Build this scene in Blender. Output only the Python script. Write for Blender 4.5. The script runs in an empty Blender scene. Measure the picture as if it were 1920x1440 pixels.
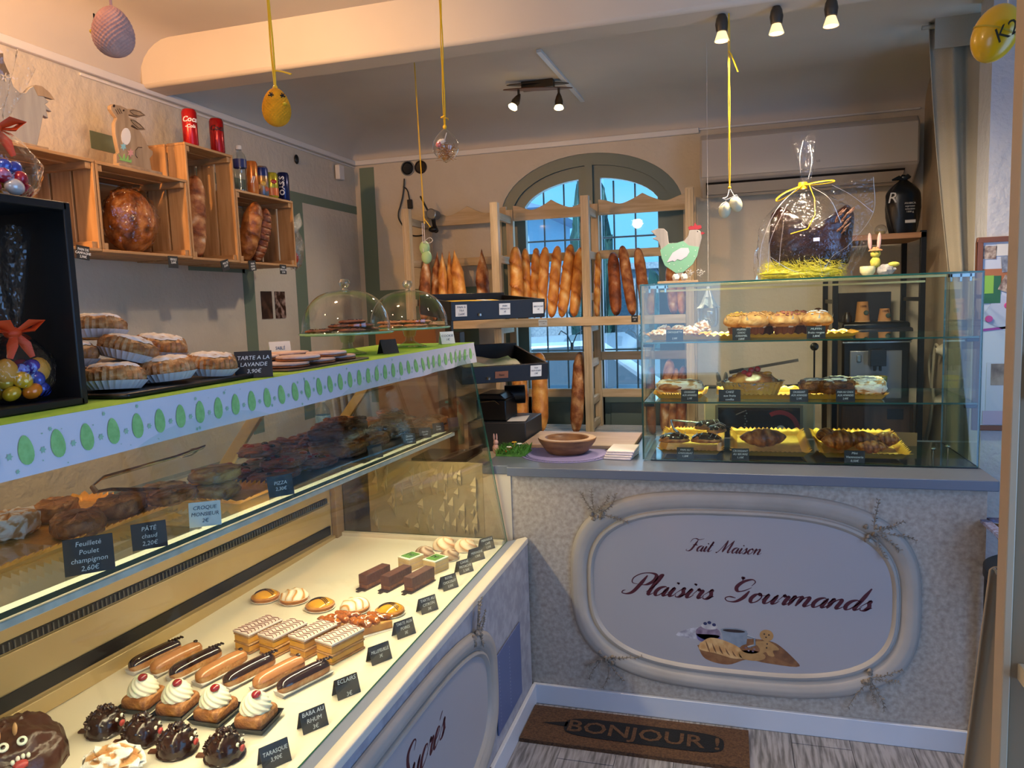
import bpy, bmesh, math, random
from mathutils import Vector as V, Matrix, noise, Euler
S = bpy.context.scene
C = S.collection
PI = math.pi
random.seed(7)
# ------------------------------------------------------------ camera
F, CX, CY, EYE = 1406.0, 960.0, 720.0, V((0, 0, 1.6))
_y = V((1372 - CX, 557 - CY, F)).normalized()
_x = V((3831 + CX, CY - 739, -F)); _x = (_x - _y * _x.dot(_y)).normalized()
_z = _x.cross(_y)
def ray(px, py):
    d = V(((px - CX) / F, (py - CY) / F, 1)); return V((_x.dot(d), _y.dot(d), _z.dot(d)))
def at(px, py, ax, v):
    """real-world point on the plane ax = v that is seen at a place in the photo"""
    d = ray(px, py); i = 'XYZ'.index(ax); return EYE + d * ((v - EYE[i]) / d[i])
cam = bpy.data.cameras.new('camera'); cam.sensor_width = 36; cam.lens = F / 1920 * 36
cam.clip_start = .05
co = bpy.data.objects.new('camera', cam); C.objects.link(co)
def cw(v): return V((_x.dot(v), _y.dot(v), _z.dot(v)))
r_, u_, b_ = cw(V((1, 0, 0))), cw(V((0, -1, 0))), cw(V((0, 0, -1)))
co.matrix_world = Matrix(((r_.x, u_.x, b_.x, 0), (r_.y, u_.y, b_.y, 0), (r_.z, u_.z, b_.z, EYE.z), (0, 0, 0, 1)))
S.camera = co
# ------------------------------------------------------------ view + world + lights
S.view_settings.view_transform = 'Standard'; S.view_settings.look = 'None'
S.view_settings.gamma = 1; S.view_settings.use_curve_mapping = False
S.view_settings.exposure = 0.12
try:
    S.cycles.transparent_max_bounces = 24; S.cycles.max_bounces = 10
    S.cycles.sample_clamp_indirect = 4
except Exception: pass
W = bpy.data.worlds.new('sky'); S.world = W; W.use_nodes = True
bg = W.node_tree.nodes['Background']; bg.inputs[0].default_value = (.15, .50, .98, 1); bg.inputs[1].default_value = 1.5
def lamp(kind, name, loc, power, col, size=.1, tgt=None, **k):
    l = bpy.data.lights.new(name, kind); l.energy = power; l.color = col
    if kind == 'AREA':
        l.shape = 'RECTANGLE'; l.size = size if not isinstance(size, tuple) else size[0]
        l.size_y = size[1] if isinstance(size, tuple) else size
    else: l.shadow_soft_size = size
    for a, b in k.items(): setattr(l, a, b)
    o = bpy.data.objects.new(name, l); C.objects.link(o); o.location = loc
    if tgt is not None: o.rotation_euler = (V(tgt) - V(loc)).to_track_quat('-Z', 'Y').to_euler()
    return o
WARM = (1.0, .80, .58); DAY = (.29, .49, 1.0)
lamp('AREA', 'daylight_shop_door', (1.86, .55, 1.25), 32, DAY, (1.9, 2.1), (-.8, 1.3, .9))
lamp('AREA', 'daylight_shop_front', (-.45, -1.12, 1.5), 6, (.50, .68, 1.0), (.7, 1.2), (.2, 2.8, .6))
sun = lamp('SUN', 'outdoor_sun', (0, 2, 6), 6.5, (.72, .86, 1.0), .05, (1.2, 5, 0)); sun.data.angle = .1
lamp('AREA', 'daylight_arched_window', (-.8, 4.75, 1.75), 9, (.45, .68, 1.0), (1.0, 1.4), (-.8, 2.0, 1.2))
for i, (x, y, z, tx, ty, tz, pw) in enumerate(((-.028, 2.64, 2.37, -.1, 3.1, .97, 28), (.141, 2.63, 2.37, .2, 3.2, .97, 28), (.303, 2.64, 2.37, .5, 3.2, .97, 28))):
    lamp('SPOT', 'ceiling_spot_beam', (x, y, z), pw, WARM, .03, (tx, ty, tz), spot_size=2.4, spot_blend=.8)
lamp('SPOT', 'twin_spot_beam', (-1.06, 3.70, 2.50), 26, WARM, .03, (-1.6, 3.2, 1.2), spot_size=2.2, spot_blend=.8)
lamp('SPOT', 'twin_spot_beam', (-.82, 3.76, 2.49), 75, (1, .78, .48), .03, (.15, 3.2, .95), spot_size=.95, spot_blend=.6)
lamp('SPOT', 'wall_washer_beam', (-1.95, .95, 2.47), 85, (1.0, .50, .17), .02, (-2.25, 1.9, 2.2), spot_size=2.3, spot_blend=.7)
lamp('POINT', 'warm_fill_light', (-1.0, .4, 2.45), 13, (1.0, .66, .40), .05)  # added warm fill behind the view, no lamp fitting belongs to it
lamp('POINT', 'warm_fill_light', (-1.35, 1.9, 2.45), 12, (1.0, .64, .36), .05)  # second added fill, under the ceiling over the display case, without a fitting
# ------------------------------------------------------------ colours and materials
def hx(h, g=1.0):
    o = []
    for i in (0, 2, 4):
        c = int(h[i:i + 2], 16) / 255
        o.append((c / 12.92 if c <= .04045 else ((c + .055) / 1.055) ** 2.4) * g)
    return (o[0], o[1], o[2], 1)
MATS = {}
def M(name, c='808080', c2=None, sc=8, r=.55, m=0, bump=0, bs=60, st=(1, 1, 1), lo=.35, hi=.65, coat=0, emit=0,
      ramp=None, rn=.3, spec=None, sss=0, alpha=1, detail=4):
    if name in MATS: return MATS[name]
    t = bpy.data.materials.new(name); t.use_nodes = True; MATS[name] = t
    N, L = t.node_tree.nodes, t.node_tree.links
    b = N['Principled BSDF']
    b.inputs['Roughness'].default_value = r; b.inputs['Metallic'].default_value = m
    b.inputs['Base Color'].default_value = hx(c)
    if coat: b.inputs['Coat Weight'].default_value = coat; b.inputs['Coat Roughness'].default_value = .1
    if spec is not None: b.inputs['Specular IOR Level'].default_value = spec
    if sss: b.inputs['Subsurface Weight'].default_value = sss; b.inputs['Subsurface Scale'].default_value = .02
    if emit: b.inputs['Emission Color'].default_value = hx(c); b.inputs['Emission Strength'].default_value = emit
    if alpha < 1: b.inputs['Alpha'].default_value = alpha
    def nz(scale, st=(1, 1, 1), det=4):
        tc = N.new('ShaderNodeTexCoord'); mp = N.new('ShaderNodeMapping'); n = N.new('ShaderNodeTexNoise')
        mp.inputs['Scale'].default_value = st; n.inputs['Scale'].default_value = scale; n.inputs['Detail'].default_value = det
        L.new(tc.outputs['Object'], mp.inputs[0]); L.new(mp.outputs[0], n.inputs['Vector']); return n.outputs['Fac']
    if c2 or ramp:
        cr = N.new('ShaderNodeValToRGB')
        f = nz(sc, st, detail)
        if ramp:
            at_ = N.new('ShaderNodeAttribute'); at_.attribute_name = 'v'
            m1 = N.new('ShaderNodeMath'); m1.operation = 'MULTIPLY_ADD'; m1.inputs[1].default_value = rn; m1.inputs[2].default_value = -rn / 2
            m2 = N.new('ShaderNodeMath'); m2.operation = 'ADD'
            L.new(f, m1.inputs[0]); L.new(m1.outputs[0], m2.inputs[0]); L.new(at_.outputs['Fac'], m2.inputs[1]); f = m2.outputs[0]
            while len(cr.color_ramp.elements) < len(ramp): cr.color_ramp.elements.new(.5)
            for e, (p, col) in zip(cr.color_ramp.elements, ramp): e.position = p; e.color = hx(col)
        else:
            e = cr.color_ramp.elements; e[0].position = lo; e[1].position = hi; e[0].color = hx(c); e[1].color = hx(c2)
        L.new(f, cr.inputs[0]); L.new(cr.outputs[0], b.inputs['Base Color'])
    if bump:
        bp = N.new('ShaderNodeBump'); bp.inputs['Strength'].default_value = bump; bp.inputs['Distance'].default_value = .01
        L.new(nz(bs, st), bp.inputs['Height']); L.new(bp.outputs[0], b.inputs['Normal'])
    return t
def film(name, tint='f4fbf8', base=.04, rough=.02, fres=1.0, bump=0, bs=30, gcol='ffffff'):
    """thin clear sheet: mostly see-through, mirror-like towards grazing angles"""
    if name in MATS: return MATS[name]
    t = bpy.data.materials.new(name); t.use_nodes = True; MATS[name] = t
    N, L = t.node_tree.nodes, t.node_tree.links; N.clear()
    o = N.new('ShaderNodeOutputMaterial'); mx = N.new('ShaderNodeMixShader'); tr = N.new('ShaderNodeBsdfTransparent'); gl = N.new('ShaderNodeBsdfGlossy')
    fr = N.new('ShaderNodeLayerWeight'); fr.inputs[0].default_value = .5
    pw = N.new('ShaderNodeMath'); pw.operation = 'POWER'; pw.inputs[1].default_value = 5; L.new(fr.outputs['Facing'], pw.inputs[0])
    ma = N.new('ShaderNodeMath'); ma.operation = 'MULTIPLY_ADD'; ma.inputs[1].default_value = fres; ma.inputs[2].default_value = base + .02; ma.use_clamp = True
    tr.inputs[0].default_value = hx(tint); gl.inputs[0].default_value = hx(gcol); gl.inputs['Roughness'].default_value = rough
    L.new(pw.outputs[0], ma.inputs[0]); L.new(ma.outputs[0], mx.inputs[0]); L.new(tr.outputs[0], mx.inputs[1]); L.new(gl.outputs[0], mx.inputs[2])
    L.new(mx.outputs[0], o.inputs[0])
    if bump:
        tc = N.new('ShaderNodeTexCoord'); n = N.new('ShaderNodeTexNoise'); n.inputs['Scale'].default_value = bs
        bp = N.new('ShaderNodeBump'); bp.inputs['Strength'].default_value = bump; bp.inputs['Distance'].default_value = .01
        L.new(tc.outputs['Object'], n.inputs['Vector']); L.new(n.outputs[0], bp.inputs['Height'])
        L.new(bp.outputs[0], gl.inputs['Normal']); L.new(bp.outputs[0], fr.inputs['Normal'])
    return t
# ------------------------------------------------------------ mesh builder
def fbm(x, y, z, s=1.0, o=3):
    t, a = 0, 1
    for i in range(o): t += a * noise.noise(V((x * s, y * s, z * s))); s *= 2.1; a *= .5
    return t
class MB:
    def __init__(s): s.v, s.f, s.mi, s.a, s.M = [], [], [], [], Matrix()
    def add(s, vs, fs, mi=0, a=None):
        b = len(s.v); s.v += [s.M @ V(p) for p in vs]; s.a += (a if a else [0.5] * len(vs))
        for f in fs: s.f.append([b + i for i in f]); s.mi.append(mi)
        return s
    def box(s, x0, x1, y0, y1, z0, z1, mi=0, g=False):
        if g: d = (abs(x1 - x0), abs(y1 - y0), abs(z1 - z0)); mi = d.index(max(d))
        return s.add([(x, y, z) for z in (z0, z1) for y in (y0, y1) for x in (x0, x1)],
                     [(0, 2, 3, 1), (4, 5, 7, 6), (0, 1, 5, 4), (2, 6, 7, 3), (0, 4, 6, 2), (1, 3, 7, 5)], mi)
    def pane(s, x0, x1, y0, y1, z0, z1, g=0, e=1):
        """glass sheet: broad faces g, cut edges e"""
        d = (x1 - x0, y1 - y0, z1 - z0); k = d.index(min(d)); vs = [(x, y, z) for z in (z0, z1) for y in (y0, y1) for x in (x0, x1)]
        fs = [((0, 2, 3, 1), 2), ((4, 5, 7, 6), 2), ((0, 1, 5, 4), 1), ((2, 6, 7, 3), 1), ((0, 4, 6, 2), 0), ((1, 3, 7, 5), 0)]
        for f, ax in fs: s.add([vs[i] for i in f], [(0, 1, 2, 3)], g if ax == k else e)
        return s
    def bar(s, p, q, w, h, mi=0, up=(0, 0, 1)):
        p, q = V(p), V(q); d = (q - p); u = V(up)
        if abs(d.normalized().dot(u)) > .98: u = V((0, 1, 0))
        a = d.cross(u).normalized() * w / 2; b = a.cross(d).normalized() * h / 2
        vs = [p - a - b, p + a - b, p + a + b, p - a + b, q - a - b, q + a - b, q + a + b, q - a + b]
        return s.add(vs, [(0, 1, 2, 3), (4, 7, 6, 5), (0, 4, 5, 1), (1, 5, 6, 2), (2, 6, 7, 3), (3, 7, 4, 0)], mi)
    def tube(s, pts, r, n=8, mi=0, cap=True, flat=1.0, a=None):
        pts = [V(p) for p in pts]; m = len(pts); R = r if isinstance(r, (list, tuple)) else [r] * m
        vs, fs = [], []; u = None
        for i, p in enumerate(pts):
            d = (pts[min(i + 1, m - 1)] - pts[max(i - 1, 0)]).normalized()
            if u is None: u = d.orthogonal().normalized()
            u = (u - d * u.dot(d)); u = u.normalized() if u.length > 1e-6 else d.orthogonal().normalized()
            w = d.cross(u)
            for k in range(n):
                t = 2 * PI * k / n; vs.append(p + (u * math.cos(t) + w * math.sin(t) * flat) * R[i])
        for i in range(m - 1):
            for k in range(n): k2 = (k + 1) % n; fs.append((i * n + k, i * n + k2, (i + 1) * n + k2, (i + 1) * n + k))
        if cap: fs += [tuple(range(n))[::-1], tuple(range((m - 1) * n, m * n))]
        return s.add(vs, fs, mi, [a] * len(vs) if a is not None else None)
    def lathe(s, prof, n=24, mi=0, c=(0, 0, 0), cap=True, wob=None):
        vs, fs = [], []
        for j, (r, z) in enumerate(prof):
            for k in range(n):
                t = 2 * PI * k / n; q = r * (wob(t, j) if wob else 1)
                vs.append((c[0] + q * math.cos(t), c[1] + q * math.sin(t), c[2] + z))
        for i in range(len(prof) - 1):
            for k in range(n): k2 = (k + 1) % n; fs.append((i * n + k, i * n + k2, (i + 1) * n + k2, (i + 1) * n + k))
        if cap:
            if prof[0][0] > 1e-5: fs.append(tuple(range(n))[::-1])
            if prof[-1][0] > 1e-5: fs.append(tuple(range((len(prof) - 1) * n, len(prof) * n)))
        return s.add(vs, fs, mi)
    def surf(s, f, nu, nv, cu=False, cv=False, mi=0):
        vs, fs, a = [], [], []
        for j in range(nv):
            for i in range(nu):
                q = f(i / (nu if cu else nu - 1), j / (nv if cv else nv - 1)); vs.append(q[:3]); a.append(q[3] if len(q) > 3 else .5)
        for j in range(nv if cv else nv - 1):
            for i in range(nu if cu else nu - 1):
                i2, j2 = (i + 1) % nu, (j + 1) % nv; fs.append((j * nu + i, j * nu + i2, j2 * nu + i2, j2 * nu + i))
        return s.add(vs, fs, mi, a)
    def prism(s, pts, t, mi=0, o=(0, 0, 0), ux=(1, 0, 0), uy=(0, 0, 1), mi2=None):
        o, ux, uy = V(o), V(ux), V(uy); n = ux.cross(uy).normalized() * t
        a = [o + ux * p[0] + uy * p[1] for p in pts]; m = len(pts)
        s.add(a, [tuple(range(m))], mi); s.add([p + n for p in a], [tuple(range(m))[::-1]], mi)
        s.add(a + [p + n for p in a], [(i, (i + 1) % m, m + (i + 1) % m, m + i) for i in range(m)], mi if mi2 is None else mi2)
        return s
    def blob(s, c=(0, 0, 0), r=(1, 1, 1), amp=0, fs=1, seed=0, n=16, mi=0, flat=False, o=3):
        c = V(c); r = (r, r, r) if isinstance(r, (int, float)) else r
        def f(u, v):
            th, ph = 2 * PI * u, PI * v; d = V((math.sin(ph) * math.cos(th), math.sin(ph) * math.sin(th), -math.cos(ph)))
            k = fbm(d.x + seed * 3.1, d.y + seed, d.z, fs, o) if amp else 0; q = 1 + amp * k; z = d.z
            if flat and z < 0: z *= .25
            return (c.x + d.x * r[0] * q, c.y + d.y * r[1] * q, c.z + z * r[2] * q, .5 + .5 * k)
        return s.surf(f, n, max(6, n * 2 // 3), cu=True, mi=mi)
    def build(s, name, mats, parent=None, loc=None, rot=None, smooth=40, bevel=0, link=True):
        me = bpy.data.meshes.new(name); me.from_pydata([tuple(p) for p in s.v], [], s.f)
        bm = bmesh.new(); bm.from_mesh(me)
        for i, f in enumerate(bm.faces): f.material_index = s.mi[i]
        lay = bm.verts.layers.float.new('v')
        for i, v in enumerate(bm.verts): v[lay] = s.a[i]
        bmesh.ops.remove_doubles(bm, verts=bm.verts, dist=1e-5)
        bmesh.ops.recalc_face_normals(bm, faces=bm.faces); bm.to_mesh(me); bm.free()
        for m in (mats if isinstance(mats, (list, tuple)) else [mats]): me.materials.append(m)
        if smooth:
            me.shade_smooth(); me.set_sharp_from_angle(angle=math.radians(smooth))
        o = bpy.data.objects.new(name, me)
        if link: C.objects.link(o)
        if parent: o.parent = parent
        if loc is not None: o.location = loc
        if rot is not None: o.rotation_euler = rot
        if bevel:
            b = o.modifiers.new('edges', 'BEVEL'); b.width = bevel; b.segments = 2; b.limit_method = 'ANGLE'; b.angle_limit = .7
        return o
def thing(name, label, cat, loc=(0, 0, 0), rz=0, group=None, rot=None):
    o = bpy.data.objects.new(name, None); C.objects.link(o); o.location = loc
    o.rotation_euler = rot if rot else (0, 0, rz); o.empty_display_size = .02
    return tag(o, label, cat, group)
def tag(o, label, cat, group=None):
    o['label'] = label; o['category'] = cat
    if group: o['group'] = group
    return o
def struct(o): o['kind'] = 'structure'; return o
def kids(o): return [c for c in C.objects if c.parent is o]
def dup(root, loc, rot=None, label=None, group=None, sc=1, deep=True):
    r = root.copy(); C.objects.link(r); r.location = loc; r.scale = (sc, sc, sc) if not isinstance(sc, tuple) else sc
    if rot is not None: r.rotation_euler = rot if isinstance(rot, (tuple, list)) else (0, 0, rot)
    if label: r['label'] = label
    if group: r['group'] = group
    for ch in root.children:
        c = ch.copy(); C.objects.link(c); c.parent = r
        for g in ch.children:
            d = g.copy(); C.objects.link(d); d.parent = c
    return r
# ------------------------------------------------------------ writing
def text(s, size, mat, parent=None, loc=(0, 0, 0), rot=(PI / 2, 0, 0), name='lettering', shear=0, bold=0, align='CENTER', depth=.0006, lh=1.0, sx=1, fit=0):
    cu = bpy.data.curves.new('txt', 'FONT'); cu.body = s; cu.size = size; cu.align_x = align; cu.shear = shear; cu.offset = bold * size
    cu.extrude = depth / 2; cu.resolution_u = 2; cu.space_line = lh
    t = bpy.data.objects.new('txt', cu); C.objects.link(t)
    me = bpy.data.meshes.new_from_object(t); bpy.data.objects.remove(t); bpy.data.curves.remove(cu)
    me.materials.clear(); me.materials.append(mat)
    o = bpy.data.objects.new(name, me); C.objects.link(o); o.parent = parent; o.location = loc; o.rotation_euler = rot
    if sx != 1: o.scale = (sx, 1, 1)
    if fit and me.vertices:
        xs_ = [v.co.x for v in me.vertices]; k = fit / max(1e-6, max(xs_) - min(xs_))
        if k < 1: o.scale = (k, max(k, .85), 1)
    return o
GL = {  # cursive strokes in em units: x-height .42, capitals 1
    'a': (.50, [[(.40, .36), (.28, .43), (.12, .36), (.05, .18), (.12, .02), (.24, .06), (.37, .28), (.41, .42)], [(.41, .42), (.37, .2), (.38, .04), (.46, .03), (.56, .16)]]),
    'i': (.26, [[(-.02, .14), (.12, .42), (.09, .2), (.11, .04), (.19, .03), (.30, .16)], [(.13, .60), (.15, .63), (.14, .59)]]),
    'l': (.27, [[(-.02, .14), (.18, .5), (.24, .92), (.16, .9), (.11, .5), (.09, .12), (.15, .02), (.30, .16)]]),
    's': (.36, [[(-.02, .14), (.2, .44), (.20, .34), (.27, .18), (.2, .03), (.08, .02), (.04, .1)], [(.2, .03), (.38, .16)]]),
    'r': (.36, [[(-.02, .14), (.10, .44), (.13, .36), (.26, .38), (.24, .2), (.25, .04), (.33, .04), (.40, .16)]]),
    'o': (.44, [[(.26, .42), (.12, .36), (.05, .18), (.13, .02), (.28, .06), (.36, .24), (.30, .40), (.24, .42), (.30, .34), (.50, .36)]]),
    'u': (.52, [[(-.02, .14), (.10, .42), (.08, .16), (.14, .02), (.26, .08), (.39, .36), (.41, .42)], [(.41, .42), (.38, .2), (.39, .04), (.47, .03), (.58, .16)]]),
    'm': (.76, [[(-.02, .2), (.08, .42), (.09, .34), (.06, 0)], [(.07, .12), (.18, .36), (.30, .42), (.33, .34), (.30, 0)], [(.31, .12), (.42, .36), (.54, .42), (.58, .32), (.56, .06), (.64, .02), (.80, .16)]]),
    'n': (.54, [[(-.02, .2), (.08, .42), (.09, .34), (.06, 0)], [(.07, .12), (.2, .36), (.32, .42), (.36, .32), (.34, .06), (.42, .02), (.58, .16)]]),
    'd': (.50, [[(.40, .36), (.28, .43), (.12, .36), (.05, .18), (.12, .02), (.24, .06), (.37, .28), (.42, .44)], [(.47, .95), (.42, .5), (.37, .2), (.38, .04), (.46, .03), (.56, .16)]]),
    't': (.32, [[(-.02, .14), (.16, .5), (.2, .8), (.14, .4), (.12, .08), (.2, .02), (.36, .16)], [(.04, .5), (.32, .52)]]),
    'c': (.38, [[(.30, .32), (.30, .41), (.18, .43), (.06, .26), (.08, .06), (.2, .01), (.42, .16)]]),
    'e': (.38, [[(.02, .16), (.22, .24), (.30, .36), (.20, .43), (.08, .28), (.08, .08), (.2, .01), (.42, .16)]]),
    'P': (.74, [[(.42, .88), (.36, .5), (.26, .12), (.1, 0), (-.1, .02), (-.12, .12), (-.04, .16)], [(.30, .46), (.04, .52), (-.02, .74), (.16, .94), (.46, 1.0), (.72, .92), (.76, .68), (.60, .48), (.40, .44)]]),
    'G': (.82, [[(.62, .72), (.66, .9), (.50, 1.0), (.26, .88), (.16, .64), (.28, .46), (.48, .50), (.66, .66)], [(.66, .50), (.60, .2), (.42, 0), (.16, 0), (.02, .12), (.12, .2), (.36, .16)], [(.22, .92), (.16, 1.1), (.20, .98)]]),
    'F': (.66, [[(.44, .86), (.38, .5), (.28, .12), (.12, 0), (-.06, .04), (-.04, .14)], [(-.06, .66), (.02, .92), (.22, .98), (.50, .90), (.84, 1.0)], [(.22, .48), (.40, .52), (.58, .46)]]),
    'M': (1.05, [[(-.02, .04), (.06, 0), (.22, .3), (.42, .96)], [(.42, .96), (.44, .5), (.42, .04)], [(.42, .04), (.62, .5), (.86, .96)], [(.86, .96), (.82, .5), (.80, .1), (.88, .02), (1.0, .16)]]),
    'S': (.70, [[(.66, .74), (.68, .92), (.52, 1.0), (.32, .88), (.36, .66), (.50, .42), (.46, .14), (.26, 0), (.02, .04), (-.02, .18), (.12, .26), (.30, .18)]]),
}
def cr_spline(P, n=7):
    if len(P) < 3: return [V(P[0]).lerp(V(P[1]), i / n) for i in range(n + 1)]
    Q = [V(P[0]) * 2 - V(P[1])] + [V(p) for p in P] + [V(P[-1]) * 2 - V(P[-2])]; o = []
    for i in range(1, len(Q) - 2):
        a, b, c, d = Q[i - 1:i + 3]
        for k in range(n):
            t = k / n; o.append(.5 * ((2 * b) + (c - a) * t + (2 * a - 5 * b + 4 * c - d) * t * t + (3 * b - a - 3 * c + d) * t ** 3))
    o.append(Q[-2]); return o
def script(s, cap, mat, parent, loc, rot=(PI / 2, 0, 0), width=None, slant=.5, acc=None, name='lettering', wt=.075):
    mb = MB(); x = 0; hair = V((math.cos(.75), math.sin(.75)))
    for ch in s:
        if ch == ' ': x += .42; continue
        k = 'e' if ch == 'é' else ch; adv, strokes = GL[k]
        if ch == 'é': strokes = strokes + [[(.22, .56), (.34, .72)]]
        for st in strokes:
            pts = [V((p.x + slant * p.y + x, p.y)) for p in cr_spline([V(q) for q in st])]
            L, R, wd = [], [], []; m = len(pts)
            for i, p in enumerate(pts):
                d = (pts[min(i + 1, m - 1)] - pts[max(i - 1, 0)]); d = d.normalized() if d.length > 1e-6 else V((1, 0))
                w = .021 + wt * .5 * max(0, min(1, -d.y * 1.25)) ** .8
                wd.append(w)
            for i, p in enumerate(pts):
                d = (pts[min(i + 1, m - 1)] - pts[max(i - 1, 0)]); d = d.normalized() if d.length > 1e-6 else V((1, 0))
                w = sum(wd[max(0, i - 2):i + 3]) / len(wd[max(0, i - 2):i + 3]) * min(1, .35 + 5 * min(i, m - 1 - i) / m)
                if len(st) == 3 and k == 'i': w = .05
                nrm = V((-d.y, d.x)); L.append(p + nrm * w); R.append(p - nrm * w)
            mb.add([(q.x * cap, q.y * cap, 0) for q in L + R], [(i, i + 1, m + i + 1, m + i) for i in range(m - 1)])
        x += adv
    mb.v = [V((v.x - x * cap / 2, v.y, 0)) for v in mb.v]
    if width: k = width / ((x + .3) * cap); mb.v = [V((v.x * k, v.y, 0)) for v in mb.v]
    return mb.build(name, mat, parent, loc, rot, smooth=0)
# ------------------------------------------------------------ materials used all over
plaster = M('wall_plaster', 'd0c5b2', 'c8bda9', sc=3, r=.85, bump=.6, bs=26)
plaster2 = M('ceiling_paint', 'cfc4b3', 'c8bcab', sc=2, r=.9, bump=.08, bs=9)
green = M('sage_green_paint', '6f7f6c', r=.7)
frame_green = M('grey_green_gloss', '5c6c68', r=.4)
white_p = M('white_plastic', 'dcd8d2', r=.4)
white_paint = M('white_painted_wood', 'c9cbd2', r=.35)
black_p = M('black_plastic', '0d0d0f', r=.35)
black_m = M('black_metal', '131316', r=.4, m=.3)
steel = M('steel', 'b8b6b0', r=.22, m=1)
gold_al = M('gold_anodised', 'c9b27c', r=.35, m=.7)
gold = M('gold_card', 'f4ae3c', r=.3, m=.35, bump=.25, bs=90)
goldback = M('gold_card_mottled', 'eeb658', 'd09a40', sc=30, r=.35, m=.25, bump=.2, bs=120)
slate = M('slate_board', '15171b', '20232a', sc=20, r=.6)
chalk = M('chalk', 'dfe2e2', r=.9)
card_w = M('white_card', 'cfd6dc', r=.6)
ink = M('blue_ink', '1b2850', r=.6)
maroon = M('maroon_paint', '4a0f1c', r=.5)
glass = film('clear_glass', base=.015)
gedge = M('glass_edge', '1f5a4c', r=.15, spec=.8)
gedge_l = M('glass_edge_bright', '49a596', r=.15, spec=.8)
cello = film('cellophane', 'fdfdfd', base=.02, rough=.07, fres=1.6, bump=.9, bs=45)
pine = [M('pine_' + a, 'bd9262', 'a27647', sc=5, r=.55, st=st, bump=.1, bs=5) for a, st in (('x', (1, 12, 12)), ('y', (12, 1, 12)), ('z', (12, 12, 1)))]
pinel = [M('pale_pine_' + a, 'c8b394', 'b09a78', sc=4, r=.6, st=st, bump=.1, bs=4) for a, st in (('x', (1, 12, 12)), ('y', (12, 1, 12)), ('z', (12, 12, 1)))]
crust = M('baguette_crust', ramp=[(.1, 'efcb8c'), (.38, 'e0a04e'), (.62, 'c47a32'), (.9, '96501c')], sc=14, r=.42, rn=.28, bump=.35, bs=90)
crust_d = M('dark_bread_crust', ramp=[(.15, 'd8b48c'), (.4, '9a5426'), (.62, '6e3214'), (.85, '3a1a0c')], sc=18, r=.5, rn=.4, bump=.5, bs=80)
crust_f = M('floured_bread_crust', ramp=[(.15, 'ead9c0'), (.38, 'c08a58'), (.6, '8e4f26'), (.85, '5a2c14')], sc=26, r=.6, rn=.5, bump=.5, bs=80)
pastry = M('golden_pastry', ramp=[(.15, 'd9b07a'), (.42, 'b87c42'), (.62, '935a2c'), (.9, '5e3418')], sc=22, r=.45, rn=.3, bump=.5, bs=110)
pastry_s = M('sugared_pastry', ramp=[(.2, 'b0713a'), (.45, 'c99a66'), (.55, 'eee6dc'), (.9, 'f4f0ea')], sc=26, r=.7, rn=.55, bump=.5, bs=90)
dark_past = M('dark_glazed_pastry', ramp=[(.15, 'b4824c'), (.45, '74401e'), (.65, '4e2812'), (.9, '2e160a')], sc=30, r=.4, rn=.35, bump=.6, bs=110)
choc = M('dark_chocolate', '35190f', '24100a', sc=20, r=.22, bump=.3, bs=50, coat=.3)
choc_m = M('cocoa_chocolate', '5e3320', '4c2717', sc=30, r=.55, bump=.3, bs=120)
caramel = M('caramel_glaze', 'b87a48', r=.25, coat=.4)
cream = M('whipped_cream', 'f4ecd2', r=.45, sss=.2)
cherry = M('red_cherry', '8e1018', r=.1, coat=1)
paper_w = M('white_paper', 'd8d4d2', r=.8)
orange_r = M('orange_ribbon', 'dc4408', r=.6)
yellow_r = M('yellow_ribbon', 'e8b818', r=.4)
leaf = M('green_leaf', '3d7a2c', '5a9a3a', sc=20, r=.5)
# ------------------------------------------------------------ the room
XL, YB = -2.29, 4.40
def cove(name, pts, mat): return struct(MB().prism(*pts).build(name, mat, smooth=40))
fl = M('floor_planks', '5c5a5c', '97959a', sc=9, r=.5, st=(9, .8, 1), bump=.2, bs=9, lo=.36, hi=.6, detail=8)
mb = MB()
for i in range(23):
    x = -2.4 + i * .2; y = -1.2 - (i * .53) % 1.2
    while y < 4.5:
        mb.box(x + .001, min(x + .199, 2.1), max(y, -1.2) + .001, min(y + 1.197, 4.6), -.02, 0); y += 1.2
mb.box(-2.5, 2.1, -1.3, 4.6, -.12, -.021)
struct(mb.build('floor', fl, smooth=0))
# ceiling: flat field with a rounded cove along the left and back walls
def cz(x, y):
    d = min(x - XL, YB - y); R = .34
    if y < 2.65: d = x - XL
    if y < 2.65: R = .16
    return 2.70 - (0 if d >= R else (R - math.sqrt(max(0, R * R - (R - d) ** 2))) * (.52 if y >= 2.65 else 1.0))
xs = [XL + .34 * (i / 10) ** 1.5 for i in range(10)] + [-1.9, -1.4, -.7, 0, .7, 1.3, 2.05]
ys = [-1.25, 0, 1.2, 2.62, 2.68, 2.9, 3.4, 3.8] + [YB - .34 * (i / 10) ** 1.5 for i in range(10, -1, -1)]
mb = MB()
mb.add([(x, y, cz(x, y)) for y in ys for x in xs], [(j * len(xs) + i, j * len(xs) + i + 1, (j + 1) * len(xs) + i + 1, (j + 1) * len(xs) + i) for j in range(len(ys) - 1) for i in range(len(xs) - 1)])
mb.box(-2.5, 2.1, -1.3, 4.6, 2.78, 2.85)
struct(mb.build('ceiling', plaster2, smooth=60))
struct(MB().box(XL, 1.9, 2.60, 2.74, 2.52, 2.72).build('trim_1', plaster2, bevel=.015))
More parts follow.
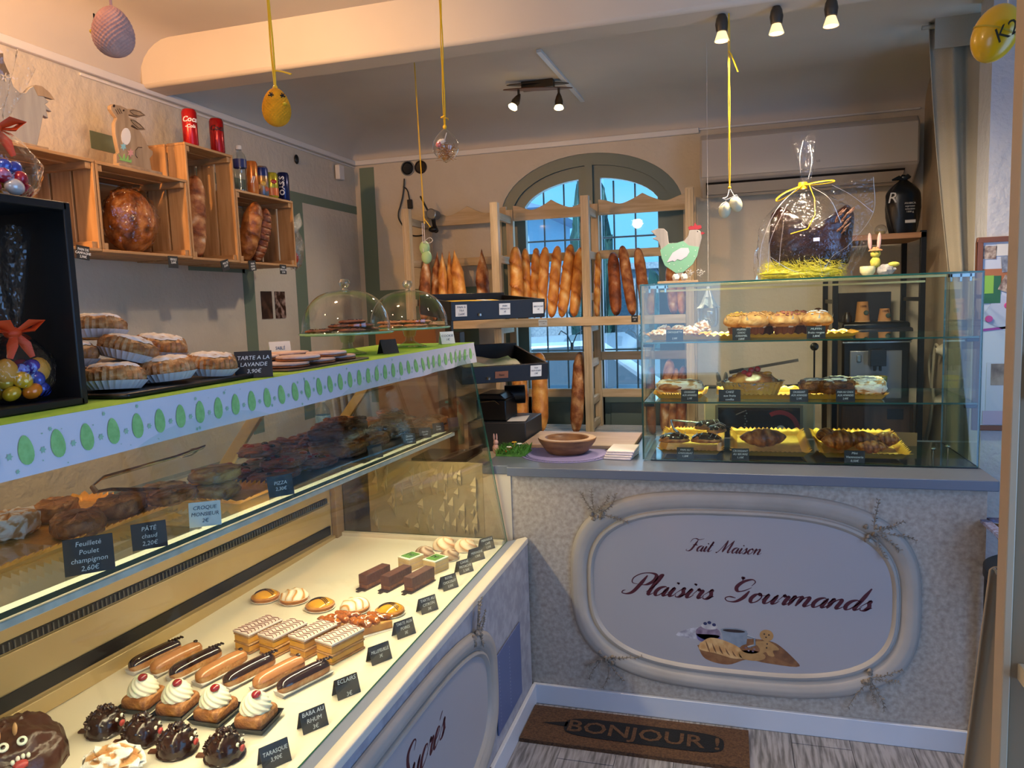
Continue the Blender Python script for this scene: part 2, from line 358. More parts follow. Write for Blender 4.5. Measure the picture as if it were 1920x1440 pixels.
# left wall
struct(MB().box(XL - .12, XL, -1.25, YB + .2, 0, 2.8).build('wall_left', plaster, smooth=0)); WL = C.objects['wall_left']
mb = MB()
for (y0, y1, z0, z1) in ((3.65, 3.76, 1.0, 2.255), (3.76, YB, 2.205, 2.255), (2.325, 2.75, 2.235, 2.30), (3.18, 3.27, 1.0, 1.84), (2.8, 3.2, 1.8, 1.84), (2.75, 3.65, 2.205, 2.255)):
    mb.box(XL, XL + .0015, y0, y1, z0, z1)
mb.build('painted_stripe', green, WL, smooth=0)
# back wall with arched opening
cxw, aw, bw, spr = -.795, .535, .33, 2.125
arch = [(cxw + aw * math.cos(t), spr + bw * math.sin(t)) for t in [PI * i / 28 for i in range(29)]]
mb = MB()
mb.box(XL - .1, cxw - aw, YB, YB + .3, 0, 2.8); mb.box(cxw + aw, 2.05, YB, YB + .3, 0, 2.8); mb.box(cxw - aw, cxw + aw, YB, YB + .3, 0, .55)
for i in range(28):
    (x0, z0), (x1, z1) = arch[i], arch[i + 1]
    mb.prism([(x1, z1), (x0, z0), (x0, 2.8), (x1, 2.8)], .3, o=(0, YB + .3, 0))
struct(mb.build('wall_back', plaster, smooth=0)); WBk = C.objects['wall_back']
mb = MB(); mb.box(-2.255, -2.155, YB - .0015, YB, 1.0, 2.49); mb.box(-2.155, -1.5, YB - .0015, YB, 1.15, 1.72)
mb.build('painted_stripe', green, WBk, smooth=0)
# right side of the serving area, and the wall beyond the counter
struct(MB().box(.95, 1.10, 3.86, YB, 0, 2.8).build('wall_right', M('beige_plaster', 'b8a78e', r=.85, bump=.3, bs=20), smooth=0))
struct(MB().box(.935, 2.05, 3.30, 3.45, 0, 2.8).build('wall_partition', M('rough_white_plaster', 'c9cad0', r=.85, bump=1, bs=28), smooth=0))
mb = MB(); mb.box(1.9, 2.05, 1.55, 3.3, 0, 2.8); mb.box(1.9, 2.05, -1.25, -.45, 0, 2.8); mb.box(1.9, 2.05, -.45, 1.55, 2.35, 2.8)
struct(mb.build('wall_right_shop', plaster, smooth=0))
mb = MB(); mb.box(-2.4, -.8, -1.35, -1.2, 0, 2.8); mb.box(-.1, 2.05, -1.35, -1.2, 0, 2.8); mb.box(-.8, -.1, -1.35, -1.2, 2.15, 2.8); mb.box(-.8, -.1, -1.35, -1.2, 0, .9)
struct(mb.build('wall_front', plaster, smooth=0))
# cable duct and slim moulding under the ceiling
mb = MB(); mb.box(XL, XL + .02, -1.2, YB, 2.505, 2.535); mb.box(XL, XL + .008, 2.3, YB, 2.49, 2.50)
struct(mb.build('trim_2', white_p, bevel=.003))
mb = MB(); mb.box(XL, -.17, YB - .02, YB, 2.505, 2.535); mb.box(-.17, .93, YB - .012, YB, 2.52, 2.532)
struct(mb.build('trim_3', white_p, bevel=.003))
struct(MB().bar(at(1010, 95, 'Z', 2.694), at(1122, 222, 'Z', 2.694), .022, .014).build('trim_4', white_p))
# arched window
win = struct(thing('window_1', 'x', 'x')); del win['label']; del win['category']
def ring(a1, b1, a2, b2, y0, y1, mb, t0=0, t1=PI, n=28, zb=.55):
    def cv(a, b): return [(cxw + a * math.cos(t0 + (t1 - t0) * i / n), spr + b * math.sin(t0 + (t1 - t0) * i / n)) for i in range(n + 1)]
    A, B = cv(a1, b1), cv(a2, b2)
    A = [(A[0][0], zb)] + A + [(A[-1][0], zb)]; B = [(B[0][0], zb)] + B + [(B[-1][0], zb)]
    for i in range(len(A) - 1):
        mb.prism([A[i], A[i + 1], B[i + 1], B[i]], y1 - y0, o=(0, y1, 0))
mb = MB(); ring(aw, bw, aw - .066, bw - .066, YB + .01, YB + .09, mb); mb.build('window_frame', frame_green, win, smooth=30)
for sx in (-1, 1):
    mb = MB(); xo, xi = sx * (aw - .052), sx * .004
    # sash: stiles, arched head, bottom panel
    a0, b0 = aw - .052, bw - .052; xp, xq = sx * .078, sx * (a0 - .075)
    def top(x, a, b): return spr + b * math.sqrt(max(0, 1 - (x / a) ** 2))
    xs_ = [xi + (xo - xi) * i / 16 for i in range(17)]
    for i in range(16):
        xa, xb = xs_[i], xs_[i + 1]
        def low(x): return max(spr - .0, top(x, a0 - .07, b0 - .07)) if abs(x) < abs(xq) and abs(x) > abs(xp) else .6
        inside = abs((xa + xb) / 2) > abs(xp) and abs((xa + xb) / 2) < abs(xq)
        za, zb2 = (top(xa, a0 - .072, b0 - .085), top(xb, a0 - .072, b0 - .085)) if inside else (.6, .6)
        mb.prism([(xa, za), (xb, zb2), (xb, top(xb, a0, b0)), (xa, top(xa, a0, b0))], .045, o=(cxw, YB + .075, 0))
    x0, x1 = sorted((xp, xq)); mb.box(cxw + x0 - .03, cxw + x1 + .03, YB + .03, YB + .075, .6, 1.06)
    s_ = mb.build('sash', frame_green, win, smooth=0)
    m2 = MB(); m2.box(cxw + x0 + .02, cxw + x1 - .02, YB + .022, YB + .03, .7, 1.0); m2.build('raised_panel', frame_green, s_, bevel=.004)
    g = MB(); pts = [(x0, 1.05)] + [(x1, 1.05)] + [(x1 + (x0 - x1) * i / 10, top(x1 + (x0 - x1) * i / 10, a0 - .072, b0 - .085)) for i in range(11)]
    g.prism(pts, .004, o=(cxw, YB + .055, 0)); g.build('pane', glass, s_, smooth=0)
m2 = MB(); m2.box(cxw - .022, cxw + .022, YB + .005, YB + .03, .6, spr + bw - .06); m2.tube([(cxw, YB - .01, 1.05), (cxw, YB - .01, 1.2)], .007); m2.box(cxw - .012, cxw + .012, YB - .005, YB + .01, 1.08, 1.17)
m2.build('window_latch_bar', frame_green, win)
m2 = MB(); m2.box(cxw - aw - .02, cxw + aw + .02, YB - .04, YB + .02, .51, .55); m2.build('window_sill', frame_green, win, bevel=.004)
# wrought-iron grille outside
gm = MB(); iron = M('grey_iron', '5d6672', r=.5)
for x in (-1.26, -1.13, -1.0, -.87, -.69, -.56, -.42, -.33): gm.tube([(x, YB + .27, .5), (x, YB + .27, 2.33 if x not in (-1.0, -.56) else 2.45)], .006, 6)
for z in (1.0, 1.30, 1.99): gm.tube([(cxw - aw, YB + .27, z), (cxw + aw, YB + .27, z)], .006, 6)
for x in (-.97, -.545):
    for s in (-1, 1): gm.tube([(x, YB + .26, 1.33), (x + s * .03, YB + .26, 1.40), (x + s * .07, YB + .26, 1.425), (x + s * .085, YB + .26, 1.40)], .004, 6)
    gm.box(x - .009, x + .009, YB + .25, YB + .27, 1.30, 1.35)
tag(gm.build('window_grille', iron), 'wrought iron window grille with scrolls outside the arched window', 'grille')
# street outside
struct(MB().box(-9, 9, 4.72, 16, -.1, -.02).build('ground', M('asphalt', '8b8f96', 'a0a5ac', sc=20, r=.9)))
sw = M('stone_render', 'bcc6d2', '9aa8ba', sc=40, r=.9, bump=.5, bs=30)
mb = MB(); mb.box(-6, .6, 8.6, 9.0, 0, 1.95); mb.box(-6, .6, 8.55, 9.05, 1.95, 2.02)
tag(mb.build('garden_wall', sw), 'grey stone garden wall seen through the arched window', 'wall')
mb = MB(); mb.box(-6.5, -2.9, 11, 14, 0, 3.0)
mb.prism([(-6.8, 3.0), (-2.6, 3.0), (-4.7, 3.7)], 3.4, o=(0, 14.2, 0), mi=1)
hs = mb.build('house', [M('house_render', 'a9c4d8', r=.9), M('roof_tiles', '8aa0c0', r=.8)]); tag(hs, 'pale house across the street beyond the garden wall', 'house')
for x in (-5.6, -4.6, -3.7): MB().box(x, x + .5, 10.95, 11.0, 1.6, 2.6).build('shutter', M('blue_shutters', '4a78a8', r=.6), hs)
def tree(x, y, h, r, label, seed, cone=True):
    t = thing('cypress_tree' if cone else 'shrub', label, 'tree' if cone else 'shrub', (x, y, -.02))
    tm = MB(); tm.tube([(0, 0, -.05), (0, 0, h * .3)], r * .2); tm.build('trunk', M('bark', '4a3c30', r=.9), t)
    f = MB(); f.blob((0, 0, h * .55), (r, r, h * .48), .35, 6, seed, n=40, o=4)
    rr = random.Random(seed)
    for i in range(260):
        a, q, zz = rr.uniform(0, 6.28), rr.uniform(.75, 1.12), rr.uniform(-.98, .98); k = math.sqrt(1 - zz * zz) * r * q
        p = V((k * math.cos(a), k * math.sin(a), h * .55 + zz * h * .47)); s = r * .13
        f.add([p, p + V((rr.uniform(-s, s), rr.uniform(-s, s), s * 1.6)), p + V((s, rr.uniform(-s, s), s * .3))], [(0, 1, 2)])
    f.build('foliage', M('cypress_green', '2d5a50', '1e4048', sc=5, r=.9), t, smooth=0)
tree(-1.45, 8.1, 2.95, .22, 'dark cypress behind the right pane of the arched window', 3)
tree(-2.62, 8.1, 2.35, .17, 'short dark cypress seen low in the left pane of the arched window', 5)
tree(-.60, 8.0, 1.9, .33, 'round leafy shrub in front of the garden wall at right of the window', 9, False)
car = thing('parked_car', 'blue-grey car parked outside behind the bread rack', 'car', (-1.7, 6.6, -.02))
mb = MB(); prof = [(-1.9, .25), (-1.9, .75), (-1.5, .88), (-.9, .92), (-.5, 1.28), (.7, 1.32), (1.25, .95), (1.75, .85), (1.85, .5), (1.85, .25)]
mb.prism(prof, 1.5, o=(0, .75, 0)); mb.build('body', M('car_paint', 'a4b4c8', r=.2, coat=.6), car, bevel=.05)
mb = MB(); mb.prism([(-.8, .93), (-.45, 1.24), (.1, 1.26), (.1, .93)], .01, o=(0, -.755, 0)); mb.prism([(.16, .93), (.16, 1.26), (.66, 1.28), (1.1, .95)], .01, o=(0, -.755, 0)); mb.build('side_window', M('car_glass', '66788c', r=.08), car)
for x in (-1.2, 1.2): MB().lathe([(0, -.1), (.3, -.1), (.3, .1), (0, .1)], 20).build('wheel', black_p, car, (x, -.68, .3), (PI / 2, 0, 0))
for x, l in ((-1.12, 'grey wheelie bin outside, left of the other bin'), (-.62, 'grey wheelie bin outside, right of the other bin')):
    b = thing('wheelie_bin', l, 'bin', (x, 5.35, -.02), 0, 'bins in the street')
    MB().prism([(-.17, .0), (.17, .0), (.2, .95), (-.2, .95)], .42, o=(0, .21, 0)).build('bin_body', M('bin_grey', '8a94a4', r=.5), b, bevel=.02)
    MB().box(-.22, .22, -.25, .25, .95, 1.0).build('bin_lid', M('bin_lid', '76808f', r=.4), b, bevel=.02)
# ------------------------------------------------------------ serving counter
stone = M('mottled_stone_print', '9a8c7e', 'bab0a4', sc=60, r=.6, bump=.05, bs=60, lo=.3, hi=.7, detail=10)
grey_top = M('grey_laminate', '626a79', r=.3)
ctr = thing('service_counter', 'stone-patterned shop counter with grey worktop and ornate oval frame', 'counter', (0, 0, 0))
MB().box(-.955, .815, 2.785, 3.40, 0, .935).build('body', stone, ctr, smooth=0)
mb = MB(); mb.prism([(-.955, 2.772), (-.845, 2.772), (-.845, 2.745), (.838, 2.745), (.838, 3.475), (-.955, 3.475)], .036, o=(0, 0, .936), ux=(1, 0, 0), uy=(0, 1, 0)); mb.build('worktop', grey_top, ctr, bevel=.003)
MB().box(-.955, -.84, 2.779, 2.785, .5, .935).build('end_strip', M('cream_laminate', 'cdbfa9', r=.5), ctr, smooth=0)
mb = MB(); mb.box(-.775, .815, 2.768, 2.784, 0, .082); mb.box(.80, .818, 2.768, 3.3, 0, .082)
struct(mb.build('baseboard_counter', white_paint, bevel=.003))
struct(MB().box(-.776, -.760, .0, 2.77, 0, .082).build('baseboard_left', white_paint, bevel=.003))
fr_m = M('frame_moulding', 'aca39a', '9f968c', sc=5, r=.55)
fr_p = M('frame_panel', 'a39ea0', r=.5)
def medallion(parent, cx, cz_, a, b, prof, to3, nexp=3.4, n=120):
    """moulded oval frame: prof is (inset, relief); to3 maps (u, v, out) to space"""
    mb = MB()
    def f(u, v):
        t = 2 * PI * u; k = v * (len(prof) - 1); i = min(int(k), len(prof) - 2); w = k - i
        ins = prof[i][0] * (1 - w) + prof[i + 1][0] * w; out = prof[i][1] * (1 - w) + prof[i + 1][1] * w
        c, s = math.cos(t), math.sin(t); e = 2 / nexp
        x = (a - ins) * math.copysign(abs(c) ** e, c); z = (b - ins) * math.copysign(abs(s) ** e, s)
        return to3(cx + x, cz_ + z, out)
    mb.surf(f, n, len(prof) * 3 - 2, cu=True); o = mb.build('oval_frame', fr_m, parent, smooth=50)
    ins = prof[-1][0]; e = 2 / nexp; P = []
    for i in range(96):
        t = 2 * PI * i / 96; c, s = math.cos(t), math.sin(t)
        P.append(to3(cx + (a - ins) * math.copysign(abs(c) ** e, c), cz_ + (b - ins) * math.copysign(abs(s) ** e, s), .001))
    m = MB(); m.add(P, [tuple(range(96))]); m.build('oval_panel', fr_p, parent, smooth=0)
FP = [(0, 0), (.002, .008), (.012, .017), (.03, .019), (.05, .014), (.062, .006), (.066, .001), (.069, .001), (.073, .010), (.081, .012), (.087, .007), (.092, .001)]
c3 = lambda u, v, o: (u, 2.784 - o, v)
medallion(ctr, .008, .512, .618, .385, FP, c3, 3.0)
def sprig(to3, c, ang, L, seed, name, parent):
    rr = random.Random(seed); mb = MB(); cu, cv = c
    def P(u, v, o): return V(to3(u, v, o))
    for br in range(5):
        a = ang + (-1.1, -.5, 0, .55, 1.15)[br] + rr.uniform(-.15, .15); l = L * rr.uniform(.7, 1.15); pts = []
        u, v = cu, cv
        for k in range(9):
            a += rr.uniform(-.22, .22); u += math.cos(a) * l / 9; v += math.sin(a) * l / 9; pts.append((u, v, a))
        mb.tube([P(p[0], p[1], .018) for p in pts], [.0022 - .0001 * k for k in range(9)], 5)
        for (u1, v1, a1) in pts[1:]:
            for s in (-1, 1):
                b = a1 + s * rr.uniform(.6, 1.2); q = rr.uniform(.006, .013)
                p0 = P(u1, v1, .019); p1 = P(u1 + math.cos(b) * q, v1 + math.sin(b) * q, .022); p2 = P(u1 + math.cos(b + .5) * q * .6, v1 + math.sin(b + .5) * q * .6, .016)
                mb.add([p0, p1, p2], [(0, 1, 2)]); mb.tube([p0, p1], [.0018, .0006], 4)
    for k in range(6):
        u1, v1 = cu + rr.uniform(-.03, .03), cv + rr.uniform(-.03, .03)
        mb.blob(P(u1, v1, .016), .009, .5, 2, k, n=8)
    mb.build(name, M('antique_relief', '9a8b7a', '6f6254', sc=60, r=.6), parent)
for k, (u, v, a) in enumerate(((-.50, .79, 1.2), (.47, .77, .2), (-.47, .235, -1.6), (.46, .245, -.9))): sprig(c3, (u, v), a, .125, k + 3, 'floral_ornament', ctr)
script('Fait Maison', .050, maroon, ctr, (-.035, 2.7825, .665), width=.275, name='lettering_fait_maison', wt=.09)
script('Plaisirs Gourmands', .088, maroon, ctr, (.03, 2.7825, .482), width=.89, name='lettering_plaisirs_gourmands', wt=.095)
# painted still life: flat artwork on the panel
art = bpy.data.objects.new('painted_pastries', None); C.objects.link(art); art.parent = ctr
def paint(pts, mat, lay): 
    mb = MB(); P = [(p.x, 2.7828 - lay * .0003, p.y) for p in cr_spline([V(q) for q in pts + [pts[0]]], 5)[:-1]]
    mb.add(P, [tuple(range(len(P)))]); mb.build('painted_shape', mat, art, smooth=0)
def oval(cx, cy, a, b, n=14, r=0): return [(cx + a * math.cos(t) * math.cos(r) - b * math.sin(t) * math.sin(r), cy + a * math.cos(t) * math.sin(r) + b * math.sin(t) * math.cos(r)) for t in [2 * PI * i / n for i in range(n)]]
pc = {k: M('paint_' + k, c, c2, sc=40, r=.6) for k, c, c2 in (('tan', '7c4e2c', '94643c'), ('brown', '6b4429', '8a5c38'), ('crs', 'c08a50', 'd9ae74'), ('mug', '7c838c', '8b929b'), ('cof', '2a1c1a', '3a2826'), ('ging', 'a97c48', 'b98a52'), ('berry', '6b5468', '94808c'), ('purple', '57507c', '665e8c'), ('blue', '23264a', '2c3058'), ('white', 'c6bfba', 'a8a0a0'), ('lace', 'c8c4c8', '85808a'))}
paint([(-.20, .345), (-.13, .37), (-.09, .35), (-.10, .325), (-.20, .33)], pc['lace'], 0)
paint([(-.13, .30), (-.05, .325), (.10, .345), (.17, .31), (.232, .255), (.12, .255), (.05, .262), (-.02, .235), (-.10, .25)], pc['tan'], 0)
paint([(.10, .345), (.15, .335), (.20, .295), (.232, .255), (.16, .275), (.11, .30)], pc['brown'], 1)
paint(oval(-.09, .352, .045, .028), pc['berry'], 1); paint([(-.135, .345), (-.05, .345), (-.062, .318), (-.12, .318)], pc['purple'], 1)
paint(oval(-.085, .378, .03, .012), pc['white'], 2)
for x, z in ((-.10, .388), (-.085, .393), (-.068, .386)): paint(oval(x, z, .007, .006, 8), pc['blue'], 3)
mb = MB(); mb.add([(-.045, 2.7818, .372), (.052, 2.7818, .366), (.045, 2.7818, .305), (-.03, 2.7818, .312)], [(0, 1, 2, 3)])
mb.tube([(.05, 2.782, .355), (.075, 2.782, .348), (.076, 2.782, .322), (.052, 2.782, .312)], .004, 6); mb.build('painted_shape', pc['mug'], art, smooth=0)
paint(oval(.003, .370, .047, .010), pc['mug'], 4); paint(oval(.003, .369, .040, .006), pc['cof'], 5)
paint(oval(.118, .362, .024, .022), pc['ging'], 3); paint([(.075, .335), (.11, .34), (.125, .34), (.155, .322), (.16, .31), (.14, .305), (.145, .285), (.125, .285), (.115, .298), (.095, .288), (.08, .30), (.088, .318), (.07, .325)], pc['ging'], 3)
for x, z in ((.11, .367), (.126, .365), (.116, .355), (.12, .33), (.118, .315)): paint(oval(x, z, .003, .003, 6), pc['cof'], 5)
paint([(-.12, .31), (-.08, .335), (-.02, .325), (.03, .30), (.05, .27), (.0, .262), (-.06, .275), (-.12, .285)], pc['crs'], 4)
for k in range(6): paint([(-.10 + k * .024, .325 - k * .008), (-.095 + k * .024, .30 - k * .006), (-.084 + k * .024, .278 - k * .002), (-.089 + k * .024, .30 - k * .006)], pc['brown'], 5)
paint(oval(.06, .305, .035, .018), pc['tan'], 5); paint(oval(.065, .28, .05, .020), pc['ging'], 5)
for x, z in ((.045, .308), (.06, .312), (.075, .306), (.055, .298), (.07, .297)): paint(oval(x, z, .004, .003, 6), pc['berry'], 6)
# ------------------------------------------------------------ door mat
coir = M('coir', '6a4a30', '4a3220', sc=120, r=1, bump=1, bs=200)
ang = 0
mat = thing('door_mat', 'brown coir doormat with black speech bubble reading BONJOUR on the floor', 'doormat', (-.352, 2.615, 0), .0)
mb = MB(); mb.box(-.405, .405, -.118, .118, 0, .014)
rr = random.Random(4)
for i in range(900):
    x, y = rr.uniform(-.4, .4), rr.uniform(-.115, .115); s = .006
    mb.add([(x, y, .013), (x + rr.uniform(-s, s), y + rr.uniform(-s, s), .0150), (x + .003, y + .002, .013)], [(0, 1, 2)])
mb.build('mat_base', coir, mat, smooth=0)
dk = M('black_coir', '07080d', '0c0d14', sc=90, r=1, bump=.4, bs=200)
mb = MB(); P = []
for i in range(40):
    t = 2 * PI * i / 40; c, s = math.cos(t), math.sin(t); P.append((.03 + .29 * math.copysign(abs(c) ** .35, c), .062 * math.copysign(abs(s) ** .6, s)))
mb.prism(P, -.001, o=(0, 0, .0162), ux=(1, 0, 0), uy=(0, 1, 0)); mb.prism([(-.25, .025), (-.345, .0), (-.25, -.01)], -.001, o=(0, 0, .0162), ux=(1, 0, 0), uy=(0, 1, 0))
mb.build('speech_bubble', dk, mat, smooth=0)
text('BONJOUR !', .105, coir, mat, (.03, -.036, .0175), (0, 0, 0), bold=.012, sx=1.05, depth=.001)
# ------------------------------------------------------------ things lying on the worktop
ZC = .972
wood_b = M('olive_wood', '8a6240', '6a452b', sc=7, r=.45, st=(2, 2, 8))
o = thing('wooden_bowl', 'thick oval olive-wood bowl on the purple doily', 'bowl', (-.665, 3.03, ZC + .0035))
mb = MB(); pr_ = [(.001, 0), (.07, 0), (.085, .012), (.112, .05), (.118, .064), (.116, .067), (.088, .067), (.082, .06), (.06, .03), (.001, .026)]
mb.lathe(pr_, 40, wob=lambda t, j: 1 + .05 * math.cos(2 * t + .4) + .02 * math.cos(3 * t)); mb.build('bowl_body', wood_b, o, smooth=50)
mb = MB(); mb.lathe([(.089, .0675), (.1155, .0675)], 40, cap=False, wob=lambda t, j: 1 + .05 * math.cos(2 * t + .4) + .02 * math.cos(3 * t)); mb.build('bowl_rim', M('pale_rim_wood', 'c9ad88', 'b08c64', sc=9, r=.5), o)
mb = MB(); mb.lathe([(.001, 0), (.12, 0), (.165, 0), (.165, .002), (.12, .002), (.001, .002)], 60)
for k in range(72):
    a = 2 * PI * k / 72
    for q, r0 in ((.172, .006), (.184, .005)): mb.lathe([(r0 * .5, 0), (r0, .001), (r0, .0015), (r0 * .5, .002)], 8, c=(q * math.cos(a + q * 9), q * math.sin(a + q * 9), 0), cap=False)
mb.lathe([(.189, 0), (.193, 0), (.193, .002), (.189, .002)], 60, cap=False)
tag(mb.build('doily', M('lilac_felt', '8781b4', r=.8), loc=(-.665, 3.03, ZC + .001)), 'round lilac lace doily under the wooden bowl', 'doily')
tag(MB().box(-.89, -.40, 3.13, 3.465, ZC + .0005, ZC + .018).build('cutting_board', M('pale_board', 'c2a68e', 'b4967c', sc=4, r=.5, st=(1, 10, 1)), bevel=.003), 'thin pale wooden cutting board at the back of the worktop', 'cutting board')
for k in range(4):
    mb = MB(); mb.box(-.05, .06, -.075, .075, 0, .008)
    tag(mb.build('folded_napkin', M('white_cloth_%d' % (k % 2), ('cfc8d4', 'd8cfd0')[k % 2], r=.9), loc=(-.437 + k * .002, 3.0 + k * .003, ZC + .0005 + k * .0088), rot=(0, 0, -.12 + .03 * k), bevel=.003), ('bottom napkin', 'second napkin from the bottom', 'third napkin from the bottom', 'top napkin with a faint red check')[k] + ' in the folded stack beside the glass case', 'napkin', 'folded napkins')
mb = MB(); mb.box(-.05, .06, -.07, .075, 0, .002); mb.M = Matrix.Rotation(-.5, 4, 'Y'); mb.box(-.02, .02, -.07, .07, 0, .002)
# artificial grass with a toy rabbit
g = thing('easter_grass_patch', 'small patch of artificial grass with yellow flowers on the worktop edge', 'decoration', (-.895, 3.0, ZC + .0005))
mb = MB(); mb.box(-.055, .07, -.06, .06, 0, .008); rr = random.Random(8)
for i in range(520):
    x, y = rr.uniform(-.055, .07), rr.uniform(-.06, .06); h = rr.uniform(.02, .045); a = rr.uniform(0, 6.28); w = .0016; dx, dy = math.cos(a) * h * .5, math.sin(a) * h * .5
    mb.add([(x - w, y, .006), (x + w, y, .006), (x + dx * .4, y + dy * .4, h * .7), (x + dx, y + dy, h)], [(0, 1, 2), (2, 1, 3)])
mb.build('grass_blades', M('grass_green', '2f6a1c', '4f8a30', sc=30, r=.6), g, smooth=0)
for x, y, z, m_ in ((.01, 0, .05, 'e8b020'), (.03, .01, .042, 'f0f0e8'), (-.005, -.03, .035, 'f4efe0')):
    mb = MB(); [mb.blob((x + .007 * math.cos(a), y + .007 * math.sin(a), z), (.005, .005, .002), n=8) for a in (0, 1.26, 2.5, 3.8, 5)]; mb.tube([(x, y, .005), (x, y, z)], .001, 4); mb.build('flower', M('petal' + m_, m_, r=.6), g)
for k, (x, y, rz) in enumerate(((-.035, -.04, .5), (-.02, -.045, .9))):
    mb = MB(); mb.tube([(0, 0, 0), (.012, 0, .004), (.03, 0, .01), (.04, 0, .014)], [.001, .004, .006, .002], 8); mb.build('carrot', M('carrot_orange', 'd9651c', r=.5), g, (x, y, .015), (0, 0, rz))
rb = thing('rabbit_figurine', 'tiny pink rabbit figurine standing by the artificial grass', 'figurine', (-.965, 2.99, ZC + .0005))
pinkf = M('pale_pink_resin', 'd3a79a', 'c0948a', sc=40, r=.6)
mb = MB(); mb.blob((0, 0, .022), (.014, .013, .022), .1, 3, n=14); mb.blob((.002, -.002, .05), (.011, .011, .012), n=12); mb.build('body', pinkf, rb)
for s in (-1, 1): mb = MB(); mb.blob((.006 * s, 0, .072), (.004, .0025, .016), n=10); mb.build('ear', pinkf, rb)
# ------------------------------------------------------------ refrigerated display case along the left
ZB_, ZSH, ZT = .66, 1.131, 1.452
Y0, Y1 = .45, 2.765
SL = .0237; SHR = Matrix(((1, 0, 0, 0), (0, 1, 0, 0), (0, -SL, 1, SL * 2.73), (0, 0, 0, 1)))
cream_l = M('cream_laminate', 'cdbfa9', r=.5)
gpanel = M('warm_metal_panel', 'c2a878', 'b89c68', sc=3, r=.35, m=.35)
rc = thing('refrigerated_display_case', 'long glass-fronted pastry display case with slanted glass and printed front', 'display case')
mb = MB(); mb.box(-1.62, -.776, Y0, Y1, .0, .648); mb.box(-.820, -.776, Y0, Y1, .648, .6635); mb.build('body', M('grey_stone_print', '8d8d96', 'a2a2aa', sc=24, r=.6, lo=.4, hi=.62, detail=8), rc, smooth=0)
mb = MB(); mb.prism([(-.774, .664), (-.774, .684), (-.784, .688), (-.820, .678), (-.820, .664)], Y1 - Y0 + .004, o=(0, Y1 + .004, 0)); mb.build('ledge', M('cream_ledge', 'd8cdbb', r=.35), rc, bevel=.002)
mb = MB(); mb.prism([(-.8205, .649), (-.8205, .6765), (-.864, .666), (-.864, .649)], Y1 - Y0 + .002, o=(0, Y1 + .002, 0)); mb.build('glass_rail', M('blue_grey_rail', '8a92a8', r=.3), rc)
MB().box(-1.60, -.8645, Y0, Y1, .6485, ZB_).build('display_bed', M('cream_bed', 'e6dcc8', r=.28), rc, smooth=0)
mb = MB(); mb.box(-1.64, -1.60, Y0, 2.70, ZB_, 1.10); mb.M = SHR; mb.box(-1.60, -1.585, Y0, 2.70, ZB_ - .03, .672); mb.box(-1.60, -1.590, Y0, 2.68, .722, .811); mb.box(-1.60, -1.590, Y0, 2.68, .842, 1.0); mb.build('back_panel', gpanel, rc, bevel=.002)
mb = MB(); mb.M = SHR; mb.box(-1.60, -1.594, Y0, 2.68, .680, .716); mb.box(-1.60, -1.594, Y0, 2.66, .815, .838)
mb.build('air_vent', black_m, rc, smooth=0)
mb = MB(); mb.M = SHR
for i in range(150): y = Y0 + .02 + i * .0147; mb.box(-1.594, -1.591, y, y + .003, .817, .836)
o = mb.build('vent_slats', M('grey_slats', '57524a', r=.4), rc, smooth=0); o['kind'] = 'stuff'
mb = MB(); mb.box(-1.60, -1.575, 2.70, Y1, ZB_, .93); mb.build('corner_post', M('brown_post', '8c6f4c', r=.5), rc, bevel=.002)
mb = MB(); mb.box(-1.585, -.87, 2.735, 2.765, .655, .675); mb.build('end_sill', cream_l, rc, bevel=.002)
mb = MB(); mb.M = SHR; mb.pane(-1.52, -1.03, Y0, 2.74, ZSH - .010, ZSH, 0, 1).build('glass_shelf', [glass, M('shelf_edge_green', '1b3a30', r=.2)], rc, smooth=0)
mb = MB(); mb.M = SHR; mb.box(-1.090, -1.036, Y0, 2.70, ZSH - .030, ZSH - .0165).build('light_rail', M('marbled_alu', 'b9b0a4', 'cfc8be', sc=30, r=.35), rc, bevel=.002)
mb = MB(); mb.M = SHR; mb.box(-1.088, -1.046, Y0, 2.69, ZSH - .0160, ZSH - .0135); mb.build('light_strip', M('led_strip', 'ffe0b0', emit=2.2), rc)
lamp('AREA', 'case_led', (-1.06, 1.6, 1.093), 15, (1.0, .76, .48), (.03, 2.2), (-1.12, 1.6, .3)).rotation_euler = (0, -.12, 0)
for y in (1.30, 2.42):
    mb = MB(); mb.M = SHR; mb.prism([(-1.50, ZSH-.011), (-1.08, ZSH-.011), (-1.08, ZSH-.025), (-1.46, 1.06), (-1.60, 1.06), (-1.60, 1.08)], .01, o=(0, y, 0))
    mb.build('shelf_bracket', gold_al, rc, bevel=.001)
for y in (1.02, 1.93, 2.62):
    mb = MB(); mb.bar((-1.53, y, 1.10), (-1.27, y + .0, 1.425), .035, .02, up=(0, 1, 0)); mb.build('slanted_post', gold_al, rc, bevel=.002)
MB().box(-1.37, -.984, Y0, 2.80, 1.430, 1.452).build('top_board', M('pale_top_board', 'b5a488', r=.5), rc, bevel=.002)
mb = MB(); d = V((-.985 + .862, 0, 1.41 - .668)).normalized()
for (ya, yb) in ((Y0, 2.762),):
    a, b = V((-.862, ya, .668)), V((-.985, ya, 1.42)); n = V((.005, 0, .0008)); c, e = V((-.862, yb, .668)), V((-.985, yb, 1.42))
    for q, mi in (((a, b, e, c), 0), ((a + n, b + n, e + n, c + n), 0), ((a, b, b + n, a + n), 1), ((c, e, e + n, c + n), 1), ((a, c, c + n, a + n), 1)): mb.add(q, [(0, 1, 2, 3)], mi)
mb.build('front_glass', [glass, gedge], rc, smooth=0)
